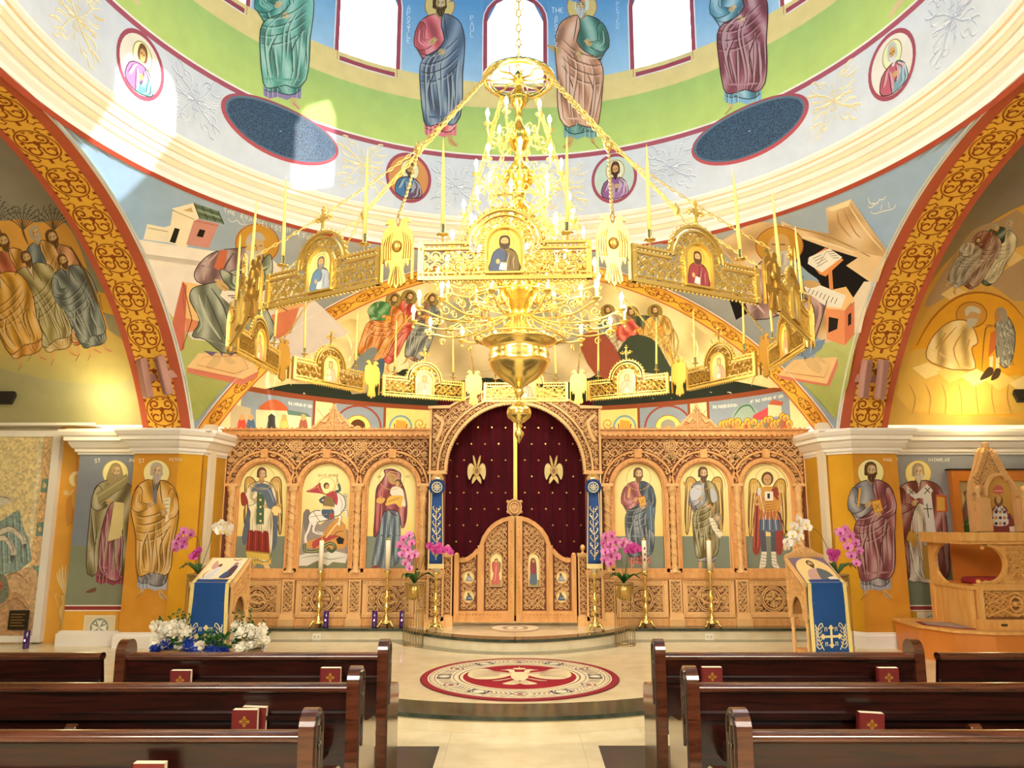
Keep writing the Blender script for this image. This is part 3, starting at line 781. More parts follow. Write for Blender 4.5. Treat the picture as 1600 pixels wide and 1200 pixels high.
        m.line([(fx-.019, .052), (fx-.006, .052)], .0062, e, k=1); m.line([(fx+.006, .052), (fx+.019, .052)], .0062, e, k=1)
        m.line([(fx-.02, .044), (fx-.006, .043)], .004, e, k=1); m.line([(fx+.006, .043), (fx+.02, .044)], .004, e, k=1)
        m.line([(fx+.001*face, .045), (fx+.005*face, .07), (fx-.004*face, .073)], .004, dk(skin, .45))
        m.line([(fx-.022*face, .06), (fx-.018*face, .085)], .007, dk(skin, .35))
        if not veil:
            for i in range(3): m.line([(-.03+.02*i, .022), (-.02+.02*i, .008)], .003, lt(hair, .35))
    m.px()
def wing(m, pts, col='#C48A3C', n=7):
    """pts: outer edge from shoulder over the top to tip, then inner edge back"""
    m.blob(pts, col, 3); m.line(pts, 1.0 if not m.T else .006, dk(col, .7), k=3, taper=0, closed=True)
def feathers(m, x0, y0, x1, y1, w, n, col):
    for i in range(n):
        t = (i+.5)/n; m.line([(x0+w*t, y0+(y1-y0)*.05*i), (x0+w*t*1.15+(x1-x0)*.5, (y0+y1)/2), (x1+w*t*.8, y1-(y1-y0)*.09*abs(i-n/2))], .011 if m.T else 1.6, dk(col, .6) if i % 2 else lt(col, .45))
# ================================================================== MURALS
def bust(m, cx, cy, r, bg, robe, cloak, halo, hair, beard, rot=0, extra=None, rx=None, ring_c='#9A4254', shear=0):
    """medallion with a half figure"""
    rx = rx or r
    def T(x, y):
        c, s = math.cos(R_(rot)), math.sin(R_(rot)); return (cx+x*rx*c-y*r*s*1.0, cy+x*rx*s+y*r*c)
    m.T = T; m.k = r
    m.ell(0, 0, 1.0, 1.0, ring_c, 30); m.ell(0, 0, .87, .87, bg, 30)
    m.ell(.05, -.3, .4, .42, halo, 22); m.ring(.05, -.3, .4, .42, .03, '#A08040')
    B = [(-.12, -.02), (.2, -.02), (.5, .2), (.58, .62), (.42, .74), (-.05, .84), (-.42, .74), (-.58, .55), (-.45, .15)]
    m.blob(B, robe, 2); m.line(B, .035, dk(robe, .7), k=2, taper=0, closed=True)
    C = [(.2, -.02), (.5, .2), (.6, .62), (.42, .76), (-.1, .84), (0, .55), (.28, .35)]
    m.blob(C, cloak, 2); m.line(C, .03, dk(cloak, .7), k=2, taper=0, closed=True); m.folds(C, 4, dk(cloak), lt(cloak), .04, 3); m.folds(B, 4, dk(robe), lt(robe), .04, 4)
    m.blob([(-.08, -.62), (.05, -.68), (.2, -.6), (.26, -.35), (.2, -.15), (-.1, -.15), (-.15, -.38)], hair)
    m.blob([(-.06, -.45), (.05, -.53), (.17, -.45), (.17, -.25), (.06, -.08), (-.04, -.22)], SK)
    if beard: m.blob([(-.07, -.27), (.05, -.22), (.17, -.27), (.14, -.06), (.05, .08), (-.03, -.05)], beard)
    for q in (-.01, .11): m.line([(q-.03, -.36), (q+.03, -.36)], .04, '#20140c', k=1)
    m.line([(.05, -.36), (.06, -.26)], .025, dk(SK)); m.blob([(-.02, .3), (.12, .22), (.2, .32), (.08, .42)], SK)
    if extra: m.poly([(-.4, .2), (-.2, .15), (-.1, .75), (-.3, .7)], extra)
    m.px()
# ------------------------------------------------------------------ drum
def ringpx(Z, r, a0=-75, a1=75, n=60, yc=YC): return [project((r*math.sin(R_(a0+(a1-a0)*i/n)), yc+r*math.cos(R_(a0+(a1-a0)*i/n)), EYE+Z)) for i in range(n+1)]
def drumuv(u, v, off):  # u angle deg, v height rel eye
    a = R_(u); r = RD-off; return Vector((r*math.sin(a), YC+r*math.cos(a), EYE+v))
DRUMP = st(empty('ceiling_drum_painting'))
m = Mural(drumuv, .006, 0)
def band(m, v0, v1, c, a0=-111, a1=111, st_=3): m.poly([(a, v0) for a in range(a0, a1+1, st_)]+[(a, v1) for a in range(a1, a0-1, -st_)], c)
band(m, 4.04, 4.90, '#D3DAE6')
band(m, 4.875, 4.94, '#A04A5C'); band(m, 4.94, 4.97, '#F2EEE6'); band(m, 4.965, 5.67, lambda x, y: mixh('#B9D46E', '#A3C46A', (y-4.97)/.7)); band(m, 5.67, 6.06, '#E6CF86')
st(m.build('painted_band', DRUMP))
# the blue sky behind the apostles lies between the windows only: red lined frames
m = Mural(drumuv, .006, 0)
whd = math.degrees(WH)
for k in range(-3, 4):
    a = 30*k
    # blue field to the next window
    if k < 3:
        b0, b1 = a+whd+.9, a+30-whd-.9
        n = 8; m.poly([(b0+(b1-b0)*i/n, 6.06) for i in range(n+1)]+[(b1+(b0-b1)*i/n, 8.2) for i in range(n+1)], lambda x, y: mixh('#9CC8EC', '#3F86C8', min(1, (y-6.06)/1.6)))
    m.G.append((b0, 6.06/.15, b1, 8.2/.15, 2.2, lambda x, y: (x, y*.15))) if k < 3 else None
    def wl(d, col):
        z0 = 5.99-d*.07
        arc = [(a+(whd+d)*math.cos(R_(q)), (7.42-WR)+(WR+.07*d)*math.sin(R_(q))) for q in range(0, 181, 15)]
        inn = [(a+whd*math.cos(R_(q)), (7.42-WR)+WR*math.sin(R_(q))) for q in range(180, -1, -15)]
        m.poly([(a+whd, z0), (a+whd+d, z0)]+arc+[(a-whd-d, z0), (a-whd, z0)]+inn, col)
        m.poly([(a-whd-d, z0), (a, z0), (a+whd+d, z0), (a+whd+d, 6.0), (a, 5.99), (a-whd-d, 6.0)], col)
    wl(1.05, '#F0E8EE'); wl(.8, '#9A4050')
    if k < 3:
        # little vase shape between the arch heads
        c = a+15
        m.poly([(c-7.6, 7.55), (c, 7.2), (c+7.6, 7.55), (c+6.6, 7.62), (c, 7.27), (c-6.6, 7.62)], '#9A4050')
st(m.build('painted_blue_field', DRUMP))
# white and yellow vine crosses on the pale band
m = Mural(drumuv, .009, 0)
def vinecross(c, v, col, lt_, s=1.0):
    def L(pts, w_=.02):
        m.line([(c+x*s*14.3, v+y*s) for x, y in pts], w_*1.5, col, k=2); m.line([(c+x*s*14.3+.15, v+y*s+.008) for x, y in pts], w_*.7, lt_, k=2)
    for q in range(4):
        A = math.pi/2*q+math.pi/4*0; ca, sa = math.cos(A), math.sin(A)
        def r(x, y): return (x*ca-y*sa, x*sa+y*ca)
        m.line([(c+p[0]*s*14.3, v+p[1]*s) for p in [r(0, 0), r(.13, .05), r(.13, -.05), r(0, 0)]], .014, col, k=1, taper=0)
        m.line([(c+p[0]*s*14.3, v+p[1]*s) for p in [r(.02, 0), r(.12, .0)]], .03, lt_, k=1)
        A = math.pi/2*q+math.pi/4; ca, sa = math.cos(A), math.sin(A)
        L([r(0, 0), r(.18, .0), r(.34, .04), r(.5, .0)], .016)
        for sg in (-1, 1):
            L([r(.14, 0), r(.22, sg*.1), r(.32, sg*.14), r(.38, sg*.08), r(.33, sg*.05), r(.30, sg*.09)], .016)
            L([r(.3, 0), r(.38, sg*-.07), r(.47, sg*-.1), r(.52, sg*-.05)], .016)
            L([r(.05, sg*.02), r(.1, sg*.12), r(.2, sg*.17), r(.24, sg*.22)], .014)
            m.line([(c+p[0]*s*14.3+.3, v+p[1]*s-.01) for p in [r(.14, 0), r(.22, sg*.1), r(.32, sg*.14), r(.38, sg*.08)]], .01, lt_, k=2)
def ang_px(px, py):
    p = s_drum(px, py); return math.degrees(math.atan2(p.x, p.y-YC)), p.z-EYE
for (px, py, y) in ((118, 28, 1), (305, 158, 0), (565, 258, 1), (712, 292, 0), (880, 295, 1), (1048, 262, 0), (1303, 158, 1), (1490, 28, 0)):
    a, z = ang_px(px, py); vinecross(a, z, '#E6CF8E' if y else '#A9B4CC', '#FFF8DC' if y else '#F4F6FF', .84)
st(m.build('painted_vine_crosses', DRUMP))
meds = [(218, 102, -52.0, '#E8E2D4', '#B36AA8', '#5B9AA4', '#E9EDB0', '#6A3E28', None), (638, 278, -2, '#D28A4E', '#3E6E9C', '#5A4560', '#E4E0B4', '#5A4A38', '#4A3A2C'),
        (960, 279, 2, '#BCD2C6', '#84548C', '#9A6AA6', '#E4E4C0', '#4A2A20', '#3A2218'), (1395, 102, 52, '#E6E0D6', '#B9566A', '#6FA0BC', '#DCE6B4', '#B8B8B8', '#D0D0D4')]
for px, py, rr, bgc, rb, ck, hl, hr, bd in meds:
    a, z = ang_px(px, py); m = Mural(drumuv, .010, 0)
    # circle on the wall: x in degrees, y in metres (flip y)
    def T0(x, y, a=a, z=z): return (a+x*14.3*.36, z-y*.36)
    cx = Mural(drumuv)
    bust(m, 0, 0, 1, bgc, rb, ck, hl, hr, bd)
    m.P = [([(a+x*14.3*.315, z-y*.36) for x, y in pts], c) for pts, c in m.P]
    m.S = [([(a+x*14.3*.315, z-y*.36) for x, y in pts], w_*.36, c, tp, ix) for pts, w_, c, tp, ix in m.S]
    # stroke widths are in mixed units: convert strokes to small quads in metric space
    def msurf(u, v, off): return drumuv(u, v, off)
    m2 = Mural(lambda u, v, off: drumuv(u*14.3, v, off), .010); m2.P = [([(x/14.3, y) for x, y in p], c) for p, c in m.P]; m2.S = [([(x/14.3, y) for x, y in p], w_, c, tp, ix) for p, w_, c, tp, ix in m.S]
    st(m2.build('painted_medallion', DRUMP))
# oval dark mesh grilles
GRILLE = bpy.data.materials.new('blue_black_mesh'); GRILLE.use_nodes = True
nt = GRILLE.node_tree; B_ = nt.nodes['Principled BSDF']; tc = nt.nodes.new('ShaderNodeTexCoord'); vo = nt.nodes.new('ShaderNodeTexVoronoi'); vo.inputs['Scale'].default_value = 60
rp = nt.nodes.new('ShaderNodeValToRGB'); rp.color_ramp.elements[0].position = .32; rp.color_ramp.elements[1].position = .5
rp.color_ramp.elements[0].color = lin('#0A1626'); rp.color_ramp.elements[1].color = lin('#3A5672')
nt.links.new(tc.outputs['Object'], vo.inputs['Vector']); nt.links.new(vo.outputs['Distance'], rp.inputs[0]); nt.links.new(rp.outputs[0], B_.inputs['Base Color']); B_.inputs['Roughness'].default_value = .5
GRIM = mat('slate_blue_rim', '#5F7288', .6); ROSE = mat('rose_red_paint', '#B5525E', .8)
for (px, py, side) in ((437, 206, 'left'), (1172, 206, 'right')):
    a, z = ang_px(px, py); g = MB(); n = 48; rx, rz = .79, .36
    ob = empty('oval_grille', drumuv(a, z, 0), 0, 'dark blue oval mesh grille on the drum, %s' % ('nearer the sunlit patches' if side == 'left' else 'beside the purple robed apostle'), 'grille', 'oval grilles round the drum')
    base = ob.location
    def ov(rx, rz, off): return [Vector(drumuv(a+math.degrees(rx*math.cos(2*math.pi*i/n)/RD), z+rz*math.sin(2*math.pi*i/n), off))-base for i in range(n)]
    A, B2, C2 = ov(rx, rz, .008), ov(rx*.95, rz*.9, .03), ov(rx*.91, rz*.83, .02)
    g.add(A+B2, [(i, (i+1) % n, n+(i+1) % n, n+i) for i in range(n)]); g.build('painted_rim', ROSE, ob)
    g = MB(); g.add(B2+C2, [(i, (i+1) % n, n+(i+1) % n, n+i) for i in range(n)]); g.build('frame', GRIM, ob)
    g = MB(); mid = []
    rings = [[Vector(drumuv(a+math.degrees(rx*.91*f*math.cos(2*math.pi*i/n)/RD), z+rz*.83*f*math.sin(2*math.pi*i/n), .022))-base for i in range(n)] for f in (1, .7, .35, .02)]
    for q in range(3): g.add(rings[q]+rings[q+1], [(i, (i+1) % n, n+(i+1) % n, n+i) for i in range(n)])
    g.build('mesh', GRILLE, ob)
# apostles of the drum
def figp(surf, off=.010): return Mural(surf, off, 0)
m = figp(s_drum); saint(m, 447, -62, 232, '#3E9488', '#62B09E', hair='#4A3020', beard='#4A3020', hem='#8878AC', pose='roll', wd=1.25, seed=3, rot=2, lines=9, halo=None, skin='#D2B07A')
st(m.build('painted_apostle', DRUMP))
m = figp(s_drum); saint(m, 687, -6, 235, '#E2606A', '#5A7290', hair='#4A3020', beard='#43301C', hem='#E07080', pose='roll', wd=1.05, seed=8, rot=0, lines=8, halo='#D9BE70', skin='#C8A060')
m.text('THE', 633, -12, 9, '#DCEBFA', 1.2); m.text('APOSTLE', 636, 8, 8, '#DCEBFA', 1.1, dx=.0001, dy=8.6); m.text('PAUL', 735, 24, 8, '#DCEBFA', 1.1, dx=.0001, dy=8.6)
st(m.build('painted_apostle', DRUMP))
m = figp(s_drum); saint(m, 909, -4, 236, '#4E8C7E', '#DE9A76', hair='#D8D8D0', beard='#C9C9C4', hem='#6FA2A0', pose='roll', wd=1.12, seed=12, lines=8, halo='#D9BE70', flip=-1, skin='#C8A060')
m.blob([(872, 84), (860, 76), (853, 70), (858, 70), (866, 72), (876, 76)], '#C8A060')
m.text('THE', 862, 12, 8, '#DCEBFA', 1.2); m.text('APOSTLE', 867, 23, 7, '#DCEBFA', 1.0, dx=.0001, dy=7.4); m.text('PETER', 963, 2, 8, '#B8D8F2', 1.0, dx=.0001, dy=9)
st(m.build('painted_apostle', DRUMP))
m = figp(s_drum); saint(m, 1152, -58, 236, '#5FA0C0', '#8E4A5C', hair='#9A9A98', beard='#AAAAA8', hem='#7AB0D0', pose='roll', wd=1.2, seed=17, rot=-2, lines=9, halo=None, skin='#D2B07A')
st(m.build('painted_apostle', DRUMP))
m = figp(s_drum); m.blob([(1412, 2), (1402, 14), (1392, 28), (1388, 26), (1396, 10), (1406, -4), (1414, -6)], '#D8BC8A'); m.blob([(212, -4), (218, 4), (219, 10), (212, 4), (205, -8)], '#D8BC8A')
st(m.build('painted_feet', DRUMP))
# ------------------------------------------------------------------ pendentives
def pend_bg(sx):
    """outline of the pendentive in photo pixels, from its real edges"""
    pts = []
    for i in range(25):
        Z = 1.13+(3.585-1.13)*i/24; pts.append(project((sx*xs_e(Z), YC+HS, EYE+Z)))
    e, s = xs_e(3.585), xs_s(3.585); a1, a2 = math.atan2(e, HS), math.atan2(HS, max(s, 0))
    for i in range(1, 24):
        a = a1+(a2-a1)*i/24; p = (sx*4.225*math.sin(a), YC+4.225*math.cos(a), EYE+3.585); pts.append(project(p))
    for i in range(25):
        Z = 3.585+(1.13-3.585)*i/24
        p = (sx*HS, YC+xs_s(Z), EYE+Z)
        pts.append(project(p))
    return pts
def clip_box(pts, inset=0): return pts
def grad(c0, c1, y0, y1): return lambda x, y: mixh(c0, c1, min(1, max(0, (y-y0)/(y1-y0))))
PENL = st(empty('ceiling_pendentive_painting'))
m = Mural(s_pend, .012, 12)
m.poly(pend_bg(-1), lambda x, y: mixh(mixh('#8FB4DE', '#9A9A96', min(1, max(0, (x-190)/330))), '#B7B9BE', 0))
# white wall and cream parapet
m.poly([(215, 374), (330, 392), (420, 400), (545, 520), (470, 560), (310, 560), (268, 500), (235, 420)], grad('#F6EAD8', '#E6D8D0', 380, 560))
m.poly([(222, 396), (330, 410), (330, 418), (226, 404)], '#C9BCAC')
m.poly([(230, 350), (256, 355), (268, 352), (268, 380), (224, 374)], '#F0E4C4'); m.line([(231, 356), (262, 362)], 2, '#B09A70', k=1)
m.poly([(270, 328), (305, 340), (292, 388), (262, 379)], '#F5E6C0'); m.poly([(304, 341), (342, 350), (326, 388), (291, 382)], '#C98478')
m.poly([(268, 326), (303, 317), (312, 341), (304, 345)], '#F7E8C4'); m.poly([(286, 329), (299, 324), (302, 332)], '#C9A868')
m.poly([(303, 317), (341, 330), (350, 350), (312, 341)], '#5E7058')
for i in range(4): m.line([(303+12.6*i, 317+4.2*i), (312+12.6*i, 341+3.2*i)], 1.6, '#2E3A28', k=1, taper=0)
for i in range(3): m.line([(305+3*i, 322+6*i), (343+3*i, 335+5.5*i)], 1.4, '#2E3A28' if i != 1 else '#9FB090', k=1, taper=0)
m.poly([(273, 356), (281, 358), (274, 380), (265, 378)], '#16120C'); m.poly([(312, 358), (321, 360), (317, 371), (307, 369)], '#16120C')
m.line([(268, 328), (304, 343)], 1.2, '#8A744A', k=1); m.line([(305, 345), (341, 353)], 1.5, '#A05A50', k=1)
# green ground
m.poly([(262, 485), (300, 530), (420, 545), (392, 560), (345, 612), (306, 660), (297, 640), (285, 560)], grad('#B9C070', '#A0A850', 480, 660))
# chair
m.poly([(285, 440), (322, 446), (322, 500), (290, 500)], '#F0C078'); m.poly([(285, 440), (292, 446), (288, 545), (280, 550), (268, 510)], '#C4614A'); m.poly([(290, 497), (318, 503), (314, 515), (290, 520)], '#DE8458'); m.line([(286, 441), (300, 500), (284, 548)], 1.4, '#7A3020', k=1)
# footstool
m.poly([(310, 552), (388, 548), (404, 580), (380, 592), (292, 574)], '#F4C886'); m.poly([(292, 574), (380, 592), (404, 580), (402, 590), (378, 602), (292, 582)], '#D8765A'); m.line([(318, 558), (378, 556), (388, 576), (366, 584), (308, 570)], 1.2, '#C87848', k=1, closed=True)
# table right
m.poly([(432, 470), (463, 467), (478, 478), (432, 492)], '#F2B070'); m.poly([(424, 492), (468, 480), (455, 520), (432, 530)], '#E07850'); m.line([(435, 478), (450, 486)], 1.6, '#3a1c10'); m.line([(450, 470), (430, 486)], 1.4, '#3a1c10')
# writer
m.ell(402, 381, 35, 30, '#C48A2C', 26, 18); m.ring(402, 381, 34, 31, 1.4, '#9A4A20')
sk = '#CBA468'
body = [(372, 388), (392, 386), (410, 398), (414, 420), (404, 440), (380, 448), (352, 446), (328, 446), (308, 440), (304, 425), (318, 405), (340, 392)]
m.G += [(282, 362, 430, 560, 4.5, IDT)]; m.blob(body, pshade('#8A6A6C', .16, .05)); m.line(body, 1.4, '#3a2420', k=3, taper=0, closed=True)
m.poly([(345, 390), (356, 392), (348, 425), (334, 418)], '#C4603C')
leg = [(318, 445), (350, 440), (385, 450), (408, 470), (425, 500), (428, 520), (400, 555), (368, 552), (345, 550), (320, 530), (300, 525), (312, 500), (297, 470), (300, 452)]
m.blob(leg, pshade('#78806C', .17, -.03, 1)); m.line(leg, 1.4, '#2A2E22', k=3, taper=0, closed=True)
for (A, cc, ww) in (([(330, 450), (350, 480), (360, 520), (362, 548)], '#3E463A', 3), ([(345, 450), (370, 480), (380, 520), (382, 550)], '#B8C0A8', 4), ([(310, 460), (322, 495), (345, 530)], '#B8C0A8', 4), ([(320, 455), (335, 490), (352, 530)], '#3E463A', 2.4), ([(360, 452), (392, 480), (402, 520), (398, 548)], '#4A5244', 3), ([(375, 452), (405, 480), (415, 512)], '#B8C0A8', 4), ([(305, 480), (315, 505), (308, 520)], '#A8B098', 3), ([(340, 395), (322, 415), (318, 438)], '#B89890', 4), ([(365, 395), (350, 420), (352, 440)], '#5A3E40', 3), ([(380, 395), (372, 420), (380, 442)], '#B89890', 3)): m.line(A, ww, cc)
wrap = [(345, 420), (372, 432), (398, 430), (414, 402), (424, 400), (425, 430), (410, 455), (372, 455), (350, 440)]
m.blob(wrap, pshade('#7C8872', .12, .12, 2)); m.line(wrap, 1.2, '#2A2E22', k=3, taper=0, closed=True); m.folds(wrap, 4, '#465040', '#B8C0A8', 2.4, 5)
m.poly([(348, 452), (376, 457), (418, 466), (396, 488), (360, 476), (344, 462)], '#EDE4D4')
for i in range(4): m.line([(356+5*i, 462+3*i), (390+5*i, 462+4*i)], 1.6, '#55483A', k=1, taper=0)
m.blob([(336, 436), (348, 440), (358, 450), (352, 455), (340, 448)], sk); m.line([(346, 446), (356, 453)], 1, '#5a3a1c', k=1)
m.blob([(386, 372), (398, 366), (410, 374), (412, 392), (402, 412), (390, 408), (384, 392)], sk)
m.blob([(384, 378), (392, 364), (408, 364), (414, 376), (402, 374), (392, 384)], '#B4AEA4'); m.blob([(385, 392), (396, 394), (410, 392), (408, 410), (396, 418), (386, 408)], '#C4BCB0')
m.line([(394, 383), (400, 384)], 1.6, '#20140c', k=1); m.line([(405, 384), (410, 384)], 1.6, '#20140c', k=1); m.line([(402, 384), (401, 392)], 1.2, '#7a5530', k=1)
m.poly([(318, 548), (366, 553), (362, 556), (330, 556)], '#6A5478')
m.blob([(336, 552), (344, 552), (346, 562), (336, 574), (325, 576), (322, 572), (330, 562)], '#E0B87C'); m.blob([(348, 552), (356, 552), (364, 562), (370, 567), (360, 569), (350, 562)], '#E0B87C')
m.text('THE EVANGELIST', 350, 325, 7, '#E8E8DC', 1.1, dx=6.6, dy=2.3); m.text('MATTHEW', 449, 356, 7, '#E8E8DC', 1.1, dx=7.8, dy=3)
m.line([(355, 340), (362, 347), (370, 344), (376, 350), (388, 351)], 1.2, '#E8E8DC'); m.line([(380, 343), (382, 349)], 1, '#E8E8DC')
st(m.build('painted_seated_evangelist', PENL))
m = Mural(s_pend, .012, 12)
m.poly(pend_bg(1), lambda x, y: mixh('#9A9C98', '#8FACD0', min(1, max(0, (x-1150)/220))))
m.poly([(1120, 380), (1180, 345), (1230, 352), (1295, 365), (1290, 325), (1330, 311), (1388, 395), (1352, 440), (1330, 560), (1200, 480)], pshade('#D0A66E', .05, .09, 1, .03, .2, .35))
m.poly([(1220, 345), (1290, 378), (1370, 400), (1360, 440), (1300, 410), (1225, 380)], '#E3C08C'); m.line([(1225, 352), (1300, 372), (1380, 412)], 2.5, '#A07840'); m.line([(1235, 365), (1310, 385), (1372, 412)], 2, '#F2DCAE')
m.poly([(1293, 327), (1330, 311), (1326, 322), (1300, 330)], '#F4DCA8'); m.line([(1308, 332), (1312, 350), (1330, 372)], 2, '#9A7040'); m.line([(1318, 328), (1334, 360), (1345, 372)], 2, '#9A7040'); m.line([(1326, 320), (1352, 360), (1380, 392)], 2.6, '#F0D49C')
m.poly([(1240, 368), (1300, 390), (1345, 404), (1322, 415), (1360, 440), (1338, 500), (1334, 530), (1300, 470), (1252, 440), (1150, 500), (1140, 470)], '#0C0A0A')
m.poly([(1322, 415), (1350, 396), (1385, 402), (1372, 440), (1360, 441)], '#E3C08C')
m.poly([(1330, 470), (1350, 440), (1362, 440), (1345, 520), (1335, 520)], '#E8D4B4')
m.poly([(1280, 540), (1340, 520), (1325, 600), (1305, 655), (1255, 600)], grad('#B9C070', '#A0A850', 520, 660))
# cave sitter
m.ell(1218, 384, 37, 30, '#BE8428', 26); m.ring(1218, 384, 37, 30, 1.4, '#8A4420')
b1 = [(1196, 405), (1215, 412), (1236, 402), (1260, 430), (1282, 445), (1292, 470), (1262, 560), (1255, 545), (1240, 490), (1180, 500), (1160, 455), (1175, 425)]
m.G += [(1155, 362, 1300, 565, 4.5, IDT)]; m.blob(b1, pshade('#A07A78', .15, .04, 1)); m.line(b1, 1.5, '#3A2220', k=3, taper=0, closed=True)
m.blob([(1232, 405), (1246, 410), (1262, 425), (1280, 440), (1262, 448), (1244, 440), (1232, 425)], '#86A0B4'); m.line([(1238, 412), (1256, 435)], 2, '#4A6070')
for (A, cc, ww) in (([(1200, 420), (1195, 460), (1215, 495)], '#6A4644', 3), ([(1215, 420), (1222, 450), (1240, 480)], '#D4B0AC', 4), ([(1250, 460), (1270, 480), (1266, 530)], '#5C3638', 4), ([(1262, 460), (1282, 480), (1274, 520)], '#C89C98', 5), ([(1180, 440), (1180, 470), (1195, 490)], '#D4B0AC', 4)): m.line(A, ww, cc)
m.poly([(1244, 540), (1290, 530), (1284, 545), (1262, 560), (1246, 556)], '#6E86A4'); m.line([(1252, 542), (1254, 556)], 2, '#42586e', k=1); m.line([(1268, 538), (1266, 552)], 2, '#A8BCD0', k=1)
m.blob([(1205, 372), (1216, 366), (1230, 370), (1234, 385), (1226, 402), (1212, 412), (1204, 400), (1200, 385)], '#C79A5C')
m.blob([(1200, 388), (1212, 394), (1232, 392), (1230, 415), (1214, 424), (1200, 412)], '#C0B4A6')
for i in range(6): m.line([(1203+5*i, 396), (1204+4.4*i, 414)], 1.4, '#E8E0D4' if i % 2 else '#7A6C5E', k=1)
m.line([(1206, 382), (1213, 382)], 1.8, '#20140c', k=1); m.line([(1219, 382), (1227, 382)], 1.8, '#20140c', k=1); m.line([(1216, 382), (1213, 391)], 1.3, '#6a4420', k=1)
# lectern with book, desk
m.poly([(1262, 405), (1290, 387), (1318, 406), (1290, 432), (1280, 428)], '#E08848'); m.poly([(1264, 402), (1296, 388), (1316, 402), (1284, 426), (1262, 412)], '#F2ECDC'); m.line([(1292, 392), (1276, 418)], 1.2, '#A09070', k=1)
for i in range(4): m.line([(1270+3*i, 404+4*i), (1284+3*i, 398+3*i)], 1.2, '#6a5a40', k=1); m.line([(1292+3*i, 394+3*i), (1303+2.6*i, 392+3.6*i)], 1.2, '#6a5a40', k=1)
m.poly([(1294, 425), (1300, 422), (1302, 452), (1296, 452)], '#D88040')
m.poly([(1290, 455), (1322, 448), (1335, 468), (1320, 485), (1292, 482)], '#F4C27C'); m.poly([(1290, 482), (1320, 485), (1320, 540), (1292, 530)], '#E88C5A'); m.poly([(1320, 485), (1335, 470), (1335, 522), (1320, 540)], '#D8704A')
m.poly([(1295, 495), (1310, 498), (1308, 514), (1294, 520)], '#1a1210'); m.poly([(1325, 492), (1330, 488), (1330, 506), (1325, 510)], '#1a1210')
m.poly([(1256, 448), (1275, 443), (1322, 462), (1314, 482), (1290, 478), (1262, 460)], '#F0EADA')
for i in range(8): m.line([(1266+6*i, 451+2.2*i), (1262+6*i, 458+2.4*i)], 1.4, '#4a3c28', k=1)
m.blob([(1256, 440), (1268, 438), (1282, 443), (1276, 448), (1262, 450)], '#C79A5C')
m.poly([(1240, 562), (1308, 558), (1302, 586), (1292, 600), (1215, 586)], '#F4C886'); m.poly([(1215, 586), (1292, 600), (1308, 560), (1310, 570), (1296, 604), (1220, 592)], '#D8765A'); m.line([(1248, 566), (1298, 564), (1288, 590), (1228, 582)], 1.2, '#C87848', k=1, closed=True)
m.blob([(1262, 560), (1272, 560), (1284, 574), (1280, 584), (1268, 578), (1260, 570)], '#E0B87C'); m.blob([(1272, 556), (1284, 560), (1292, 567), (1280, 566)], '#E0B87C')
for x, y in ((1385, 306), (1375, 312), (1368, 318)): m.line([(x, y), (x-6, y+6), (x-12, y+5)], 1.4, '#F0EAD0')
m.line([(1356, 308), (1360, 318), (1372, 318)], 1.4, '#F0EAD0'); m.line([(1400, 318), (1396, 326), (1380, 330), (1366, 334), (1360, 330)], 1.5, '#F0EAD0'); m.line([(1388, 316), (1390, 326)], 1.3, '#F0EAD0'); m.line([(1378, 320), (1376, 328)], 1.3, '#F0EAD0')
st(m.build('painted_cave_evangelist', st(empty('ceiling_pendentive_painting'))))
# ------------------------------------------------------------------ side vaults
def vault_bg(sx):
    pts = []
    for i in range(22):
        a = R_(aB-(aB-2)*i/21); pts.append(project((sx*(HS+SOFW+.004), YC+BARREL_R*math.sin(a), EYE+SIDE_C[0]+BARREL_R*math.cos(a))))
    for i in range(22):
        a = R_(2+(aB-2)*i/21); pts.append(project((sx*8.9, YC+BARREL_R*math.sin(a), EYE+SIDE_C[0]+BARREL_R*math.cos(a))))
    return pts
def bfig(m, x, y, H, rot, c1, c2, sd, hair='#5A3A20', beard='#5A3A20', halo=None, **k): saint(m, x, y, H, c1, c2, rot=rot, hair=hair, beard=beard, halo=halo, seed=sd, skin='#CFA060', lines=6, pose='none', **k)
m = Mural(s_barrel, .010, 30)
m.poly(vault_bg(-1), lambda x, y: mixh('#8E8A84', '#A3A070', min(1, max(0, (y-300)/340))))
m.blob([(-40, 330), (0, 345), (30, 342), (60, 348), (95, 345), (118, 372), (140, 430), (165, 500), (165, 528), (100, 522), (40, 500), (-40, 520)], '#E6A64A')
m.blob([(-40, 500), (40, 498), (120, 500), (190, 530), (205, 590), (150, 600), (60, 590), (-40, 560)], grad('#E8BC58', '#A9A468', 500, 590))
for bx, by, dx in ((36, 372, 1), (84, 372, 1), (-4, 360, -1)):
    m.line([(bx+8, by+10), (bx, by-10), (bx-2*dx, by-30)], 3.5, '#6A4A30')
    for q in range(9):
        A = R_(-160+q*18); m.line([(bx, by-12), (bx+14*math.cos(A), by-20+15*math.sin(A)), (bx+30*math.cos(A), by-22+26*math.sin(A))], 1.4, '#5A5048')
        for w_ in (.6, .8, 1): m.line([(bx+30*w_*math.cos(A), by-22+26*w_*math.sin(A)), (bx+34*w_*math.cos(A+.15), by-22+32*w_*math.sin(A+.1))], 2.2, '#4E5040', k=1)
bfig(m, 78, 362, 205, -17, '#E68A54', '#E8A070', 3, wd=.9)
bfig(m, 52, 356, 190, -16, '#5E7280', '#D8A050', 4, hair='#B0A898', beard='#B8B0A0', wd=.9)
bfig(m, 2, 368, 200, -18, '#D06848', '#E8A040', 9, wd=1.0)
bfig(m, 38, 395, 180, -20, '#C8A868', '#A89A60', 5, wd=1.25, style='both')
bfig(m, 95, 400, 168, -21, '#5C6C70', '#6C7C80', 6, wd=1.2, style='both')
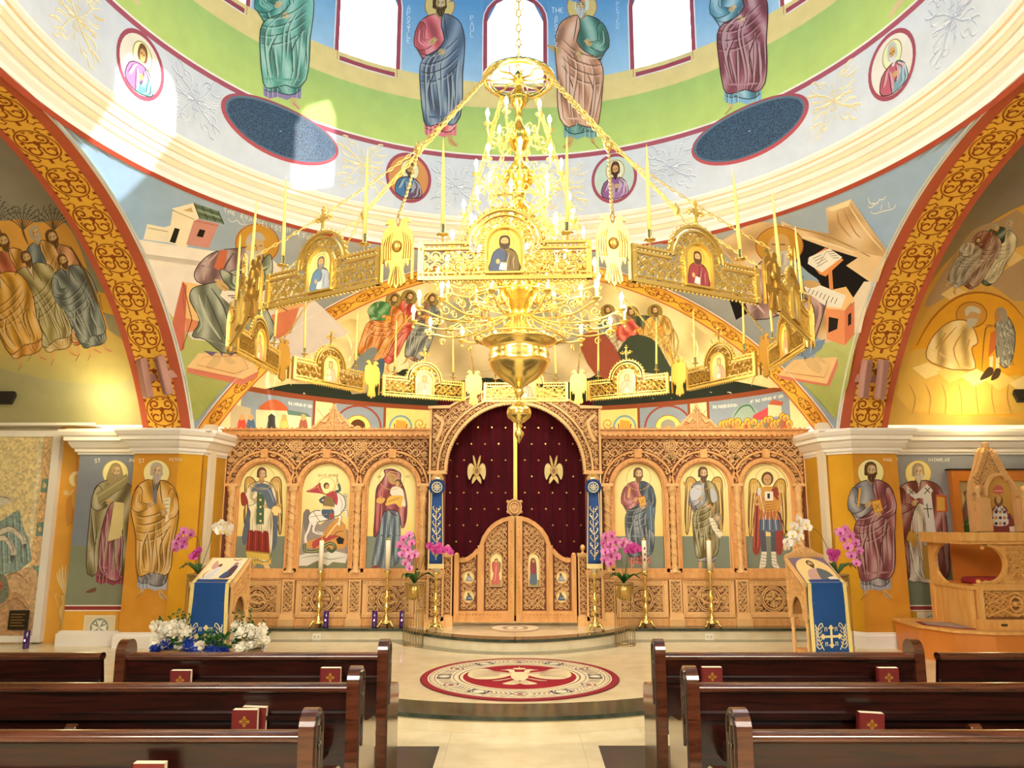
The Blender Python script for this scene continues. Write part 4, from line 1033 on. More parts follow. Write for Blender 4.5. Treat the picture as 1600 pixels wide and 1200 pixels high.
bfig(m, -14, 412, 172, -22, '#D89038', '#E8A63A', 7, wd=1.5, style='both', beard=None)
m.line([(110, 385), (135, 430), (155, 480), (163, 490)], 4, '#6A4A28')
m.poly([(150, 455), (172, 460), (178, 492), (158, 488)], '#E8B048'); m.line([(155, 460), (160, 486)], 1.5, '#8A5A20', k=1)
st(m.build('painted_crowd_scene', st(empty('ceiling_vault_painting'))))
m = Mural(s_barrel, .010, 30)
m.poly(vault_bg(1), lambda x, y: mixh('#7E7468', '#C49A44', min(1, max(0, (y-300)/260))))
m.blob([(1440, 470), (1470, 420), (1510, 380), (1545, 350), (1600, 320), (1680, 300), (1700, 640), (1500, 640), (1420, 640), (1412, 560)], '#D8A040')
m.blob([(1452, 460), (1490, 400), (1520, 360), (1560, 345), (1600, 335), (1600, 470), (1540, 440), (1500, 450), (1450, 480)], '#B09068')
for i in range(6): m.poly([(1470+22*i, 460-14*i), (1500+22*i, 440-12*i), (1530+20*i, 446-12*i), (1490+22*i, 472-14*i)], ('#F0CC80', '#E4B458')[i % 2])
bfig(m, 1580, 345, 120, 26, '#3A4A38', '#E8D8B0', 5, hair='#A8A090', beard='#A8A090', wd=1.3)
bfig(m, 1558, 352, 120, 28, '#8A4A38', '#A88068', 6, wd=1.2, hair='#A8A090')
bfig(m, 1530, 372, 95, 30, '#D0C0A8', '#A89880', 8, wd=1.2, head=True)
m.blob([(1420, 560), (1450, 500), (1490, 465), (1530, 455), (1570, 468), (1600, 500), (1640, 560), (1640, 640), (1430, 640)], '#E39A20'); m.line([(1425, 555), (1455, 500), (1495, 465), (1535, 457), (1575, 470), (1602, 500)], 3, '#9A5C14')
m.blob([(1415, 560), (1450, 545), (1500, 570), (1560, 590), (1600, 588), (1640, 640), (1420, 640)], '#D6A848')
for i in range(5): m.poly([(1425+38*i, 575+6*i), (1450+38*i, 566+5*i), (1478+36*i, 580+5*i), (1446+38*i, 592+6*i)], ('#F2D288', '#EABF60')[i % 2])
for i in range(7): m.line([(1420+26*i, 600), (1430+24*i, 622), (1425+26*i, 648)], 2, '#A87A38')
# seated figure and man in grey fleece
m.ell(1518, 492, 24, 20, '#C98830'); m.ring(1518, 492, 24, 20, 1.3, '#8A5018')
S = [(1505, 500), (1520, 510), (1528, 535), (1518, 545), (1524, 575), (1500, 578), (1478, 575), (1448, 560), (1455, 530), (1480, 505)]
m.G += [(1445, 480, 1590, 590, 4.5, IDT)]; m.blob(S, pshade('#F0C878', .16, .05)); m.line(S, 1.4, '#7A4A18', k=3, taper=0, closed=True)
for A in ([(1495, 510), (1470, 540), (1465, 565)], [(1508, 515), (1490, 545), (1500, 575)], [(1515, 530), (1508, 555)], [(1478, 520), (1462, 545)]): m.line(A, 2, '#B07C30')
m.blob([(1510, 484), (1522, 482), (1531, 488), (1529, 500), (1518, 508), (1509, 500)], '#C09058'); m.blob([(1508, 484), (1516, 478), (1530, 482), (1532, 490), (1518, 487), (1510, 494)], '#C8C0B0'); m.blob([(1512, 498), (1528, 499), (1520, 512), (1510, 508)], '#B8AC98')
F = [(1562, 488), (1575, 495), (1586, 520), (1582, 560), (1570, 575), (1558, 560), (1556, 530), (1555, 505)]
m.blob(F, '#8E8C84'); m.line(F, 1.4, '#3A3834', k=3, taper=0, closed=True)
rnd = random.Random(2)
for i in range(50):
    x, y = 1558+rnd.random()*26, 496+rnd.random()*72; m.line([(x, y), (x-1, y+4), (x+2, y+7)], 1.4, '#D8D6CC' if i % 2 else '#5A5854', k=1)
m.blob([(1556, 484), (1566, 480), (1573, 487), (1572, 500), (1558, 502)], '#9A8A78'); m.blob([(1554, 488), (1560, 486), (1562, 500), (1555, 503)], '#B07848')
m.poly([(1548, 520), (1557, 515), (1556, 545), (1544, 558)], '#C8642C'); m.poly([(1546, 558), (1552, 556), (1551, 574), (1546, 574)], '#F0DCA8'); m.poly([(1556, 558), (1562, 558), (1561, 576), (1556, 576)], '#F0DCA8')
m.blob([(1544, 574), (1552, 576), (1550, 586), (1534, 594), (1532, 590)], '#3A2A1C'); m.blob([(1556, 576), (1564, 578), (1560, 590), (1548, 594)], '#3A2A1C')
m.line([(1554, 510), (1540, 514), (1534, 580)], 1.8, '#6A4420'); m.line([(1540, 507), (1550, 512)], 2, '#B07848')
st(m.build('painted_rocky_landscape', st(empty('ceiling_vault_painting'))))
# ------------------------------------------------------------------ apse conch and frieze
APS = st(empty('wall_apse_painting'))
def apse_bg():
    pts = []
    for i in range(49):
        a = R_(-60+120*i/48); X = 5.0*math.sin(R_(-aE*1.02+2*aE*1.02*i/48)); Zt = EAST_C[0]+math.sqrt(25-X*X); pts.append(project((X, YC+HS+EASTW+.02, EYE+Zt)))
    amax = math.acos((YC+HS+EASTW+.03-AYC)/4.626)
    zz_ = []
    for i in range(49):
        a = amax-2*amax*i/48; zz_.append(project((4.626*math.sin(a), AYC+4.626*math.cos(a), EYE+1.27)))
    return pts+zz_
m = Mural(s_apse, .010, 16)
m.poly(apse_bg(), '#E8D79A')
def arcz(Z, r, x0, x1, n=24, yc=AYC):
    out = []
    for i in range(n+1):
        x = x0+(x1-x0)*i/n; out.append(project((x, yc+math.sqrt(max(r*r-x*x, .01)), EYE+Z)))
    return out
# dark cave band above the frieze
top = arcz(1.86, 4.626, -4, 4)
m.poly(arcz(1.86, 4.626, -4.05, 4.05, 30)+[(1222, 610), (1150, 596), (1100, 575), (1040, 582), (960, 570), (880, 590), (800, 570), (720, 590), (650, 575), (560, 585), (500, 600), (450, 600), (395, 612)], '#18201A')
rocks = [([(386, 608), (430, 560), (500, 520), (560, 500), (530, 590), (440, 600)], '#E2C985'), ([(420, 590), (470, 540), (540, 530), (640, 560), (600, 590), (500, 600)], '#EBDCA4'), ([(600, 480), (660, 440), (800, 425), (980, 440), (1040, 470), (1100, 520), (1180, 580), (1120, 590), (1040, 540), (960, 500), (860, 470), (760, 470), (660, 500)], '#EEDD9E'),
         ([(640, 520), (700, 500), (760, 520), (820, 500), (900, 530), (940, 580), (860, 600), (760, 590), (680, 600), (640, 575)], '#C7B78C'), ([(700, 470), (800, 452), (900, 470), (920, 520), (860, 540), (760, 530), (700, 510)], '#AEB1A0')]
m.G += [(395, 425, 1215, 605, 9, IDT)]
for q_, (p, c) in enumerate(rocks): m.blob(p, pshade(c, .055*(-1 if sum(a[0] for a in p)/len(p) < 800 else 1), .06, q_, .02, .22, .35))
for i in range(26):
    x = 420+30*i; y = 590-120*math.sin(math.pi*(x-360)/900); m.line([(x, y), (x+10, y+24), (x+4, y+50)], 3, '#B89C5C' if i % 2 else '#FBF0C4')
for x, y, r in ((620, 600, 22), (560, 604, 20), (1000, 604, 24)): m.poly([(x-r, y-8), (x, y-16), (x+r, y-6), (x+r*.6, y+10), (x-r*.5, y+12)], '#9A8E74')
for i in range(26):
    x = 440+29*i; 
    if 660 < x < 950: continue
    m.line([(x, 618+6*math.sin(i)), (x+6, 614), (x+10, 622)], 1.6, '#D8DCC8')
# figures of the two groups
def lean(x, y, H, rot, c1, c2, sd, **k): saint(m, x, y, H, c1, c2, rot=rot, halo='#8E7A3A', rim='#5A4618', hair='#4A3020', beard='#5A4A30', seed=sd, skin='#C89A58', lines=5, **k)
lean(676, 462, 118, 18, '#8A6A5A', '#6A7880', 6, wd=1.2); lean(642, 458, 128, 22, '#C03A34', '#C84038', 5, wd=1.1, style='both'); lean(618, 462, 124, 24, '#3E8A52', '#D87830', 4, wd=1.5)
lean(948, 480, 115, -14, '#6A7C88', '#C0B090', 7, wd=1.2); lean(984, 483, 120, -18, '#D84840', '#3A4A38', 8, wd=1.7); lean(1022, 480, 118, -10, '#6A8890', '#E0B050', 9, wd=1.2, style='both')
m.blob([(960, 560), (985, 525), (1020, 530), (1040, 560), (1050, 590), (1000, 592), (965, 585)], '#2E3A2E'); m.poly([(955, 575), (1050, 588), (1050, 596), (950, 585)], '#D0CCB8')
m.blob([(905, 530), (940, 520), (965, 550), (975, 590), (930, 585)], '#8A4030')
m.blob([(545, 580), (575, 545), (590, 548), (570, 585)], '#6A7880'); m.blob([(580, 570), (600, 560), (596, 590), (575, 590)], '#3A5470')
# frieze band under the cave: border, scenes, medallions
def fr(x, dy=0):
    # bottom edge of red border at photo x
    X = (x-CX)/FPX*12.2; pass
m.poly(arcz(1.91, 4.60, -4.1, 3.9, 30)+arcz(1.835, 4.626, 4.1, -4.1, 30), '#7E3A20')
def seg(x0, x1, c, zt=1.835, zb=1.28):
    m.poly(arcz(zt, 4.626, x0, x1, 10)+arcz(zb, 4.626, x1, x0, 10), c)
def xw(px):   # world x on the frieze for a photo x (at z=1.6)
    p = s_apse(px, 655); return p.x
seg(-4.05, xw(488), '#7E8EA4'); seg(xw(488), xw(492), '#7E3A20'); seg(xw(493), xw(519), '#E4D2A0'); seg(xw(519), xw(523), '#7E3A20'); seg(xw(524), xw(599), '#7E8EA4'); seg(xw(599), xw(603), '#7E3A20'); seg(xw(603), xw(672), '#EFD27A')
seg(xw(935), xw(996), '#EFD27A'); seg(xw(996), xw(1000), '#7E3A20'); seg(xw(1000), xw(1075), '#7E8EA4'); seg(xw(1075), xw(1079), '#7E3A20'); seg(xw(1080), xw(1105), '#E4D2A0'); seg(xw(1105), xw(1109), '#7E3A20'); seg(xw(1109), 4.05, '#7E8EA4')
# left scene: domed building, people in doorways
m.blob([(405, 640), (415, 628), (428, 624), (442, 630), (449, 642)], '#B4532F'); m.poly([(400, 640), (450, 642), (450, 690), (400, 690)], '#D9C89C'); m.poly([(450, 645), (486, 652), (486, 690), (450, 690)], '#E9D8A8'); m.poly([(360, 630), (392, 638), (392, 690), (360, 690)], '#B9A886'); m.poly([(448, 640), (480, 646), (486, 652), (450, 648)], '#4E7068')
for x, c in ((378, '#C04030'), (424, '#50565A'), (444, '#D8A040'), (474, '#8A4A3A'), (392, '#3E5A78')): m.blob([(x-6, 660), (x, 652), (x+6, 660), (x+8, 690), (x-8, 690)], c); m.ell(x, 652, 4, 5, '#C8965A')
m.poly([(419, 650), (424, 646), (430, 650), (430, 672), (419, 672)], '#2A2A2A'); m.ell(444, 665, 6, 8, '#E8B860'); m.text('THE MOTHER OF GOD', 450, 628, 4.5, '#E8ECE4', .8, dx=2.2, dy=.3)
for cx, hair in ((559, '#4A2A18'), (1044, '#8A8880')):
    m.ring(cx, 668, 36, 34, 3, '#8A3A2A'); m.ell(cx, 668, 20, 19, '#F0D468'); m.ring(cx, 668, 20, 19, 1.2, '#A06A28'); m.blob([(cx-12, 672), (cx-10, 660), (cx, 655), (cx+10, 660), (cx+12, 672), (cx+12, 690), (cx-12, 690)], hair); m.ell(cx, 676, 8, 11, '#C8965A')
for cx in (626, 976):
    m.ring(cx, 668, 17, 18, 3.2, '#6E9CAA'); m.poly([(cx-7, 656), (cx+8, 658), (cx+10, 690), (cx-10, 690)], '#D89A38'); m.line([(cx-10, 662), (cx-6, 690)], 2.2, '#8A3A20', k=1); m.line([(cx+10, 662), (cx+6, 690)], 2.2, '#8A3A20', k=1)
for cx in (656, 950): m.line(spiral(cx, 662, 10, 0, 1.5, 2), 1.8, '#B58A30', k=1, taper=0); m.line(spiral(cx-5, 680, 8, 2, -1.3, 2), 1.6, '#B58A30', k=1, taper=0)
m.line([(495, 638), (518, 668)], 1.2, '#8A7A50', k=1); m.line([(518, 642), (494, 668)], 1.2, '#8A7A50', k=1); m.line([(1082, 640), (1104, 668)], 1.2, '#8A7A50', k=1); m.line([(1104, 640), (1082, 668)], 1.2, '#8A7A50', k=1)
# right scene: haloed crowd, red awning, small house
m.blob([(1142, 660), (1150, 640), (1165, 630), (1178, 636), (1184, 650)], '#8AA49A'); m.line([(1146, 652), (1158, 636), (1172, 634), (1180, 646)], 3, '#3E6A58'); m.blob([(1176, 650), (1200, 636), (1212, 624), (1210, 640), (1188, 656)], '#C8404A'); m.poly([(1200, 632), (1205, 628), (1220, 626), (1222, 650), (1200, 652)], '#E8CFA0'); m.poly([(1200, 632), (1208, 624), (1224, 628), (1222, 634)], '#B05038')
rnd = random.Random(5)
for i in range(22):
    x = 1128+5*i; y = 668-rnd.random()*14+(-4 if x > 1190 else 4); m.ell(x, y, 5.5, 6, '#E0B03C'); m.ring(x, y, 5.5, 6, .9, '#7A4A18'); m.ell(x, y+1.5, 2.8, 3.6, '#A8764A'); m.blob([(x-4, y+6), (x+4, y+6), (x+5, y+20), (x-5, y+20)], ('#A84438', '#C8862E', '#6A6A58', '#8A5A40')[i % 4])
m.text('THE PRESENTATION', 1113, 634, 4.5, '#E8ECE4', .8, dx=2.4, dy=-.2); m.text('OF THE MOTHER OF GOD', 1172, 626, 4.5, '#E8ECE4', .8, dx=2.6, dy=-.5)
st(m.build('painted_conch_and_frieze', APS))
# ------------------------------------------------------------------ pier saints
def X_(px, Y, z=.0): return (px-CX)/FPX*(Y*CP+z*SP)
def flatm(Y, off=.006): return Mural(lambda x, z, o: Vector((x, Y-o, EYE+z)), off, 0)
bgm = flatm(9.92, .003)
bgm.rect(-5.755, -.38, -4.955, .805, '#78808F'); bgm.rect(-5.755, -1.12, -4.955, -.38, '#7C8268'); bgm.rect(-5.755, -1.195, -4.955, -1.12, '#F0E4D0'); bgm.rect(-5.755, -1.18, -4.955, -1.135, '#8E2F30')
bgm.rect(-5.755, -1.62, -4.955, -1.195, '#E8A030'); bgm.rect(-5.755, -1.6, -4.955, -1.57, '#8E2F30')
st(bgm.build('painted_ground', PL))
def crossbox(x, z, Y, par):
    m = flatm(Y, .007); m.rect(x-.2, z-.155, x+.2, z+.155, '#F3E6C2'); m.rect(x-.185, z-.14, x+.185, z+.14, '#E9D6A6')
    m.ell(x, z, .125, .125, '#8A9684'); m.ring(x, z, .125, .125, .008, '#F6EED6')
    for q in range(4):
        A = math.pi/2*q; c, s = math.cos(A), math.sin(A)
        m.poly([(x, z), (x+.1*c-.045*s, z+.1*s+.045*c), (x+.085*c, z+.085*s), (x+.1*c+.045*s, z+.1*s-.045*c)], '#F6EED6'); A += math.pi/4; m.ell(x+.08*math.cos(A), z+.08*math.sin(A), .014, .014, '#F6EED6', 8)
    st(m.build('painted_cross_panel', par))
crossbox(X_(156, 9.92, -1.35), -1.4, 9.92, PL)
m = Mural(planeY(9.92), .008)
saint(m, 181, 727, 200, '#A04A5C', '#8E8256', rot=3.3, hair='#8A7A58', beard='#A08A68', veil='#9A8A5C', halo='#F8EAA0', style='mantle', pose='bless', hem='#8C3A48', wd=1.08, seed=21, bare=False, skin='#C8A068', rim='#E8D070')
m.poly([(178, 784), (194, 786), (191, 840), (168, 846)], '#E8D28A'); m.line([(178, 784), (168, 846)], 1.2, '#8a7038', k=1); m.poly([(150, 770), (198, 740), (202, 752), (155, 790)], '#94885A'); m.line([(152, 776), (198, 746)], 1.6, '#C8BC8C'); m.line([(154, 786), (200, 757)], 1.4, '#5E5430')
m.blob([(150, 918), (140, 921), (134, 926), (148, 925)], '#6a4430'); m.text('ST', 148, 717, 6, '#F6F0E4', 1); m.text('PAISI', 203, 717, 5, '#F6F0E4', .9); 
st(m.build('painted_saint', PL))
m = Mural(planeY(9.75), .008)
saint(m, 245, 726, 210, '#7A7478', '#E2A03C', rot=2.6, hair='#B0A498', beard='#B4A89C', halo='#F8EAA0', pose='scroll', style='both', hem='#A8B0C0', wd=1.08, seed=31, skin='#CBA068', rim='#B88A30')
m.poly([(237, 764), (246, 764), (245, 785), (241, 790)], '#6E686E'); m.text('ST', 217, 717, 6, '#F6EAC8', 1); m.text('PETER', 265, 716, 4.6, '#F6EAC8', .9, dx=4.2)
st(m.build('painted_saint', PL))
# deep ochre chamfer and the slim ornamental strip
bgm = Mural(lambda u, z, o: Vector((-4.38+.22*u, 9.75+.23*u-o, EYE+z)), .004); bgm.rect(.02, -1.42, .98, .8, '#D2931A'); st(bgm.build('painted_chamfer', PL))
bgm = Mural(lambda u, z, o: Vector((4.38-.22*u, 9.75+.23*u-o, EYE+z)), .004); bgm.rect(.02, -1.42, .98, .8, '#D2931A'); st(bgm.build('painted_chamfer', PR))
for sx, par in ((-1, PL), (1, PR)):
    g = Mural(lambda y, z, o: Vector((sx*(4.156-.03*(y-9.98)/.77-o), y, EYE+z)), .006); g.rect(9.99, -1.42, 10.7, .8, '#C28714'); g.rect(10.1, -.75, 10.3, .62, '#8A6A3A'); g.rect(10.12, -.73, 10.28, .60, '#E4D4AC'); g.rect(10.15, -.70, 10.25, .57, '#C8B286')
    for i in range(16): g.line([(10.17, -.66+.078*i), (10.23, -.62+.078*i), (10.17, -.60+.078*i)], .012, '#8A7A50')
    st(g.build('painted_side_strip', par))
m = Mural(planeY(9.75), .008)
saint(m, 1360, 725, 212, '#7E7C84', '#8E4850', rot=-2.2, hair='#4A3018', beard='#43290F', halo='#F8EAA0', pose='book', wd=1.1, seed=41, hem='#9A9AA8', skin='#C79C60', rim='#A87A30')
m.line([(1344, 762), (1341, 792)], 5, '#E0A038', k=1); m.text('PAUL', 1381, 716, 4.6, '#F6EAC8', .9, dx=3.6)
st(m.build('painted_saint', PR))
bgm = flatm(9.92, .003)
bgm.rect(4.965, -.38, 9, .805, '#8A8C92'); bgm.rect(4.965, -1.12, 9, -.38, '#70785C'); bgm.rect(4.965, -1.195, 9, -1.12, '#F0E4D0'); bgm.rect(4.965, -1.18, 9, -1.135, '#8E2F30'); bgm.rect(4.965, -1.62, 9, -1.195, '#D99A20')
st(bgm.build('painted_ground', PR)); crossbox(X_(1458, 9.92, -1.3), -1.36, 9.92, PR)
m = Mural(planeY(9.92), .008)
saint(m, 1434, 727, 205, '#DCD2B8', '#8A4440', rot=-3.0, hair='#9A8A70', beard='#D0C4AC', halo='#F2DC84', style='mantle', pose='bless', wd=1.18, seed=51, bare=False, skin='#C8A068', rim='#D8A840')
m.poly([(1416, 758), (1432, 772), (1448, 756), (1458, 766), (1450, 780), (1436, 778), (1430, 780), (1417, 770)], '#DAD6CC')
m.poly([(1442, 776), (1455, 772), (1462, 830), (1468, 895), (1456, 893), (1449, 840)], '#DCD8D2')
for y, x in ((795, 1450), (852, 1456)): m.line([(x-2, y-8), (x+1, y+14)], 2, '#4A4440', k=1); m.line([(x-7, y), (x+7, y)], 2, '#4A4440', k=1)
m.line([(1420, 765), (1428, 772)], 2, '#4A4440', k=1); m.line([(1428, 765), (1420, 773)], 2, '#4A4440', k=1); m.line([(1445, 762), (1453, 770)], 2, '#4A4440', k=1); m.line([(1453, 762), (1444, 772)], 2, '#4A4440', k=1)
m.poly([(1462, 773), (1479, 774), (1481, 800), (1463, 800)], '#C4542C'); m.poly([(1464, 776), (1476, 777), (1477, 798), (1464, 798)], '#D8A440'); m.poly([(1422, 826), (1436, 836), (1430, 858), (1416, 842)], '#C8963A'); m.poly([(1440, 850), (1452, 852), (1458, 905), (1444, 905)], '#B88C3A')
m.text('NICHOLAS', 1451, 716, 5, '#F2EEE4', 1, dx=4.2); m.text('ST', 1396, 716, 5, '#F2EEE4', .9)
st(m.build('painted_saint', PR))
# angel and vase on the ochre wall beside the mosaic
m = Mural(planeY(10.12), .006)
m.poly([(96, 660), (150, 660), (140, 1010), (60, 1010)], '#EBA63C'); 
m.blob([(118, 690), (135, 700), (133, 740), (120, 760), (118, 720)], '#DC9844'); m.blob([(104, 780), (120, 776), (134, 790), (130, 860), (115, 820), (104, 822)], '#D8903C')
m.ell(121, 749, 13, 13, '#F8E8A8'); m.blob([(116, 745), (122, 741), (130, 747), (128, 758), (118, 757)], '#E2B068'); m.blob([(118, 756), (134, 756), (136, 790), (120, 800), (112, 784)], '#EFB458'); m.line([(118, 762), (108, 772), (101, 770)], 4, '#F2C070'); m.line([(122, 760), (120, 790)], 1.2, '#B87A30'); m.ell(103, 770, 4, 4, '#F0D090')
V = [(95, 930), (108, 930), (107, 942), (112, 955), (106, 975), (104, 987), (94, 987), (95, 975), (91, 955), (96, 942)]
m.blob(V, '#F2CE78'); m.line(V, 1, '#C08A30', k=3, taper=0, closed=True)
for a in range(7): A = R_(-150+20*a); m.line([(102, 930), (102+12*math.cos(A), 915+14*math.sin(A)), (103+16*math.cos(A), 905+22*math.sin(A))], 3, '#F6DC98')
m.line([(94, 932), (86, 928), (92, 950)], 1.6, '#F2CE78')
st(m.build('painted_angel_and_vase', EWL))
# ================================================================== ICON SCREEN
def fx(px): return (px-CX)*.00895
YI = 10.65
def fz(py, Y=YI): return atY(805, py, Y).z-EYE
OAK = mat('honey_oak', '#E4AC6C', .42, col2='#D29656', nscale=3, stretch=(6, 6, 1.2), bump=.15, bscale=90)
OAKL = mat('light_carved_oak', '#EABA7C', .45, noise=.1, nscale=6)
OAKD = mat('shadowed_back_board', '#8A5636', .7, noise=.15, nscale=5)  # dark brown stands for the shade behind the openwork
GOLDP = mat('gilt_brass', '#E9C25A', .22, 1, noise=.06, nscale=10)
GOLDL = mat('pale_gilt', '#E8C76E', .3, .75)
BRASS = mat('polished_brass', '#EFD27E', .2, .9)
def lace(mb, test, x0, x1, z0, z1, cell, y, depth=.014, w=.006, mi=0, fn=None, seg=10, big=True):
    """openwork scrolls: rings, petals and linking curls, kept where test(x,z) holds; raised along -Y"""
    fn = fn or (lambda x, z: (x, y, EYE+z)); D = (0, -depth, 0) if not hasattr(fn, 'd') else fn.d
    def put(pts, ww=w):
        run = []
        for p in pts:
            if test(*p): run.append(p)
            else:
                if len(run) > 1: mb.ribbon([fn(*q) for q in run], ww, D, mi)
                run = []
        if len(run) > 1: mb.ribbon([fn(*q) for q in run], ww, D, mi)
    nz = max(1, round((z1-z0)/cell)); nx = max(1, round((x1-x0)/cell)); cz = (z1-z0)/nz; cx_ = (x1-x0)/nx
    for j in range(-1, nz+1):
        for i in range(-1, nx+1):
            cx = x0+(i+.5)*cx_; cz0 = z0+(j+.5)*cz; r = min(cz, cx_)*.46
            if not (test(cx+r, cz0) or test(cx-r, cz0) or test(cx, cz0+r) or test(cx, cz0-r) or test(cx, cz0)): continue
            put([(cx+r*math.cos(2*math.pi*k/seg), cz0+r*math.sin(2*math.pi*k/seg)) for k in range(seg+1)])
            if (i+j) % 2 == 0:
                for q in range(5):
                    a = math.pi*(.1+.2*q) if j % 2 == 0 else math.pi*(.1+.2*q)+math.pi
                    put([(cx, cz0-(.5*r if j % 2 == 0 else -.5*r)), (cx+r*.55*math.cos(a), cz0+r*.5*math.sin(a)), (cx+r*.85*math.cos(a), cz0+r*.85*math.sin(a))], w*.9)
            else:
                s = 1 if (i//2+j) % 2 else -1
                put([(cx+s*r*f*math.cos(A), cz0+r*f*math.sin(A)) for f, A in ((1, -.5), (.8, .3), (.66, 1.3), (.5, 2.4), (.4, 3.6), (.3, 5)) ])
                put([(cx-s*r*.9, cz0-r*.3), (cx-s*r*.5, cz0-r*.5), (cx-s*r*.1, cz0-r*.75)])
            # curls filling the corners between rings
            for sx_, sz_ in ((1, 1), (-1, 1)):
                gx, gz = cx+sx_*cx_/2, cz0+sz_*cz/2
                put([(gx-r*.28, gz), (gx, gz+r*.2), (gx+r*.28, gz)], w*.8) if sx_ > 0 else None
def frame(mb, x0, x1, z0, z1, w, y, d, mi=0):
    """rectangular moulded frame, front at y-d"""
    mb.bb(x0, x1, y-d, y, EYE+z0, EYE+z0+w, mi); mb.bb(x0, x1, y-d, y, EYE+z1-w, EYE+z1, mi)
    mb.bb(x0, x0+w, y-d, y, EYE+z0+w, EYE+z1-w, mi); mb.bb(x1-w, x1, y-d, y, EYE+z0+w, EYE+z1-w, mi)
def archpts(cx, zs, r, n=20, a0=180, a1=0): return [(cx+r*math.cos(R_(a0+(a1-a0)*i/n)), zs+r*math.sin(R_(a0+(a1-a0)*i/n))) for i in range(n+1)]
Z_BASE = BEMA-EYE; Z_PL = fz(966); Z_L0 = fz(903); Z_L1 = fz(894); Z_CAP = fz(757); Z_FR = fz(686); Z_TOP = fz(671)
ICX = [fx(408), fx(507), fx(611)]; COLX = [fx(357.5), fx(457), fx(559), fx(661)]
RI = .345; RO = .415; R2 = .50; ZS = fz(761)
ICONS = {}
def wing(sx):
    side = 'left' if sx < 0 else 'right'
    lab = ('carved honey oak icon screen with three arched icons, beside the horse rider icon' if sx < 0 else 'carved honey oak icon screen with three arched icons, beside the barefoot figure with wings')
    lab = 'carved oak icon screen wing holding the horseman and mother and child icons' if sx < 0 else 'carved oak icon screen wing holding the blue robed, winged ascetic and armoured figures'
    root = empty('icon_screen', (sx*2.65, YI, BEMA), 0, lab, 'icon screen', 'icon screen wings')
    mx = lambda x: -x*sx   # local x positions are given for the left wing
    def X(x): return x if sx < 0 else -x
    # plinth and backing
    b = MB(); b.bb(X(-4.12), X(-1.22), YI-.04, YI+.12, BEMA, EYE+Z_PL); b.build('plinth', OAK, par=root, bevel=.008)
    # back board behind the openwork
    arch = []
    for c in ICX: arch += [(X(c-RI-.01), Z_L1)]+[(X(c+(RI+.01)*math.cos(R_(a))), ZS+(RI+.01)*math.sin(R_(a))) for a in range(180, -1, -10)]+[(X(c+RI+.01), Z_L1)]
    out = [(X(-4.10), Z_PL), (X(-4.10), Z_TOP), (X(-1.22), Z_TOP), (X(-1.22), Z_PL)]
    # walk the outline: bottom is closed, arches are cut by a slit through the ledge
    b = MB(); b.bb(X(-4.10), X(-1.22), YI+.02, YI+.05, EYE+Z_PL, EYE+Z_L1)
    poly = [(X(-4.10), Z_L1)]+arch+[(X(-1.22), Z_L1), (X(-1.22), Z_TOP), (X(-4.10), Z_TOP)]
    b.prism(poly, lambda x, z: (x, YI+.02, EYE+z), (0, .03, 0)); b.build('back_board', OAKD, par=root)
    # carved spandrels
    t = MB()
    def test(x, z):
        if not (-4.08 < x < -1.235) or z > Z_FR-.012 or z < Z_CAP+.01: return False
        for c in ICX:
            d = math.hypot(x-c, z-ZS) if z > ZS else abs(x-c)
            if d < RO+.015 or abs(d-R2) < .016: return False
        return True
    class Fn: pass
    f = lambda x, z: (X(x), YI+.018, EYE+z)
    lace(t, test, -4.09, -1.23, Z_CAP, Z_FR, .118, YI, .026, .0085, 0, f)
    t.build('carved_spandrels', OAKL, par=root)
    # arch mouldings
    for k, c in enumerate(ICX):
        a = MB()
        def ringm(r0, r1, y0, y1, z_low):
            o = [(c-r1, z_low)]+archpts(c, ZS, r1, 24)+[(c+r1, z_low)]; i = [(c+r0, z_low)]+archpts(c, ZS, r0, 24, 0, 180)+[(c-r0, z_low)]
            n = len(o); pts = o+i
            P1 = [(X(p[0]), y0, EYE+p[1]) for p in o]; P2 = [(X(p[0]), y0, EYE+p[1]) for p in i[::-1]]
            Q1 = [(X(p[0]), y1, EYE+p[1]) for p in o]; Q2 = [(X(p[0]), y1, EYE+p[1]) for p in i[::-1]]
            a.add(P1+P2+Q1+Q2, [(j, j+1, n+j+1, n+j) for j in range(n-1)]+[(j, j+1, 2*n+j+1, 2*n+j) for j in range(n-1)]+[(n+j, n+j+1, 3*n+j+1, 3*n+j) for j in range(n-1)])
        ringm(RI+.015, RO, YI-.03, YI+.06, Z_L1); ringm(R2-.014, R2+.014, YI-.022, YI+.02, ZS+.0+.03)
        ringm(RI-.005, RI+.02, YI-.005, YI+.06, Z_L1)
        # egg beads round the opening
        bd = [(c-RI-.035, z) for z in [Z_L1+.06+.055*q for q in range(int((ZS-Z_L1-.05)/.055))]]+archpts(c, ZS, RI+.035, 16)+[(c+RI+.035, z) for z in [Z_L1+.06+.055*q for q in range(int((ZS-Z_L1-.05)/.055))]]
        for x, z in bd: a.ball((X(x), YI-.03, EYE+z), .011, 5)
        a.bb(X(c-.05), X(c+.05), YI-.05, YI, EYE+ZS+RO-.005, EYE+ZS+R2+.03)
        a.bb(X(c-RI-.06), X(c+RI+.06), YI-.03, YI+.06, EYE+Z_L1, EYE+Z_L1+.05)
        a.build('arch_moulding', OAK, par=root)
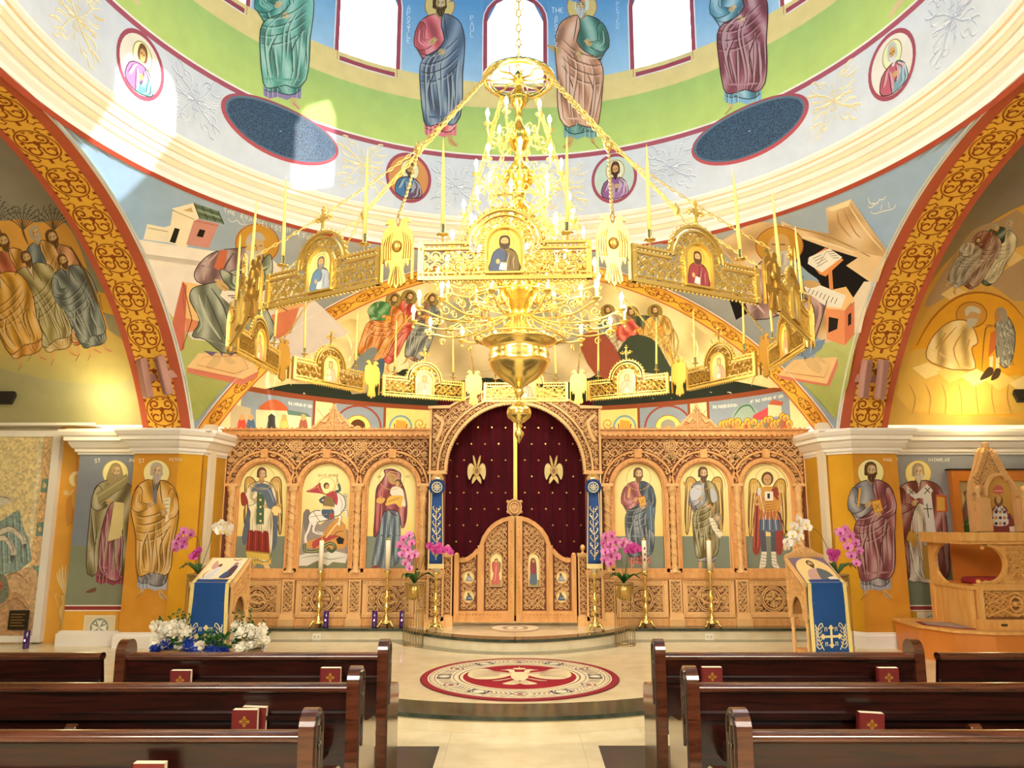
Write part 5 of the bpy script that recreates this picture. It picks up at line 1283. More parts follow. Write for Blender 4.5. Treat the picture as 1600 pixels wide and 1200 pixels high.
    # columns
    for c in COLX:
        a = MB(); zb, zt = Z_L1+.0, Z_CAP
        xx = X(c) if abs(c) < 4 else X(c+.03)
        prof = [(.055, 0), (.055, .03), (.04, .04), (.05, .07), (.035, .10)]
        H = zt-zb
        prof += [(.04, .13), (.046, .16)]+[(.04+.004*math.sin(q*1.3), .2+(H-.42)*q/16) for q in range(17)]+[(.05, H-.19), (.036, H-.18), (.045, H-.14), (.062, H-.05), (.066, H-.02)]
        a.lathe(prof, (xx, YI-.04, EYE+zb), 14)
        a.box((xx, YI-.02, EYE+zt-.008), (.17, .13, .04)); a.box((xx, YI-.02, EYE+zb+.01), (.14, .13, .03))
        # spiral vine on the shaft
        pts = [(xx+.045*math.cos(q*.55), YI-.04-.045*math.sin(q*.55), EYE+zb+.19+(H-.42)*q/46) for q in range(47)]; a.tube(pts, .008, 4)
        pts = [(xx+.045*math.cos(math.pi+q*.55), YI-.04-.045*math.sin(math.pi+q*.55), EYE+zb+.19+(H-.42)*q/46) for q in range(47)]; a.tube(pts, .006, 4)
        for q in range(6): a.ball((xx+.05*math.cos(R_(180+30*q+15)), YI-.04+.05*math.sin(R_(180+30*q+15)), EYE+zt-.08), .014, 5, sc=(1, 1, 1.8))
        a.build('column', OAKL, par=root)
    # ledge
    b = MB(); b.bb(X(-4.11), X(-1.22), YI-.055, YI+.04, EYE+Z_L0, EYE+Z_L1); b.bb(X(-4.11), X(-1.22), YI-.03, YI+.04, EYE+Z_L0-.03, EYE+Z_L0)
    b.build('ledge', OAK, par=root)
    # dado pilasters and panels
    for c in COLX:
        a = MB(); xx = X(c) if abs(c) < 4 else X(c+.03)
        frame(a, xx-.085, xx+.085, Z_PL+.06, Z_L0-.02, .022, YI+.02, .07)
        a.bb(xx-.11, xx+.11, YI-.1, YI+.02, BEMA, EYE+Z_PL+.0); a.box((xx, YI-.03, EYE+Z_PL+.03), (.2, .12, .07), taper=.86)
        lace(a, lambda x, z: xx-.063 < x < xx+.063 and Z_PL+.08 < z < Z_L0-.04, xx-.065, xx+.065, Z_PL+.08, Z_L0-.04, .075, YI, .02, .006, 0, lambda x, z: (x, YI-.02, EYE+z))
        a.build('pilaster', OAKL, par=root)
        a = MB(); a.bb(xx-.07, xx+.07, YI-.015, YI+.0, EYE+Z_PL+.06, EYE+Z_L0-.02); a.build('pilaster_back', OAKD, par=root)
    for k in range(3):
        c0, c1 = COLX[k]+.10, COLX[k+1]-.10
        if k == 0: c0 += .02
        a = MB(); x0, x1 = min(X(c0), X(c1)), max(X(c0), X(c1)); z0, z1 = Z_PL+.01, Z_L0-.035
        frame(a, x0, x1, z0, z1, .055, YI+.03, .045); frame(a, x0+.055, x1-.055, z0+.055, z1-.055, .02, YI+.03, .03)
        for q in range(int((x1-x0)/.05)):
            for zz_ in (z0+.028, z1-.028): a.ball((x0+.03+.05*q, YI-.015, EYE+zz_), .010, 4)
        xm, zm = (x0+x1)/2, (z0+z1)/2; hw, hh = (x1-x0)/2-.08, (z1-z0)/2-.08; rr = hh*.98
        fr_ = lambda x, z: (x, YI+.02, EYE+z)
        for r_ in (rr, rr*.84): a.ribbon([fr_(xm+r_*math.cos(2*math.pi*q/28), zm+r_*math.sin(2*math.pi*q/28)) for q in range(28)], .010, (0, -.03, 0), closed=True)
        for s_ in (-1, 1):
            xb = xm+s_*(hw-.055); a.lathe([(.06, 0), (.055, .015), (.04, .012), (.03, .03), (.0, .035)], (0, 0, 0), 14) if False else None
            for r_ in (.06, .036): a.ribbon([fr_(xb+r_*math.cos(2*math.pi*q/16), zm+r_*math.sin(2*math.pi*q/16)) for q in range(16)], .008, (0, -.03, 0), closed=True)
            a.ball((xb, YI-.0, EYE+zm), .026, 8)
        lace(a, lambda x, z: abs(x-xm) < hw and abs(z-zm) < hh and (abs(math.hypot(x-xm, z-zm)-rr*.92) > .03 and (math.hypot(x-xm, z-zm) > rr or math.hypot(x-xm, z-zm) < rr*.8) and math.hypot(abs(x-xm)-(hw-.055), z-zm) > .062), xm-hw, xm+hw, zm-hh, zm+hh, .085, YI, .022, .0065, 0, lambda x, z: (x, YI+.018, EYE+z))
        if k != 1 or True:
            kind = (k+(0 if sx < 0 else 1)) % 2
            if kind: # cross with four arms
                for q in range(4):
                    A = math.pi/2*q; a.ribbon([fr_(xm+.02*math.cos(A), zm+.02*math.sin(A)), fr_(xm+.09*math.cos(A), zm+.09*math.sin(A)), fr_(xm+rr*.7*math.cos(A), zm+rr*.7*math.sin(A))], .017, (0, -.036, 0))
            else:   # pair of birds / leaf sweep
                for s_ in (-1, 1):
                    a.ribbon([fr_(xm-s_*.11, zm+s_*.02), fr_(xm-s_*.03, zm+s_*.06), fr_(xm+s_*.07, zm+s_*.04), fr_(xm+s_*.12, zm-s_*.03)], .019, (0, -.034, 0))
                    a.ball((xm-s_*.11, YI-.01, EYE+zm+s_*.05), .022, 6)
        a.build('dado_panel', OAKL, par=root)
    # cornice with scalloped drip
    b = MB(); cz = EYE
    b.bb(X(-4.13), X(-1.20), YI-.06, YI+.06, cz+Z_FR, cz+Z_FR+.05); b.bb(X(-4.15), X(-1.20), YI-.10, YI+.06, cz+Z_FR+.05, cz+Z_TOP-.02); b.bb(X(-4.17), X(-1.20), YI-.13, YI+.06, cz+Z_TOP-.02, cz+Z_TOP)
    n = 40
    for q in range(n):
        x = -4.13+(2.9)*(q+.5)/n; b.lathe([(.034, 0), (.034, .012), (0, .012)], (0, 0, 0), 8, a0=180, a1=360) if False else None
        b.prism([(X(x)-.034, 0)]+[(X(x)+.034*math.cos(R_(a)), .034*math.sin(R_(a))) for a in range(180, 361, 45)], lambda u, v: (u, YI-.115, cz+Z_FR+.06+v), (0, .02, 0))
        b.ball((X(x), YI-.125, cz+Z_TOP+.008), .016, 5, sc=(1, 1, .8))
    b.build('cornice', OAK, par=root)
    # round carved bosses between the arches
    for c in COLX[1:3]:
        a = MB(); zc = Z_FR-.10
        for r_ in (.085, .06): a.ribbon([(X(c)+r_*math.cos(2*math.pi*q/20), YI+.01, EYE+zc+r_*math.sin(2*math.pi*q/20)) for q in range(20)], .008, (0, -.04, 0), closed=True)
        for q in range(8): A = math.pi/4*q; a.ribbon([(X(c)+.01*math.cos(A), YI+.01, EYE+zc+.01*math.sin(A)), (X(c)+.055*math.cos(A+.3), YI+.01, EYE+zc+.055*math.sin(A+.3))], .008, (0, -.035, 0))
        for s_ in (-1, 1):
            for q in range(5): a.ribbon([(X(c), YI+.01, EYE+zc-.2), (X(c)+s_*.03*q/2, YI+.01, EYE+zc-.16+.01*q), (X(c)+s_*.028*q, YI+.01, EYE+zc-.13-.012*q)], .008, (0, -.035, 0))
        a.build('carved_boss', OAKL, par=root)
    # crest over the middle bay
    c = fx(515); zt = EYE+Z_TOP; a = MB()
    P_ = [(-.31, 0), (-.28, .05), (-.2, .08), (-.16, .14), (-.12, .19), (-.06, .24), (-.03, .27), (-.02, .33), (0, .36)]
    P_ = P_+[(-x, z) for x, z in P_[::-1][1:]]
    a.prism(P_, lambda x, z: (X(c)+x, YI-.02, zt+z), (0, .025, 0), mi=1)
    a.ribbon([(X(c)+x, YI-.02, zt+z) for x, z in P_], .010, (0, -.02, 0))
    lace(a, lambda x, z: abs(x-X(c)) < .27*(1-(z-Z_TOP)/.34) and z-Z_TOP < .27, X(c)-.3, X(c)+.3, Z_TOP, Z_TOP+.27, .085, YI, .016, .0065, 0, lambda x, z: (x, YI-.02, EYE+z))
    for s_ in (-1, 1): a.ribbon([(X(c)+s_*.26, YI-.03, zt+.03), (X(c)+s_*.18, YI-.03, zt+.13), (X(c)+s_*.12, YI-.03, zt+.1), (X(c)+s_*.07, YI-.03, zt+.17)], .022, (0, -.03, 0))
    a.ribbon([(X(c), YI-.03, zt+.03), (X(c), YI-.03, zt+.36)], .012, (0, -.03, 0)); a.ribbon([(X(c)-.06, YI-.03, zt+.28), (X(c)+.06, YI-.03, zt+.28)], .010, (0, -.03, 0))
    a.build('crest', [OAKL, OAK], par=root)
    return root
SCRL = wing(-1); SCRR = wing(1)
# ------------------------------------------------------------------ icons
YP = YI+.045
def icon_bg(m, cpx, low='#707A68', gold='#F6E48C', hor=838):
    c = fx(cpx); r = RI
    def px(x, z): return project((x, YP, EYE+z))
    pts = [px(c-r, Z_L1-.0)]+[px(c+r*math.cos(R_(a)), ZS+r*math.sin(R_(a))) for a in range(180, -1, -9)]+[px(c+r, Z_L1)]
    m.poly(pts, lambda x, y: mixh('#FFF2A8', '#E9CB6A', min(1, math.hypot(x-cpx, (y-760)*.8)/75)))
    lowpts = [(p[0], p[1]) for p in (px(c-r, fz(hor)), px(c+r, fz(hor)), px(c+r, Z_L1), px(c-r, Z_L1))]
    if low: m.poly(lowpts, low)
    m.line([px(c+(r-.012)*math.cos(R_(a)), ZS+(r-.012)*math.sin(R_(a))) for a in range(180, -1, -9)], 1.0, '#B98A3A', k=1, taper=0)
def icon(cpx, root, label, fn, low='#707A68'):
    m = Mural(planeY(YP), .004); icon_bg(m, cpx, low); fn(m)
    o = m.build('icon_panel', par=root, m=ICONP); o['label'] = label; return o
def wings2(m, cx, top, ws=1.0, col='#C79A4A'):
    for s in (-1, 1):
        W = [(cx+s*8, top+26), (cx+s*14, top+12), (cx+s*22, top+8), (cx+s*28, top+14), (cx+s*29, top+36), (cx+s*30, top+70), (cx+s*27, top+98), (cx+s*24, top+90), (cx+s*20, top+60), (cx+s*14, top+38)]
        m.blob(W, col, 3); m.line(W, 1.2, '#3A2410', k=3, taper=0, closed=True)
        for q in range(6): m.line([(cx+s*(13+2.6*q), top+20+q), (cx+s*(17+2.2*q), top+50), (cx+s*(21+1.5*q), top+86+q*2)], 1.3, '#5A3A14' if q % 2 else '#F4DC90')
        for q in range(4): m.line([(cx+s*(14+3*q), top+14+q), (cx+s*(15+3.3*q), top+30)], 1.6, '#F0D488')
def i1(m):
    wings2(m, 411, 737)
    m.blob([(392, 770), (386, 800), (378, 840), (384, 850), (398, 800), (398, 775)], '#4A5666'); m.blob([(424, 765), (434, 800), (432, 850), (424, 856), (420, 800)], '#4E5A6E')
    saint(m, 409, 733, 160, '#E9D9A4', None, hair='#4A3020', beard=None, halo=None, pose='bless', wd=.98, seed=61, hem='#D8B040', rot=.8, skin='#C8965C')
    m.poly([(388, 828), (420, 830), (421, 864), (384, 860)], '#7E2018'); 
    for q in range(6): m.line([(390+5*q, 830), (388+5.4*q, 860)], 1.4, '#4A100C' if q % 2 else '#B8442C')
    m.poly([(384, 860), (420, 864), (420, 876), (386, 872)], '#E0BC4C'); m.line([(384, 861), (420, 865)], 1.4, '#8A5A1C', k=1)
    m.poly([(402, 762), (414, 762), (412, 820), (400, 819)], '#3E5A3C')
    for q in range(5): m.ell(407, 770+11*q, 1.8, 1.8, '#F0DC80', 8)
    m.blob([(392, 768), (402, 756), (420, 758), (428, 775), (432, 790), (420, 795), (412, 775), (400, 768)], '#505E72'); m.line([(404, 762), (420, 766), (428, 786)], 2, '#8A98AC')
    m.ell(432, 798, 8, 8, '#F4D488'); m.ring(432, 798, 8, 8, 1.2, '#B5853A'); m.blob([(376, 772), (382, 770), (388, 786), (378, 790)], '#8A2A20')
    m.blob([(411, 880), (417, 879), (422, 888), (417, 893)], '#E2BC78')
    m.ring(410, 747, 19, 18, .8, '#C79A40')
def i2(m):
    # rocky ground, cave, horse, rider, dragon
    m.poly([(470, 860), (545, 858), (545, 893), (466, 893)], '#6A7050')
    m.poly([(474, 800), (500, 820), (520, 806), (545, 830), (546, 868), (468, 866)], '#8E8078')
    m.poly([(478, 846), (500, 840), (512, 822), (528, 808), (540, 820), (543, 850), (536, 858), (500, 858), (480, 856)], '#C98A3C'); m.line([(505, 846), (520, 826), (532, 812)], 2.4, '#F0C880'); m.line([(512, 850), (526, 832), (538, 830)], 1.6, '#7A4A1C')
    m.poly([(525, 843), (530, 838), (538, 842), (536, 850), (528, 850)], '#1A120C')
    m.poly([(466, 868), (490, 862), (500, 866), (520, 860), (544, 866), (540, 880), (520, 878), (512, 884), (496, 876), (480, 884), (467, 884)], '#D8D4C4'); m.line([(470, 872), (495, 868), (515, 874), (540, 870)], 1.4, '#8A8678')
    m.line([(476, 850), (476, 860), (490, 862), (502, 858), (512, 850), (520, 850), (524, 856), (518, 862), (512, 856)], 5, '#3E4E30', taper=0); m.line([(476, 850), (476, 860), (490, 862), (502, 858), (512, 850), (520, 850), (524, 856)], 1.2, '#C8C07A')
    m.blob([(490, 858), (488, 848), (500, 840), (520, 836), (530, 838), (515, 844), (498, 852)], '#A83A34')
    # castle
    m.poly([(536, 771), (543, 771), (543, 795), (537, 795)], '#C8BC98'); m.line([(536, 776), (543, 776)], 1, '#6a6048', k=1)
    # tail and horse
    m.blob([(478, 796), (484, 798), (484, 812), (478, 830), (474, 820), (474, 804)], '#6E665C')
    Hb = [(482, 806), (492, 798), (505, 798), (518, 797), (528, 792), (526, 804), (518, 810), (505, 814), (496, 816), (490, 822), (484, 818)]
    m.blob(Hb, '#F1EADF'); m.line(Hb, 1.2, '#4A4038', k=3, taper=0, closed=True)
    N = [(514, 797), (519, 780), (522, 771), (528, 770), (537, 776), (540, 788), (536, 798), (528, 806), (518, 806)]
    m.blob(N, '#F1EADF'); m.line(N, 1.2, '#4A4038', k=3, taper=0, closed=True); m.blob([(518, 768), (526, 770), (524, 782), (520, 784)], '#F1EADF'); m.line([(530, 774), (535, 788), (532, 800)], 2, '#C8BEB0')
    for L in ([(486, 816), (482, 830), (478, 838), (478, 848)], [(494, 816), (490, 830), (505, 834)], [(522, 806), (532, 806), (530, 818), (531, 820)], [(530, 800), (541, 797), (541, 808)]): m.line(L, 4.4, '#EDE4D6', taper=0); m.line([(x+2, y) for x, y in L], .9, '#4A4038')
    m.line([(490, 800), (500, 815)], 1.2, '#A0522C'); m.line([(484, 808), (512, 803)], 1.1, '#B8863C')
    # rider
    m.blob([(504, 795), (520, 795), (522, 808), (516, 812), (504, 806)], '#34506C'); m.blob([(516, 802), (520, 802), (520, 810), (514, 810)], '#A03A30')
    m.blob([(507, 776), (520, 776), (522, 794), (506, 794)], '#7A6436'); m.poly([(504, 790), (522, 792), (522, 796), (504, 796)], '#E8CC88')
    m.blob([(478, 768), (490, 762), (500, 754), (502, 762), (508, 772), (516, 768), (524, 768), (528, 778), (526, 790), (520, 780), (505, 772), (490, 770)], '#A82E38'); m.line([(482, 767), (498, 760)], 1.4, '#E08078'); m.line([(520, 772), (524, 788)], 1.4, '#6A1820')
    m.line([(508, 776), (500, 782), (506, 786)], 4, '#4A4A54', taper=0); m.line([(524, 768), (531, 766), (529, 756)], 4, '#3E4A54', taper=0)
    m.ell(510, 759, 4.6, 5.2, '#4A3020', 14); m.ell(511, 760.5, 3, 3.8, '#C8965C', 12); m.line([(526, 745), (530, 758)], 1.2, '#6a4a28', k=1); m.line([(527, 748), (508, 840)], .8, '#8A6A3C', k=1)
    m.ring(510, 758, 13, 13, .7, '#CFA24A'); m.text('SAINT GEORGE', 497, 741, 3.6, '#B8863C', .7, dx=2.7)
def i3(m):
    M_ = [(600, 735), (607, 733), (616, 734), (626, 740), (626, 750), (632, 765), (636, 790), (634, 815), (628, 825), (622, 800), (600, 800), (592, 830), (584, 838), (586, 800), (588, 765), (596, 752), (602, 742)]
    m.poly([(600, 790), (626, 790), (626, 880), (604, 890), (580, 884), (588, 840), (592, 820)], pshade('#4F6270', .5, .06))
    for q in range(7): m.line([(598+4*q, 800+2*q), (594+4.4*q, 840), (590+5*q, 878)], 1.6, '#2A3844' if q % 2 else '#8298A6')
    m.blob([(584, 884), (592, 884), (586, 892), (578, 890)], '#7A3028')
    m.G += [(576, 730, 640, 890, 2.6, IDT)]; m.blob(M_, pshade('#8A2A30', .34, .04)); m.line(M_, 1.3, '#300c10', k=3, taper=0, closed=True)
    for L in ([(592, 765), (590, 800), (588, 830)], [(598, 760), (596, 790), (596, 815)], [(630, 790), (630, 815)]): m.line(L, 2.2, '#C86058')
    for L in ([(596, 765), (594, 800), (592, 825)], [(602, 780), (610, 800), (622, 806)], [(634, 790), (631, 818)]): m.line(L, 1.6, '#4A1014')
    m.blob([(606, 742), (612, 739), (620, 743), (621, 752), (614, 757), (607, 752)], '#B98A50'); m.line([(604, 744), (610, 737), (620, 739)], 1.2, '#E8C860')
    m.ell(622, 754, 5, 5.2, '#5A3820', 14); m.ell(621, 755.5, 3.4, 3.8, '#C8965C', 12)
    B_ = [(612, 762), (622, 760), (630, 766), (632, 778), (634, 790), (628, 792), (620, 780), (610, 772)]
    m.blob(B_, '#EDE2C8'); m.line(B_, .9, '#8A7450', k=3, closed=True)
    m.blob([(602, 788), (608, 776), (622, 774), (630, 776), (628, 785), (626, 794), (616, 786), (606, 790)], '#E0AC3C'); m.line([(606, 784), (624, 778)], 1.2, '#8A5A1C'); m.line([(610, 788), (622, 784)], 1.0, '#F8DC80')
    m.blob([(588, 782), (592, 777), (602, 779), (598, 786), (590, 786)], '#D8A444'); m.ring(612, 746, 20, 19, .8, '#CFA24A')
    for L in ([(610, 744), (613, 744)], [(616, 745), (619, 745)], [(614, 744), (615, 749)], [(613, 752), (616, 752)], [(619, 755), (620, 755)], [(622, 755), (623, 755)]): m.line(L, .9, '#3a2010', k=1)
    for x, y, t in ((590, 743, 'MP'), (634, 743, 'OV')): m.text(t, x, y, 4, '#A8743A', .8)
def i4(m):
    saint(m, 997, 733, 160, '#B0555A', '#3E4F60', hair='#5A3A20', beard='#6A4426', halo=None, pose='book', wd=1.05, seed=71, hem='#C26A5A', rot=-.6, skin='#C8965C')
    m.poly([(1014, 780), (1020, 790), (1022, 835), (1014, 826), (1008, 800)], '#4A5C6E'); m.line([(1016, 790), (1018, 828)], 1.6, '#8296A8')
    m.line([(984, 762), (982, 778)], 4, '#E0AC4A', k=1); m.ring(998, 747, 19, 19, .8, '#CFA24A')
def i5(m):
    wings2(m, 1100, 737)
    saint(m, 1098, 732, 163, '#8A8C96', '#7A6C38', hair='#4A3222', beard='#4A3222', halo=None, pose='bless', wd=.92, seed=81, rot=-2.0, skin='#C8965C')
    m.blob([(1078, 768), (1088, 758), (1096, 760), (1094, 776), (1082, 782)], '#C8CCD4'); m.blob([(1110, 764), (1118, 768), (1120, 782), (1112, 784)], '#B8BCC8')
    m.line([(1080, 766), (1072, 760), (1068, 752)], 3.4, '#B98A4A'); m.line([(1117, 784), (1114, 800), (1110, 806)], 4, '#B98A4A')
    m.poly([(1106, 808), (1116, 810), (1122, 826), (1130, 834), (1124, 842), (1114, 828)], '#F0E6C8'); m.ell(1121, 809, 6, 7, '#9A8A78', 14); m.ell(1121, 809, 3.6, 4, '#C8A878', 12)
    for q in range(4): m.line([(1110+3*q, 815+5*q), (1118+2.6*q, 815+5*q)], .9, '#6a5a40', k=1)
    m.ring(1097, 747, 19, 18, .8, '#CFA24A')
def i6(m):
    wings2(m, 1199, 740, col='#CE9B3E')
    m.blob([(1180, 775), (1188, 770), (1190, 830), (1186, 865), (1176, 860), (1178, 820)], '#8E3228'); m.blob([(1212, 790), (1220, 800), (1224, 850), (1218, 868), (1210, 850)], '#8E3228')
    for q in range(4): m.line([(1180+3*q, 790), (1178+3*q, 855)], 1.3, '#4A1410' if q % 2 else '#C86A50')
    m.poly([(1186, 826), (1196, 826), (1198, 862), (1190, 862)], '#4A4A58'); m.poly([(1204, 826), (1212, 826), (1213, 862), (1205, 862)], '#4A4A58')
    m.poly([(1190, 862), (1198, 862), (1197, 884), (1190, 892), (1186, 890)], '#EDE6D4'); m.poly([(1205, 862), (1212, 862), (1214, 880), (1220, 890), (1212, 892), (1206, 882)], '#EDE6D4')
    for q in range(5): m.line([(1189, 866+5*q), (1198, 868+5*q)], .9, '#5a5040', k=1); m.line([(1205, 866+5*q), (1214, 868+5*q)], .9, '#5a5040', k=1)
    m.poly([(1187, 806), (1217, 806), (1222, 828), (1204, 832), (1186, 828)], '#54607A'); 
    for q in range(7): m.line([(1189+4.4*q, 808), (1188+5*q, 828)], 1.4, '#C8D0DC' if q % 2 else '#2A3448', k=1)
    m.poly([(1188, 794), (1216, 794), (1220, 812), (1186, 812)], '#C2703C'); 
    for q in range(6): m.line([(1190+5*q, 797), (1189+5.4*q, 812)], 1.2, '#6E3014', k=1)
    m.blob([(1186, 764), (1200, 760), (1216, 764), (1220, 780), (1215, 798), (1189, 798), (1184, 780)], '#D0903A')
    for q in range(5): m.line([(1190, 778+4*q), (1200, 781+4*q), (1214, 778+4*q)], .9, '#8A5418')
    m.blob([(1208, 760), (1216, 764), (1216, 782), (1206, 770)], '#8E3228'); m.poly([(1195, 768), (1208, 768), (1208, 782), (1195, 782)], '#EDE8D8'); m.poly([(1199, 771), (1203, 771), (1203, 779), (1199, 779)], '#2a2420')
    m.line([(1186, 772), (1180, 782), (1182, 788), (1196, 786)], 4.4, '#C8965C', taper=0); m.line([(1217, 774), (1222, 790), (1214, 806)], 4.4, '#C8965C', taper=0); m.line([(1216, 800), (1232, 838)], 3, '#2a2420', k=1)
    m.line([(1187, 770), (1197, 812)], 1.6, '#E8EEF0', k=1); m.ell(1186, 768, 3.4, 6, '#D0D8D8', 12)
    m.ell(1199, 748, 9.5, 11, '#5A3A20', 16); m.blob([(1194, 744), (1199, 741), (1204, 744), (1205, 752), (1199, 759), (1193, 752)], '#C8965C'); m.line([(1195, 749), (1198, 749)], 1, '#20140c', k=1); m.line([(1201, 749), (1204, 749)], 1, '#20140c', k=1); m.line([(1199, 749), (1200, 753)], .8, '#7a5028', k=1)
    m.ring(1199, 748, 18, 17, .8, '#CFA24A')
icon(408, SCRL, 'arched icon of a winged figure in white, green and dark red vestments', i1)
icon(507, SCRL, 'arched icon of a rider on a white horse above a dragon', i2, None)
icon(611, SCRL, 'arched icon of a mother in dark red holding a child', i3)
icon(999, SCRR, 'arched icon of a figure in rose and slate blue holding a book', i4)
icon(1101, SCRR, 'arched icon of a winged figure in olive robe with open scroll', i5)
icon(1199, SCRR, 'arched icon of a winged figure in armour', i6)
# ------------------------------------------------------------------ central portal
def portal():
    root = empty('portal_arch', (0, YI-.05, BEMA), 0, 'tall carved oak portal arch around the dark red curtain', 'portal')
    Y = YI-.06; xi, xo = .965, 1.215; zs = fz(738); zt = fz(636)
    zc = zs; R = xi
    for s in (-1, 1):
        # lower pier, column, upper block
        a = MB(); x0, x1 = sorted((s*xi, s*xo))
        frame(a, x0+.01, x1-.01, Z_PL-.02, Z_L0+.04, .03, Y+.02, .08); a.bb(x0-.02, x1+.02, Y-.1, Y+.06, BEMA, EYE+Z_PL-.02); a.bb(x0, x1, Y-.07, Y+.06, EYE+Z_L0+.04, EYE+Z_L0+.11)
        lace(a, lambda x, z: x0+.045 < x < x1-.045 and Z_PL+.01 < z < Z_L0+.01, x0+.04, x1-.04, Z_PL+.01, Z_L0+.01, .085, Y, .02, .006, 0, lambda x, z: (x, Y-.02, EYE+z))
        a.build('pier_base', OAKL, par=root)
        a = MB(); a.bb(x0+.015, x1-.015, Y+.0-.012, Y+.04, EYE+Z_PL, EYE+Z_L0+.04); a.bb(x0+.02, x1-.02, Y+.04, Y+.07, EYE+Z_L0, EYE+zs); a.build('pier_back', OAKD, par=root)
        a = MB(); zb = Z_L0+.11; H = zs-zb; xm = (x0+x1)/2
        a.lathe([(.075, 0), (.075, .03), (.055, .05), (.065, .08), (.05, .11)]+[(.052+.004*math.sin(q*1.4), .13+(H-.36)*q/18) for q in range(19)]+[(.06, H-.2), (.045, H-.18), (.06, H-.13), (.085, H-.05), (.09, H-.03)], (xm, Y-.02, EYE+zb), 16)
        a.tube([(xm+.056*math.cos(q*.5), Y-.02-.056*math.sin(q*.5), EYE+zb+.14+(H-.4)*q/60) for q in range(61)], .009, 4)
        a.bb(x0-.01, x1+.01, Y-.1, Y+.05, EYE+zs-.03, EYE+zs+.0); a.bb(x0, x1, Y-.08, Y+.05, EYE+zs, EYE+zs+.02)
        for q in range(7): a.ball((xm+.075*math.cos(R_(180+30*q)), Y-.02+.075*math.sin(R_(180+30*q)), EYE+zs-.09), .018, 6, sc=(1, 1, 1.8))
        a.build('column', OAKL, par=root)
    # arch head
    top = [(-xo, zs+.02), (-xo, zt-.03), (-xo-.02, zt), (-.93, zt+.01), (-.85, zt+.06), (-.62, zt+.17), (-.35, zt+.26), (-.12, zt+.31)]
    out = top+[(-x, z) for x, z in top[::-1]]
    inn = [(R*math.cos(R_(a)), zc+.02+R*math.sin(R_(a))*(fz(632)-zc-.02)/R) for a in range(0, 181, 6)]
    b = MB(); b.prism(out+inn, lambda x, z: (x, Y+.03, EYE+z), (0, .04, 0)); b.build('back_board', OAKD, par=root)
    ks = (fz(632)-zc-.02)/R
    a = MB()
    def el(r, n=44): return [(r*math.cos(R_(180-180*q/n)), zc+.02+r*math.sin(R_(180-180*q/n))*ks) for q in range(n+1)]
    def strip3(r0, r1, y0, y1):
        o, i = el(r1), el(r0); n = len(o)
        a.add([(x, y0, EYE+z) for x, z in o]+[(x, y0, EYE+z) for x, z in i]+[(x, y1, EYE+z) for x, z in o]+[(x, y1, EYE+z) for x, z in i], [(q*n+j, q*n+j+1, r*n+j+1, r*n+j) for q, r in ((0, 1), (0, 2), (1, 3)) for j in range(n-1)])
    strip3(R-.005, R+.035, Y-.04, Y+.06); strip3(R+.11, R+.14, Y-.03, Y+.04)
    for x, z in el(R+.055, 62): a.ball((x, Y-.03, EYE+z), .016, 5)
    for x, z in el(R-.012, 80): a.ball((x, Y-.03, EYE+z), .011, 4)
    a.build('arch_moulding', OAKL, par=root)
    a = MB()
    def ins(x, z):
        d = math.hypot(x, (z-zc-.02)/ks) if z > zc+.02 else abs(x)
        if d < R+.045 or abs(d-(R+.125)) < .02 or abs(x) > xo-.03 or z < zs+.04: return False
        # below the shaped top
        pts = top; zx = None; ax = -abs(x)
        for p, q in zip(pts[2:], pts[3:]):
            if p[0] <= ax <= q[0]: zx = p[1]+(q[1]-p[1])*(ax-p[0])/(q[0]-p[0]+1e-9)
        zx = zt+.3 if zx is None else zx
        return z < zx-.05
    lace(a, ins, -1.2, 1.2, zs+.04, zt+.3, .10, Y, .026, .0075, 0, lambda x, z: (x, Y+.028, EYE+z))
    a.ribbon([(x, Y+.03, EYE+z-.01) for x, z in out[1:-1]], .022, (0, -.05, 0))
    for s in (-1, 1): a.bb(s*(xo-.03), s*xo, Y-.02, Y+.04, EYE+zs+.02, EYE+zt-.02); a.bb(s*.92, s*(xo+.02), Y-.06, Y+.05, EYE+zt-.035, EYE+zt)
    # carved leaf/bird sweep in each spandrel
    for s in (-1, 1):
        a.ribbon([(s*1.14, Y+.02, EYE+zt-.12), (s*1.03, Y+.02, EYE+zt-.22), (s*1.06, Y+.02, EYE+zt-.36), (s*1.12, Y+.02, EYE+zt-.5)], .03, (0, -.04, 0))
    a.build('carved_spandrels', OAKL, par=root)
    return root
portal()
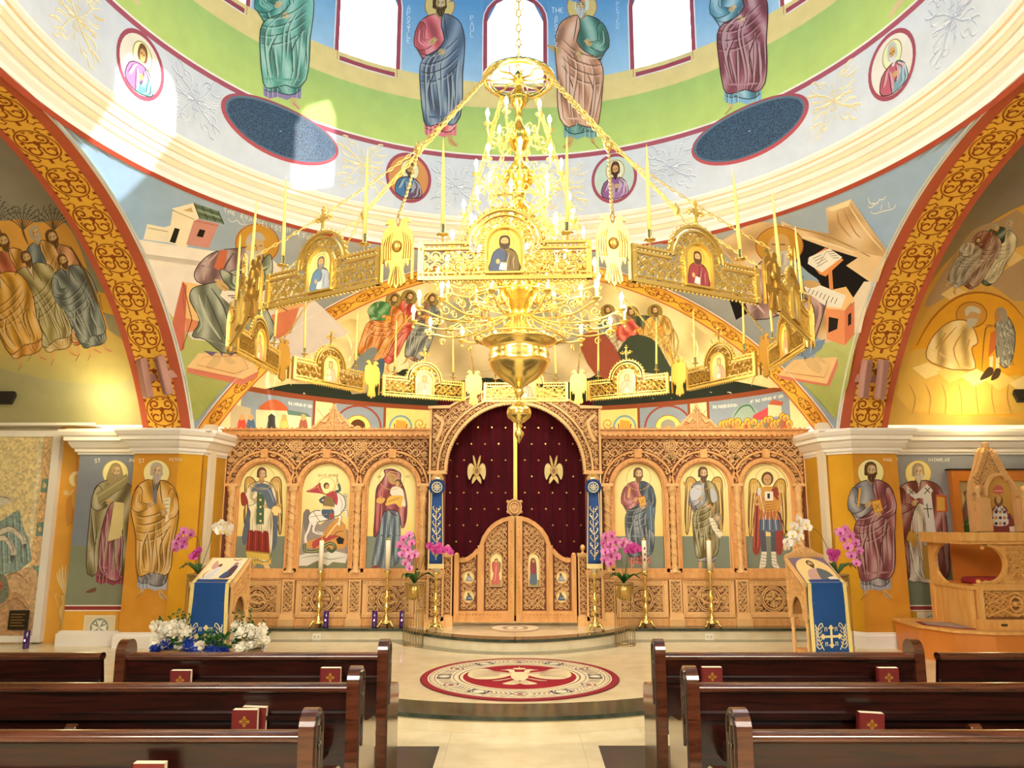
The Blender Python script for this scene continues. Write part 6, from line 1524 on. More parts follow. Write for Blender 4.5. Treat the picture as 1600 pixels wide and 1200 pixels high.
# ------------------------------------------------------------------ royal doors
DOORY = YI-.02
def royal(s):
    lab = 'low carved oak door leaf with a small %s icon' % ('red winged figure' if s < 0 else 'veiled blue figure')
    root = empty('royal_door', (s*.45, DOORY, BEMA), 0, lab, 'door', 'pair of low oak doors')
    z0 = fz(971); Y = DOORY
    def X(px): return s*abs(fx(px))
    T = [(803.5, 806), (797, 806.5), (786, 809), (775, 815), (765, 824), (757, 836), (753, 848), (752, 853), (748, 855), (741, 863), (733, 869), (725, 872), (719, 871)]
    outl = [(X(p), fz(q)) for p, q in T]
    st_ = [(X(719), fz(868)), (X(716), fz(866)), (X(712), fz(868)), (X(711), fz(873))]
    full = outl+[(X(711), fz(873)), (X(711), z0), (X(803.5), z0)]
    b = MB(); b.prism(full, lambda x, z: (x, Y+.02, EYE+z), (0, .015, 0)); b.build('back_board', OAKD, par=root)
    a = MB()
    def bar(x0, x1, q0, q1, d=.04): a.bb(x0, x1, Y-d, Y+.02, EYE+q0, EYE+q1)
    bar(X(803.5), X(794), z0, fz(806.5), .045); bar(X(711), X(718.5), z0, fz(868), .045); bar(X(747), X(757), fz(954), fz(852)+.0, .042); bar(X(718.5), X(794), fz(966), fz(954), .04); bar(X(718.5), X(794), z0, fz(966), .055)
    a.ball((X(714.7), Y-.01, EYE+fz(867)), .034, 8)
    rail = [(x, z) for x, z in outl]
    a.ribbon([(x+(.0), Y+.02, EYE+z-.035) for x, z in rail[:8]], .035, (0, -.05, 0)); a.ribbon([(x, Y+.02, EYE+z-.035) for x, z in rail[8:]], .035, (0, -.05, 0))
    for q in range(18): a.ball((X(799), Y-.045, EYE+z0+.12+.068*q), .010, 4)
    for q in range(14): a.ball((X(720+5.2*q), Y-.045, EYE+fz(959)), .012, 4)
    a.build('frame', OAK, par=root)
    def topz(x):
        for p, q in zip(outl, outl[1:]):
            if min(abs(p[0]), abs(q[0])) <= abs(x) <= max(abs(p[0]), abs(q[0])): return p[1]+(q[1]-p[1])*(abs(x)-abs(p[0]))/((abs(q[0])-abs(p[0])) or 1e-9)
        return -9
    c = MB(); x1, x2, x3, x4 = abs(fx(792)), abs(fx(759)), abs(fx(745)), abs(fx(722))
    ix = abs(fx(775.5)); ovx = abs(fx(733))
    def ins(x, z):
        ax = abs(x)
        if x*s < 0: return False
        if not ((x1 < ax < x2) or (x3 < ax < x4)) or z < fz(952) or z > topz(x)-.075: return False
        if abs(ax-ix) < .085 and fz(918) < z < fz(864): return False
        if x3 < ax and (math.hypot(ax-ovx, z-fz(902)) < .083 or math.hypot(ax-ovx, z-fz(932)) < .083): return False
        return True
    lace(c, ins, s*x1 if s > 0 else -x4, x4 if s > 0 else -x1, fz(952), fz(812), .083, Y, .022, .0058, 0, lambda x, z: (x, Y+.018, EYE+z))
    c.ribbon([(s*(ix+.078*math.cos(R_(t))), Y+.01, EYE+fz(872)+.07*math.sin(R_(t))) for t in range(0, 181, 20)]+[(s*(ix-.078), Y+.01, EYE+fz(916)), (s*(ix+.078), Y+.01, EYE+fz(916))], .01, (0, -.03, 0), closed=True)
    for zz_ in (902, 932): c.ribbon([(s*(ovx)+.078*math.cos(R_(t)), Y+.01, EYE+fz(zz_)+.078*math.sin(R_(t))) for t in range(0, 360, 20)], .01, (0, -.03, 0), closed=True)
    c.build('carved_panel', OAKL, par=root)
    # icons
    m = Mural(planeY(Y-.005), .002); cp = 775.5 if s < 0 else 2*CX-775.5-1
    m.poly([(cp-9, 917), (cp+9, 917), (cp+9, 875), (cp+6, 868), (cp, 865), (cp-6, 868), (cp-9, 875)], '#F4E29A'); m.rect(cp-9, 906, cp+9, 917, '#9A8C5C')
    if s < 0: m.blob([(cp-7, 880), (cp-2, 878), (cp-3, 896), (cp-6, 892)], '#B05040'); m.blob([(cp+7, 880), (cp+2, 878), (cp+3, 896), (cp+6, 892)], '#8A6A4A'); m.blob([(cp-3, 880), (cp+3, 880), (cp+4, 895), (cp+5, 912), (cp-7, 912), (cp-4, 895)], '#C85A50'); m.line([(cp, 884), (cp-2, 908)], 1, '#F0B0A0')
    else: m.blob([(cp-4, 878), (cp+3, 878), (cp+5, 892), (cp+5, 912), (cp-5, 912), (cp-5, 892)], '#4E6478'); m.blob([(cp-4, 874), (cp+3, 874), (cp+5, 892), (cp+2, 898), (cp-5, 894)], '#7A3038')
    m.ell(cp, 876, 3, 3.6, '#7A5030', 10); m.ell(cp, 877, 2, 2.4, '#C8965C', 10)
    o = m.build('icon', par=root, m=ICONP); o['label'] = 'small arched icon of a %s figure' % ('winged red' if s < 0 else 'veiled blue and red')
    for k, zz_ in enumerate((902, 932)):
        m = Mural(planeY(Y-.005), .002); cp = 733 if s < 0 else 2*CX-733
        cp = 805+s*(ovx/.00895)*1.0
        m.ell(cp, zz_, 8.6, 8.6, '#F2E29C'); m.blob([(cp-5, zz_+6), (cp-3, zz_-1), (cp+1, zz_-3), (cp+4, zz_+1), (cp+6, zz_+6)], ('#8A8C90', '#44566A')[k]); m.ell(cp-1, zz_-4, 2, 2.4, '#6A4A30', 8); m.line([(cp-2, zz_+2), (cp+4, zz_+3)], 1, '#F0E8D0', k=1)
        m.build('icon_roundel', par=root, m=ICONP)
    return root
RDL = royal(-1); RDR = royal(1)
# finial on the meeting stile belongs to the left leaf
a = MB(); zc = fz(793)
for r_ in (.095, .065): a.ribbon([(-.01+r_*math.cos(R_(t)), DOORY, EYE+zc+r_*1.15*math.sin(R_(t))) for t in range(0, 360, 18)], .012, (0, -.04, 0), closed=True)
a.prism([(-.01+.09*math.cos(R_(t)), zc+.1*math.sin(R_(t))) for t in range(0, 360, 18)], lambda x, z: (x, DOORY, EYE+z), (0, .015, 0))
a.bb(-.02, 0, DOORY-.035, DOORY, EYE+zc-.05, EYE+zc+.05); a.bb(-.045, .025, DOORY-.03, DOORY, EYE+zc-.008, EYE+zc+.012)
for s in (-1, 1):
    for dz in (-.06, .08): a.ball((-.01+s*.09, DOORY-.01, EYE+zc+dz), .026, 6)
a.bb(-.06, .04, DOORY-.04, DOORY+.02, EYE+fz(808), EYE+fz(804)); a.build('finial', OAKL, par=RDL)
# gate posts either side
for s in (-1, 1):
    root = empty('gate_post', (s*.93, DOORY, BEMA), 0, 'short carved oak gate post %s' % ('beside the red winged figure door' if s < 0 else 'with a turned knob beside the blue figure door'), 'post', 'oak gate posts')
    a = MB(); x0, x1 = sorted((s*.865, s*1.0)); frame(a, x0, x1, fz(962), fz(868), .02, DOORY+.0, .07); a.bb(x0-.015, x1+.015, DOORY-.1, DOORY+.02, BEMA, EYE+fz(962)); a.bb(x0-.01, x1+.01, DOORY-.08, DOORY+.02, EYE+fz(868), EYE+fz(864))
    lace(a, lambda x, z: x0+.022 < x < x1-.022 and fz(960) < z < fz(870), x0+.02, x1-.02, fz(960), fz(870), .08, DOORY, .018, .0055, 0, lambda x, z: (x, DOORY-.03, EYE+z)); a.build('post', OAKL, par=root)
    a = MB(); a.bb(x0+.015, x1-.015, DOORY-.03, DOORY-.01, EYE+fz(962), EYE+fz(868)); a.build('back_board', OAKD, par=root)
    a = MB(); a.lathe([(.03, 0), (.018, .015), (.014, .03), (.03, .05), (.036, .075), (.03, .1), (.012, .115), (0, .118)], ((x0+x1)/2, DOORY-.03, EYE+fz(864)), 14); a.build('knob', OAKL, par=root)
# ------------------------------------------------------------------ curtain
CURT = mat('dark_red_velvet', '#4E0718', .85, noise=.2, nscale=3, spec=.15)
CURT.node_tree.nodes['Principled BSDF'].inputs['Sheen Weight'].default_value = .08
def curt_y(x): return YI+.26+.028*math.sin(x*26+.6*math.sin(x*7))+.012*math.sin(x*61)
for s in (-1, 1):
    root = empty('curtain', (s*.55, YI+.26, BEMA), 0, 'dark red velvet curtain half with gold crosses, %s' % ('behind the red winged figure door' if s < 0 else 'behind the veiled blue figure door'), 'curtain', 'sanctuary curtains')
    b = MB(); n = 110; xs = [s*(.0+1.15*i/n) for i in range(n+1)]; zs_ = [BEMA+.02, 1.5, 2.2, EYE+fz(622)]
    b.add([(x, curt_y(x), z) for z in zs_ for x in xs], [(j*(n+1)+i, j*(n+1)+i+1, (j+1)*(n+1)+i+1, (j+1)*(n+1)+i) for j in range(3) for i in range(n)], 0, True)
    b.build('cloth', CURT, par=root)
    g = MB(); g.bb(s*0, s*.028, curt_y(0)-.03, curt_y(0)-.015, BEMA+.1, EYE+fz(640)); g.build('gold_braid', GOLDL, par=root)
    g = MB()
    for j in range(11):
        for i in range(5):
            x = s*(.14+.2*i+(.1 if j % 2 else 0)); z = fz(665+26*j)
            if abs(x) > 1.05 or (math.hypot(x-s*.55, z-fz(735)) < .2): continue
            y = curt_y(x)-.006
            g.prism([(x-.018, z), (x-.004, z+.004), (x, z+.018), (x+.004, z+.004), (x+.018, z), (x+.004, z-.004), (x, z-.018), (x-.004, z-.004)], lambda u, v: (u, y-.012, EYE+v), (0, .004, 0))
    g.build('gold_crosses', GOLDL, par=root)
    # six winged emblem
    m = Mural(lambda x, z, o: Vector((x, YI+.20-o, EYE+z)), .0); cx, cz = s*.555, fz(735); k = .0095
    def W(pts, c): m.blob([(cx+x*k, cz-y*k) for x, y in pts], c); m.line([(cx+x*k, cz-y*k) for x, y in pts], .006, '#7A5420', k=3, taper=0, closed=True)
    for q in (-1, 1):
        W([(q*2, -4), (q*8, -12), (q*13, -8), (q*14, 4), (q*11, 13), (q*7, 6), (q*4, 2)], '#E6CC84'); W([(0, -6), (q*3, -20), (q*6, -24), (q*5, -14), (q*2, -6)], '#D8B45C'); W([(0, 4), (q*6, 10), (q*7, 19), (q*2, 14), (q*-2, 8)], '#DDBE6C')
        for t in range(4): m.line([(cx+q*(5+2*t)*k, cz+(7-t)*k), (cx+q*(7+1.6*t)*k, cz-7*k)], .004, '#A8803A')
    W([(-5, -4), (0, -8), (5, -4), (4, 4), (0, 8), (-4, 4)], '#C8A050'); m.ell(cx, cz+.005, 3*k, 4.5*k, '#8A5A38', 12)
    m.build('winged_emblem', par=root, m=ICONP)
# dim sanctuary floor behind the curtain is covered by the bema; finish
# ================================================================== CHANDELIER AND ITS RING
CH = Vector((.03, 5.9, 0)); RING_Z = EYE+1.22; RAP = 2.13; RROT = -2.3
AGED = mat('aged_brass', '#CDA452', .36, .8)
IVORY = mat('ivory_wax_sleeve', '#F6E6B8', .5); TAPER = mat('yellow_beeswax', '#F3CF72', .45, spec=.4)
BULB = mat('lit_candle_bulb', (1, .86, .55), .4, emit=38, ecol=(1.0, .80, .42)); BULB.cycles.emission_sampling = 'NONE'
def chain(b, p0, p1, L=.055, r=.0045, w=.016, sag=0):
    p0, p1 = Vector(p0), Vector(p1); n = max(1, int((p1-p0).length/(L*.8)))
    d = (p1-p0).normalized(); u = d.cross(Vector((0, 0, 1)))
    if u.length < .05: u = Vector((1, 0, 0))
    u.normalize(); v = d.cross(u)
    for i in range(n):
        f = (i+.5)/n; c = p0.lerp(p1, f)-Vector((0, 0, sag*4*f*(1-f))); a = u if i % 2 else v
        pts = [c+d*(L/2*math.cos(t))+a*(w/2*math.sin(t)) for t in [math.pi*2*q/6 for q in range(7)]]
        b.tube(pts, r, 3, cap=False)
ring = empty('chandelier_ring', (CH.x, CH.y, RING_Z), 0, 'large gilded openwork ring of twelve icon panels hung round the chandelier', 'chandelier ring')
# --- panel (local x along the side, -y outwards)
PW, PH = .455, .21; AR = .195; AZ = .205
pm = MB()
def hb(x0, x1, z0, z1, d=.012): pm.bb(x0, x1, -d, d, z0, z1)
hb(-PW, PW, 0, .022); hb(-PW, -AR+.01, PH-.045, PH-.032); hb(AR-.01, PW, PH-.045, PH-.032); hb(-PW, PW, .035, .045, .008); hb(-PW, -AR, PH-.012, PH, .010); hb(AR, PW, PH-.012, PH, .010)
for x in (-PW+.012, PW-.012): hb(x-.014, x+.014, 0, PH, .016)
for x in (-PW+.012, PW-.012):
    for z in (.03, .17): pm.ball((x, -.018, z), .008, 5)
def arcl(r, n=18, a0=180, a1=0): return [(r*math.cos(R_(a0+(a1-a0)*q/n)), 0, AZ-.012+r*math.sin(R_(a0+(a1-a0)*q/n))) for q in range(n+1)]
for r_, w_ in ((AR, .008), (AR-.03, .006)):
    pm.ribbon([(x, .01, z) for x, y, z in arcl(r_)], w_, (0, -.022, 0))
    pm.ribbon([(x, -.01, z) for x, y, z in arcl(r_)], w_, (0, .022, 0))
for q in range(19): a = R_(180*q/18); pm.ball((AR*1.06*math.cos(a), 0, AZ-.012+AR*1.06*math.sin(a)), .012, 4)
for q in range(30): x = -PW+.03+(2*PW-.06)*q/29; pm.ball((x, 0, -.006), .009, 4)
for q in range(9):
    for s in (-1, 1):
        x = s*(AR+.03+.027*q)
        if abs(x) < PW-.01: pm.ball((x, 0, PH-.022), .009, 4); pm.ball((x, 0, PH+.006), .006, 4)
def pt(x, z):
    if z < .022: return False
    if abs(x) < .098 and z < .25: return False
    if abs(x) < AR-.032: return z < AZ-.012+math.sqrt(max((AR-.034)**2-x*x, 0)) and z > .045
    return abs(x) < PW-.02 and .045 < z < PH-.046
lace(pm, pt, -PW, PW, .04, .40, .062, 0, .010, .0042, 0, lambda x, z: (x, .005, z), seg=7)
for q in range(13):
    x = -PW+.05+.07*q; pm.ribbon([(x, 0, .025), (x+.018, 0, .04), (x+.036, 0, .025)], .004, (0, -.008, 0))
# icon frame
of = [(-.098, .035), (-.098, .19)]+[(.098*math.cos(R_(a)), .19+.098*math.sin(R_(a))) for a in range(165, 0, -15)]+[(.098, .19), (.098, .035)]
pm.ribbon([(x, .0, z) for x, z in of], .009, (0, -.024, 0), closed=True); pm.ribbon([(x, .0, z) for x, z in of], .009, (0, .024, 0), closed=True)
pmesh = pm.build('panel', GOLDL, ring)
cr_ = MB(); cr_.ribbon([(0, 0, .40), (0, 0, .53)], .006, (0, -.012, 0)); cr_.ribbon([(-.045, 0, .475), (.045, 0, .475)], .006, (0, -.012, 0)); cr_.ribbon([(0, 0, .53), (0, 0, .40)], .006, (0, .008, 0))
for x, z in ((-.05, .475), (.05, .475), (0, .535)):
    for q in range(3): a = R_(90+120*(q-1))+math.atan2(x, z-.475)*-1; cr_.ball((x+.013*math.cos(a), 0, z+.013*math.sin(a)), .010, 5)
for q in range(4): a = R_(45+90*q); cr_.ribbon([(0, 0, .475), (.03*math.cos(a), 0, .475+.03*math.sin(a))], .004, (0, -.01, 0))
cr_.ball((0, 0, .405), .016, 6)
cmesh = cr_.build('cross', GOLDL, pmesh)
PANELD = ['central brown robed bearded figure icon', 'red robed figure icon', 'narrow right end icon', 'far right icon', 'rose robed icon beyond right', 'pink robed icon right of the bowl', 'far central icon behind the bowl',
          'pink robed icon left of the bowl', 'rose robed icon beyond left', 'far left icon', 'narrow left end icon', 'blue robed elder icon']
ICC = [('#F2CC50', '#3E4A62', '#6A5428', '#3E2C1C', '#3E2C1C'), ('#E0AC3C', '#8A3234', '#8A3234', '#4A2E1C', '#4A2E1C'), ('#D8AC40', '#6A5A50', '#7A6A5C', '#5A4A38', None), ('#F0D060', '#C87A60', '#D8A080', '#6A4A30', None), ('#F4DC84', '#E0A080', '#D88068', '#7A5A3A', None), ('#F6E090', '#E89A84', '#E8B098', '#8A6A4A', None),
       ('#F0D070', '#C8A088', '#B88A70', '#6A4A30', None), ('#F6E090', '#E8A090', '#F0B8A0', '#8A6A4A', None), ('#F4DC84', '#E0B090', '#D89A80', '#7A5A3A', None), ('#F0D060', '#C89A70', '#B8866A', '#6A4A30', None), ('#D8AC40', '#7A6A58', '#6A5A48', '#5A4A38', None), ('#F2E080', '#5A7A98', '#A8B0B8', '#6A5C50', '#8A8078')]
def ring_icon(k):
    bgc, rb, ck, hr, bd = ICC[k]; out = []
    def mk(sgn):
        m = Mural(lambda u, v, o: Vector((u*sgn, -sgn*(.004+o), v)), .001)
        m.poly([(-.09, .04), (.09, .04), (.09, .19)]+[(.09*math.cos(R_(a)), .19+.09*math.sin(R_(a))) for a in range(15, 166, 15)]+[(-.09, .19)], bgc)
        B = [(-.02, .175), (.02, .175), (.058, .15), (.072, .10), (.075, .042), (-.075, .042), (-.072, .10), (-.058, .15)]
        m.blob(B, rb); m.line(B, .004, dk(rb, .7), k=2, taper=0, closed=True); C = [(.0, .17), (.058, .15), (.073, .10), (.075, .045), (0, .045), (-.02, .08), (.02, .12)]
        m.blob(C, ck); m.line(C, .003, dk(ck, .6), k=2, taper=0, closed=True)
        for q in range(4): m.line([(.01+.014*q, .155-.01*q), (.0+.015*q, .1), (-.01+.02*q, .055)], .0035, lt(ck) if q % 2 else dk(ck))
        m.ring(0, .208, .047, .047, .002, '#A8782C'); m.blob([(-.03, .2), (-.025, .235), (0, .245), (.025, .235), (.03, .2), (.02, .175), (-.02, .175)], hr); m.blob([(-.019, .22), (0, .232), (.019, .22), (.016, .192), (0, .176), (-.016, .192)], SK)
        if bd: m.blob([(-.019, .2), (0, .197), (.019, .2), (.014, .178), (0, .163), (-.014, .178)], bd)
        m.line([(-.012, .213), (-.004, .213)], .003, '#20140c', k=1); m.line([(.004, .213), (.012, .213)], .003, '#20140c', k=1); m.line([(0, .212), (0, .2)], .002, dk(SK), k=1)
        m.poly([(-.03, .055), (.01, .05), (.014, .09), (-.02, .095)], '#E8DCC0'); m.ell(-.035, .1, .011, .014, SK, 10)
        return m
    return mk
# --- eagle
eg = MB(); half = [(0, .30), (.012, .305), (.02, .335), (.04, .35), (.062, .342), (.075, .318), (.055, .322), (.048, .30), (.066, .296), (.084, .27), (.09, .2), (.088, .10), (.072, .125), (.062, .08), (.05, .11), (.036, .06), (.05, -.01), (.03, -.03), (.02, -.015), (.0, -.045)]
eo = half+[(-x, z) for x, z in half[::-1][1:-1]]
eg.prism(eo, lambda x, z: (x, -.006, z), (0, .012, 0))
for s in (-1, 1):
    for q in range(4): eg.ribbon([(s*(.03+.012*q), -.006, .27-.01*q), (s*(.04+.013*q), -.006, .2), (s*(.036+.014*q), -.006, .12)], .004, (0, -.008, 0))
    for q in range(3): eg.ribbon([(s*.006*q, -.006, .08), (s*.014*q, -.006, .02), (s*.018*q, -.006, -.02)], .0035, (0, -.008, 0))
    eg.bb(s*.086, s*.092, -.01, .01, .0, .24)
eg.lathe([(.03, 0), (.026, .012), (.012, .016), (.0, .02)], (0, 0, 0), 10) if False else eg.ball((0, -.012, .19), .03, 8, sc=(1, .5, 1.1))
eg.tube([(0, 0, .30), (.012, 0, .34), (0, 0, .365), (-.012, 0, .34), (0, 0, .30)], .004, 4)
emesh = eg.build('double_headed_eagle', AGED, ring)
jn = []
taper0 = None
for k in range(12):
    a = R_(-90+30*k+RROT)  # plan angle, -90 = towards the viewer
    if k == 0: p, c = pmesh, cmesh
    else: p = pmesh.copy(); COL.objects.link(p); p.parent = ring; c = cmesh.copy(); COL.objects.link(c); c.parent = p
    p.location = (RAP*math.cos(a), RAP*math.sin(a), 0); p.rotation_euler = (0, 0, a+math.pi/2)
    p['label'] = 'openwork panel with the '+PANELD[k]
    mk = ring_icon(k)
    o = mk(1).build('icon', p, ICONP)
    o2 = mk(-1).build('icon', p, ICONP)
    e = emesh if k == 0 else emesh.copy()
    if k: COL.objects.link(e); e.parent = ring
    ae = R_(-90+30*k+15+RROT); re = RAP/math.cos(R_(15)); e.location = (re*math.cos(ae), re*math.sin(ae), 0); e.rotation_euler = (0, 0, ae+math.pi/2)
    # tapers: holder is part of the ring, the candle is its own thing
    for s in (-1, 1):
        x = s*.33; ca, sa = math.cos(a+math.pi/2), math.sin(a+math.pi/2)
        hp = Vector((RAP*math.cos(a)+x*ca, RAP*math.sin(a)+x*sa, PH))
        h = MB(); h.lathe([(.0, -.0), (.006, 0), (.006, .03), (.012, .035), (.032, .04), (.034, .044), (.012, .048), (.013, .10), (.0115, .10), (.0115, .06), (0, .06)], (0, 0, 0), 10)
        if k == 0 and s == -1: hold = h.build('candle_socket', BRASS, ring); ho = hold
        else: ho = hold.copy(); COL.objects.link(ho); ho.parent = ring
        ho.location = hp
        if taper0 is None:
            t = MB(); t.lathe([(0, 0), (.0112, 0), (.0108, .2), (.008, .42), (.004, .52), (.0015, .535), (.0, .55)], (0, 0, 0), 8); taper0 = t.build('taper_candle', TAPER); tc_ = taper0
        else: tc_ = taper0.copy(); COL.objects.link(tc_)
        tc_.location = ring.location+hp+Vector((0, 0, .06)); lean_ = random.uniform(-.035, .035); tc_.rotation_euler = (random.uniform(-.02, .02), lean_, 0)
        # seen by the viewer, s=-1 end is on the left for near panels and on the right for far ones
        lr = ('first' if s < 0 else 'second')
        dirn = 'left' if (s*ca < 0) else 'right'
        if k in (3, 9): dirn = 'near' if s*sa < 0 else 'far'
        tag(tc_, 'yellow taper on the ring, %s of the %s' % (dirn, PANELD[k]), 'candle', 'tapers standing on the chandelier ring')
# chains
WZ = EYE+3.70; WR_ = .30
for q in range(6):
    aj = R_(-90+30+60*q+RROT); J = Vector((CH.x+1.30*math.cos(aj), CH.y+1.30*math.sin(aj), EYE+2.50)); Wp = Vector((CH.x+WR_*math.cos(aj), CH.y+WR_*math.sin(aj), WZ))
    b = MB(); chain(b, Wp, J, .06, .005, .022)
    side = Vector((-math.sin(aj), math.cos(aj), 0))*.02; chain(b, Wp+side, J+side*2, .05, .0035, .014)
    b.ball(tuple(J), .03, 8, sc=(1, 1, 1.3)); b.lathe([(.0, -.07), (.02, -.04), (.035, 0), (.02, .03), (.0, .06)], tuple(J), 8)
    for e in (-15, 15):
        ae = aj+R_(e); re = RAP/math.cos(R_(15)); E = Vector((CH.x+re*math.cos(ae), CH.y+re*math.sin(ae), RING_Z+.36)); chain(b, J, E, .05, .004, .017, sag=.03)
    b.build('chain', GOLDL, par=ring)
# --- the chandelier itself
cho = empty('chandelier', (CH.x, CH.y, EYE+.60), 0, 'many tiered brass chandelier with lit candle bulbs and a big bowl below', 'chandelier')
def cz(z): return EYE+z
wb = MB(); C0 = (CH.x, CH.y, WZ)
wb.lathe([(.27, -.012), (.31, -.012), (.315, 0), (.31, .02), (.27, .02), (.27, -.012)], C0, 40); wb.lathe([(.245, -.004), (.255, -.004), (.255, .01), (.245, .01), (.245, -.004)], C0, 40)
for q in range(8):
    a = math.pi/4*q; wb.tube([(C0[0]+r*math.cos(a+d), C0[1]+r*math.sin(a+d), C0[2]) for r, d in ((.03, 0), (.12, .16), (.2, -.1), (.27, 0))], .011, 5)
    wb.tube([(C0[0]+r*math.cos(a+d), C0[1]+r*math.sin(a+d), C0[2]) for r, d in ((.12, .1), (.17, .32), (.22, .4), (.26, .39))], .007, 4)
wb.build('suspension_wheel', BRASS, par=cho)
b = MB()
chain(b, (CH.x, CH.y, WZ+.1), (CH.x, CH.y, EYE+9.6), .09, .009, .04)
for s in (-1, 1): chain(b, (CH.x+s*.03, CH.y, WZ+.05), (CH.x+s*.05, CH.y, EYE+9.6), .06, .004, .02)
b.build('hanging_chain', GOLDL, par=cho)
b = MB()
prof = [(0, 3.80), (.02, 3.78), (.05, 3.72), (.03, 3.66), (.05, 3.58), (.09, 3.52), (.06, 3.46), (.03, 3.42), (.03, 3.30), (.06, 3.24), (.10, 3.16), (.07, 3.08), (.035, 3.02), (.04, 2.95), (.08, 2.90), (.12, 2.84), (.13, 2.78), (.08, 2.70), (.05, 2.64), (.06, 2.56), (.12, 2.50), (.15, 2.42), (.14, 2.34), (.08, 2.24), (.06, 2.15), (.08, 2.05), (.15, 1.98), (.18, 1.88), (.16, 1.76), (.09, 1.66), (.08, 1.56), (.13, 1.48), (.14, 1.42), (.1, 1.38)]
b.lathe([(r, z) for r, z in prof[::-1]], (CH.x, CH.y, EYE), 20); b.build('centre_column', GOLDP, par=cho)
b = MB()
b.lathe([(.10, 1.40), (.29, 1.405), (.305, 1.40), (.31, 1.385), (.29, 1.37), (.235, 1.35), (.235, 1.30), (.245, 1.28), (.235, 1.25), (.25, 1.235), (.24, 1.20), (.20, 1.13), (.13, 1.07), (.06, 1.03), (.03, 1.0)], (CH.x, CH.y, EYE), 40); b.build('bowl', BRASS, par=cho)
b = MB()
b.lathe([(.03, 1.0), (.045, .97), (.02, .94), (.018, .90), (.05, .875), (.085, .85), (.1, .81), (.09, .77), (.05, .735), (.02, .72), (.03, .70), (.015, .68), (.035, .655), (.04, .635), (.02, .60), (0, .56)], (CH.x, CH.y, EYE), 20); b.build('finial', BRASS, par=cho)
def arm_proto(R, zc, ztop, curls=True):
    """S-scroll arm in the local xz plane reaching radius R, cup at ztop"""
    a = MB(); pts = cat([(.06, 0, zc), (R*.35, 0, zc-.10), (R*.7, 0, zc-.13), (R*.95, 0, zc-.08), (R, 0, ztop-.02)], 4, False)
    a.tube(pts, .008, 5)
    for (cx, cz_, r0, sg) in ((R*.45, zc-.02, .055, 1), (R*.75, zc-.05, .045, -1), (R*.85, zc-.16, .035, 1)):
        a.tube([(x, 0, z) for x, z in spiral(cx, cz_, r0, 0, sg*1.2, .012, 9)], .006, 4)
    for s in (-1, 1): a.tube([(R*.5, 0, zc-.12), (R*.56, s*.04, zc-.08), (R*.64, s*.045, zc-.13), (R*.7, s*.01, zc-.13)], .006, 4)
    a.lathe([(.006, -.03), (.012, -.02), (.03, -.005), (.038, .004), (.03, .006), (.012, .008)], (R, 0, ztop), 10)
    a.ball((R, 0, ztop-.05), .014, 6)
    return a
def bulb_proto(R, ztop):
    s_ = MB(); s_.lathe([(.010, 0), (.0105, .06), (.006, .066)], (R, 0, ztop+.006), 8)
    f = MB(); f.lathe([(.008, .064), (.016, .078), (.0175, .092), (.012, .112), (.004, .13), (0, .134)], (R, 0, ztop+.006), 8)
    return s_, f
tiers = [(6, .27, 3.22, 3.26, 10), (8, .36, 2.86, 2.84, 0), (10, .46, 2.45, 2.44, 8), (12, .66, 1.95, 1.86, 4), (14, .86, 1.62, 1.56, 0), (10, .56, 2.14, 2.14, 14)]
for n, R, zc, zt_, ph in tiers:
    base = EYE+.60; am = arm_proto(R, cz(zc)-base, cz(zt_)-base).build('arm', GOLDL, cho); s_, f = bulb_proto(R, cz(zt_)-base); sm = s_.build('candle_sleeve', IVORY, am); fm = f.build('bulb', BULB, am)
    am.rotation_euler = (0, 0, R_(ph))
    for q in range(1, n):
        A2 = am.copy(); COL.objects.link(A2); A2.parent = cho; A2.rotation_euler = (0, 0, R_(ph+360*q/n+random.uniform(-3, 3)))
        for ch_ in (sm, fm): c2 = ch_.copy(); COL.objects.link(c2); c2.parent = A2
# filigree basket collars
for z, R in ((2.62, .24), (2.28, .30), (1.78, .40), (1.46, .36)):
    b = MB(); n = 14
    for q in range(n):
        a = 2*math.pi*q/n; ca, sa = math.cos(a), math.sin(a); t_ = Vector((-sa, ca, 0))
        c = Vector((CH.x+R*ca, CH.y+R*sa, cz(z)))
        b.tube([c+t_*x+Vector((0, 0, zz_)) for x, zz_ in spiral(0, 0, .055, a*3, 1.1, .012, 8)], .005, 4)
        b.tube([c+Vector((0, 0, .05)), c+Vector((ca*.04, sa*.04, .09)), c+Vector((ca*.05, sa*.05, .03))], .006, 4)
        b.tube([(CH.x+R*ca, CH.y+R*sa, cz(z)-.05), (CH.x+R*.55*ca, CH.y+R*.55*sa, cz(z)-.11), (CH.x+.1*ca, CH.y+.1*sa, cz(z)-.06)], .006, 4)
    b.lathe([(R-.006, -.055), (R+.006, -.055), (R+.006, -.045), (R-.006, -.045)], (CH.x, CH.y, cz(z)), 28)
    b.build('filigree_collar', GOLDL, par=cho)
# the light the bulbs give
for z, R, n, e in ((1.66, .95, 5, 17), (1.98, .72, 4, 15), (2.5, .55, 3, 14), (2.95, .42, 3, 10), (3.36, .34, 2, 8)):
    for q in range(n):
        a = 2*math.pi*(q+.3)/n; d = bpy.data.lights.new('bulb_light', 'POINT'); o = bpy.data.objects.new('bulb_light', d); COL.objects.link(o)
        d.energy = e*.7; d.color = (1, .80, .46); d.shadow_soft_size = .05; o.location = (R*math.cos(a), R*math.sin(a), cz(z)-(EYE+.6)); o.parent = cho
for x in (-2.3, 0, 2.3):  # unseen lights added behind the screen to brighten the apse conch
    d = bpy.data.lights.new('conch_fill_light', 'POINT'); o = bpy.data.objects.new('conch_fill_light', d); COL.objects.link(o); d.energy = 34; d.color = (1, .85, .55); d.shadow_soft_size = .15; o.location = (x, 11.3, EYE+.95)
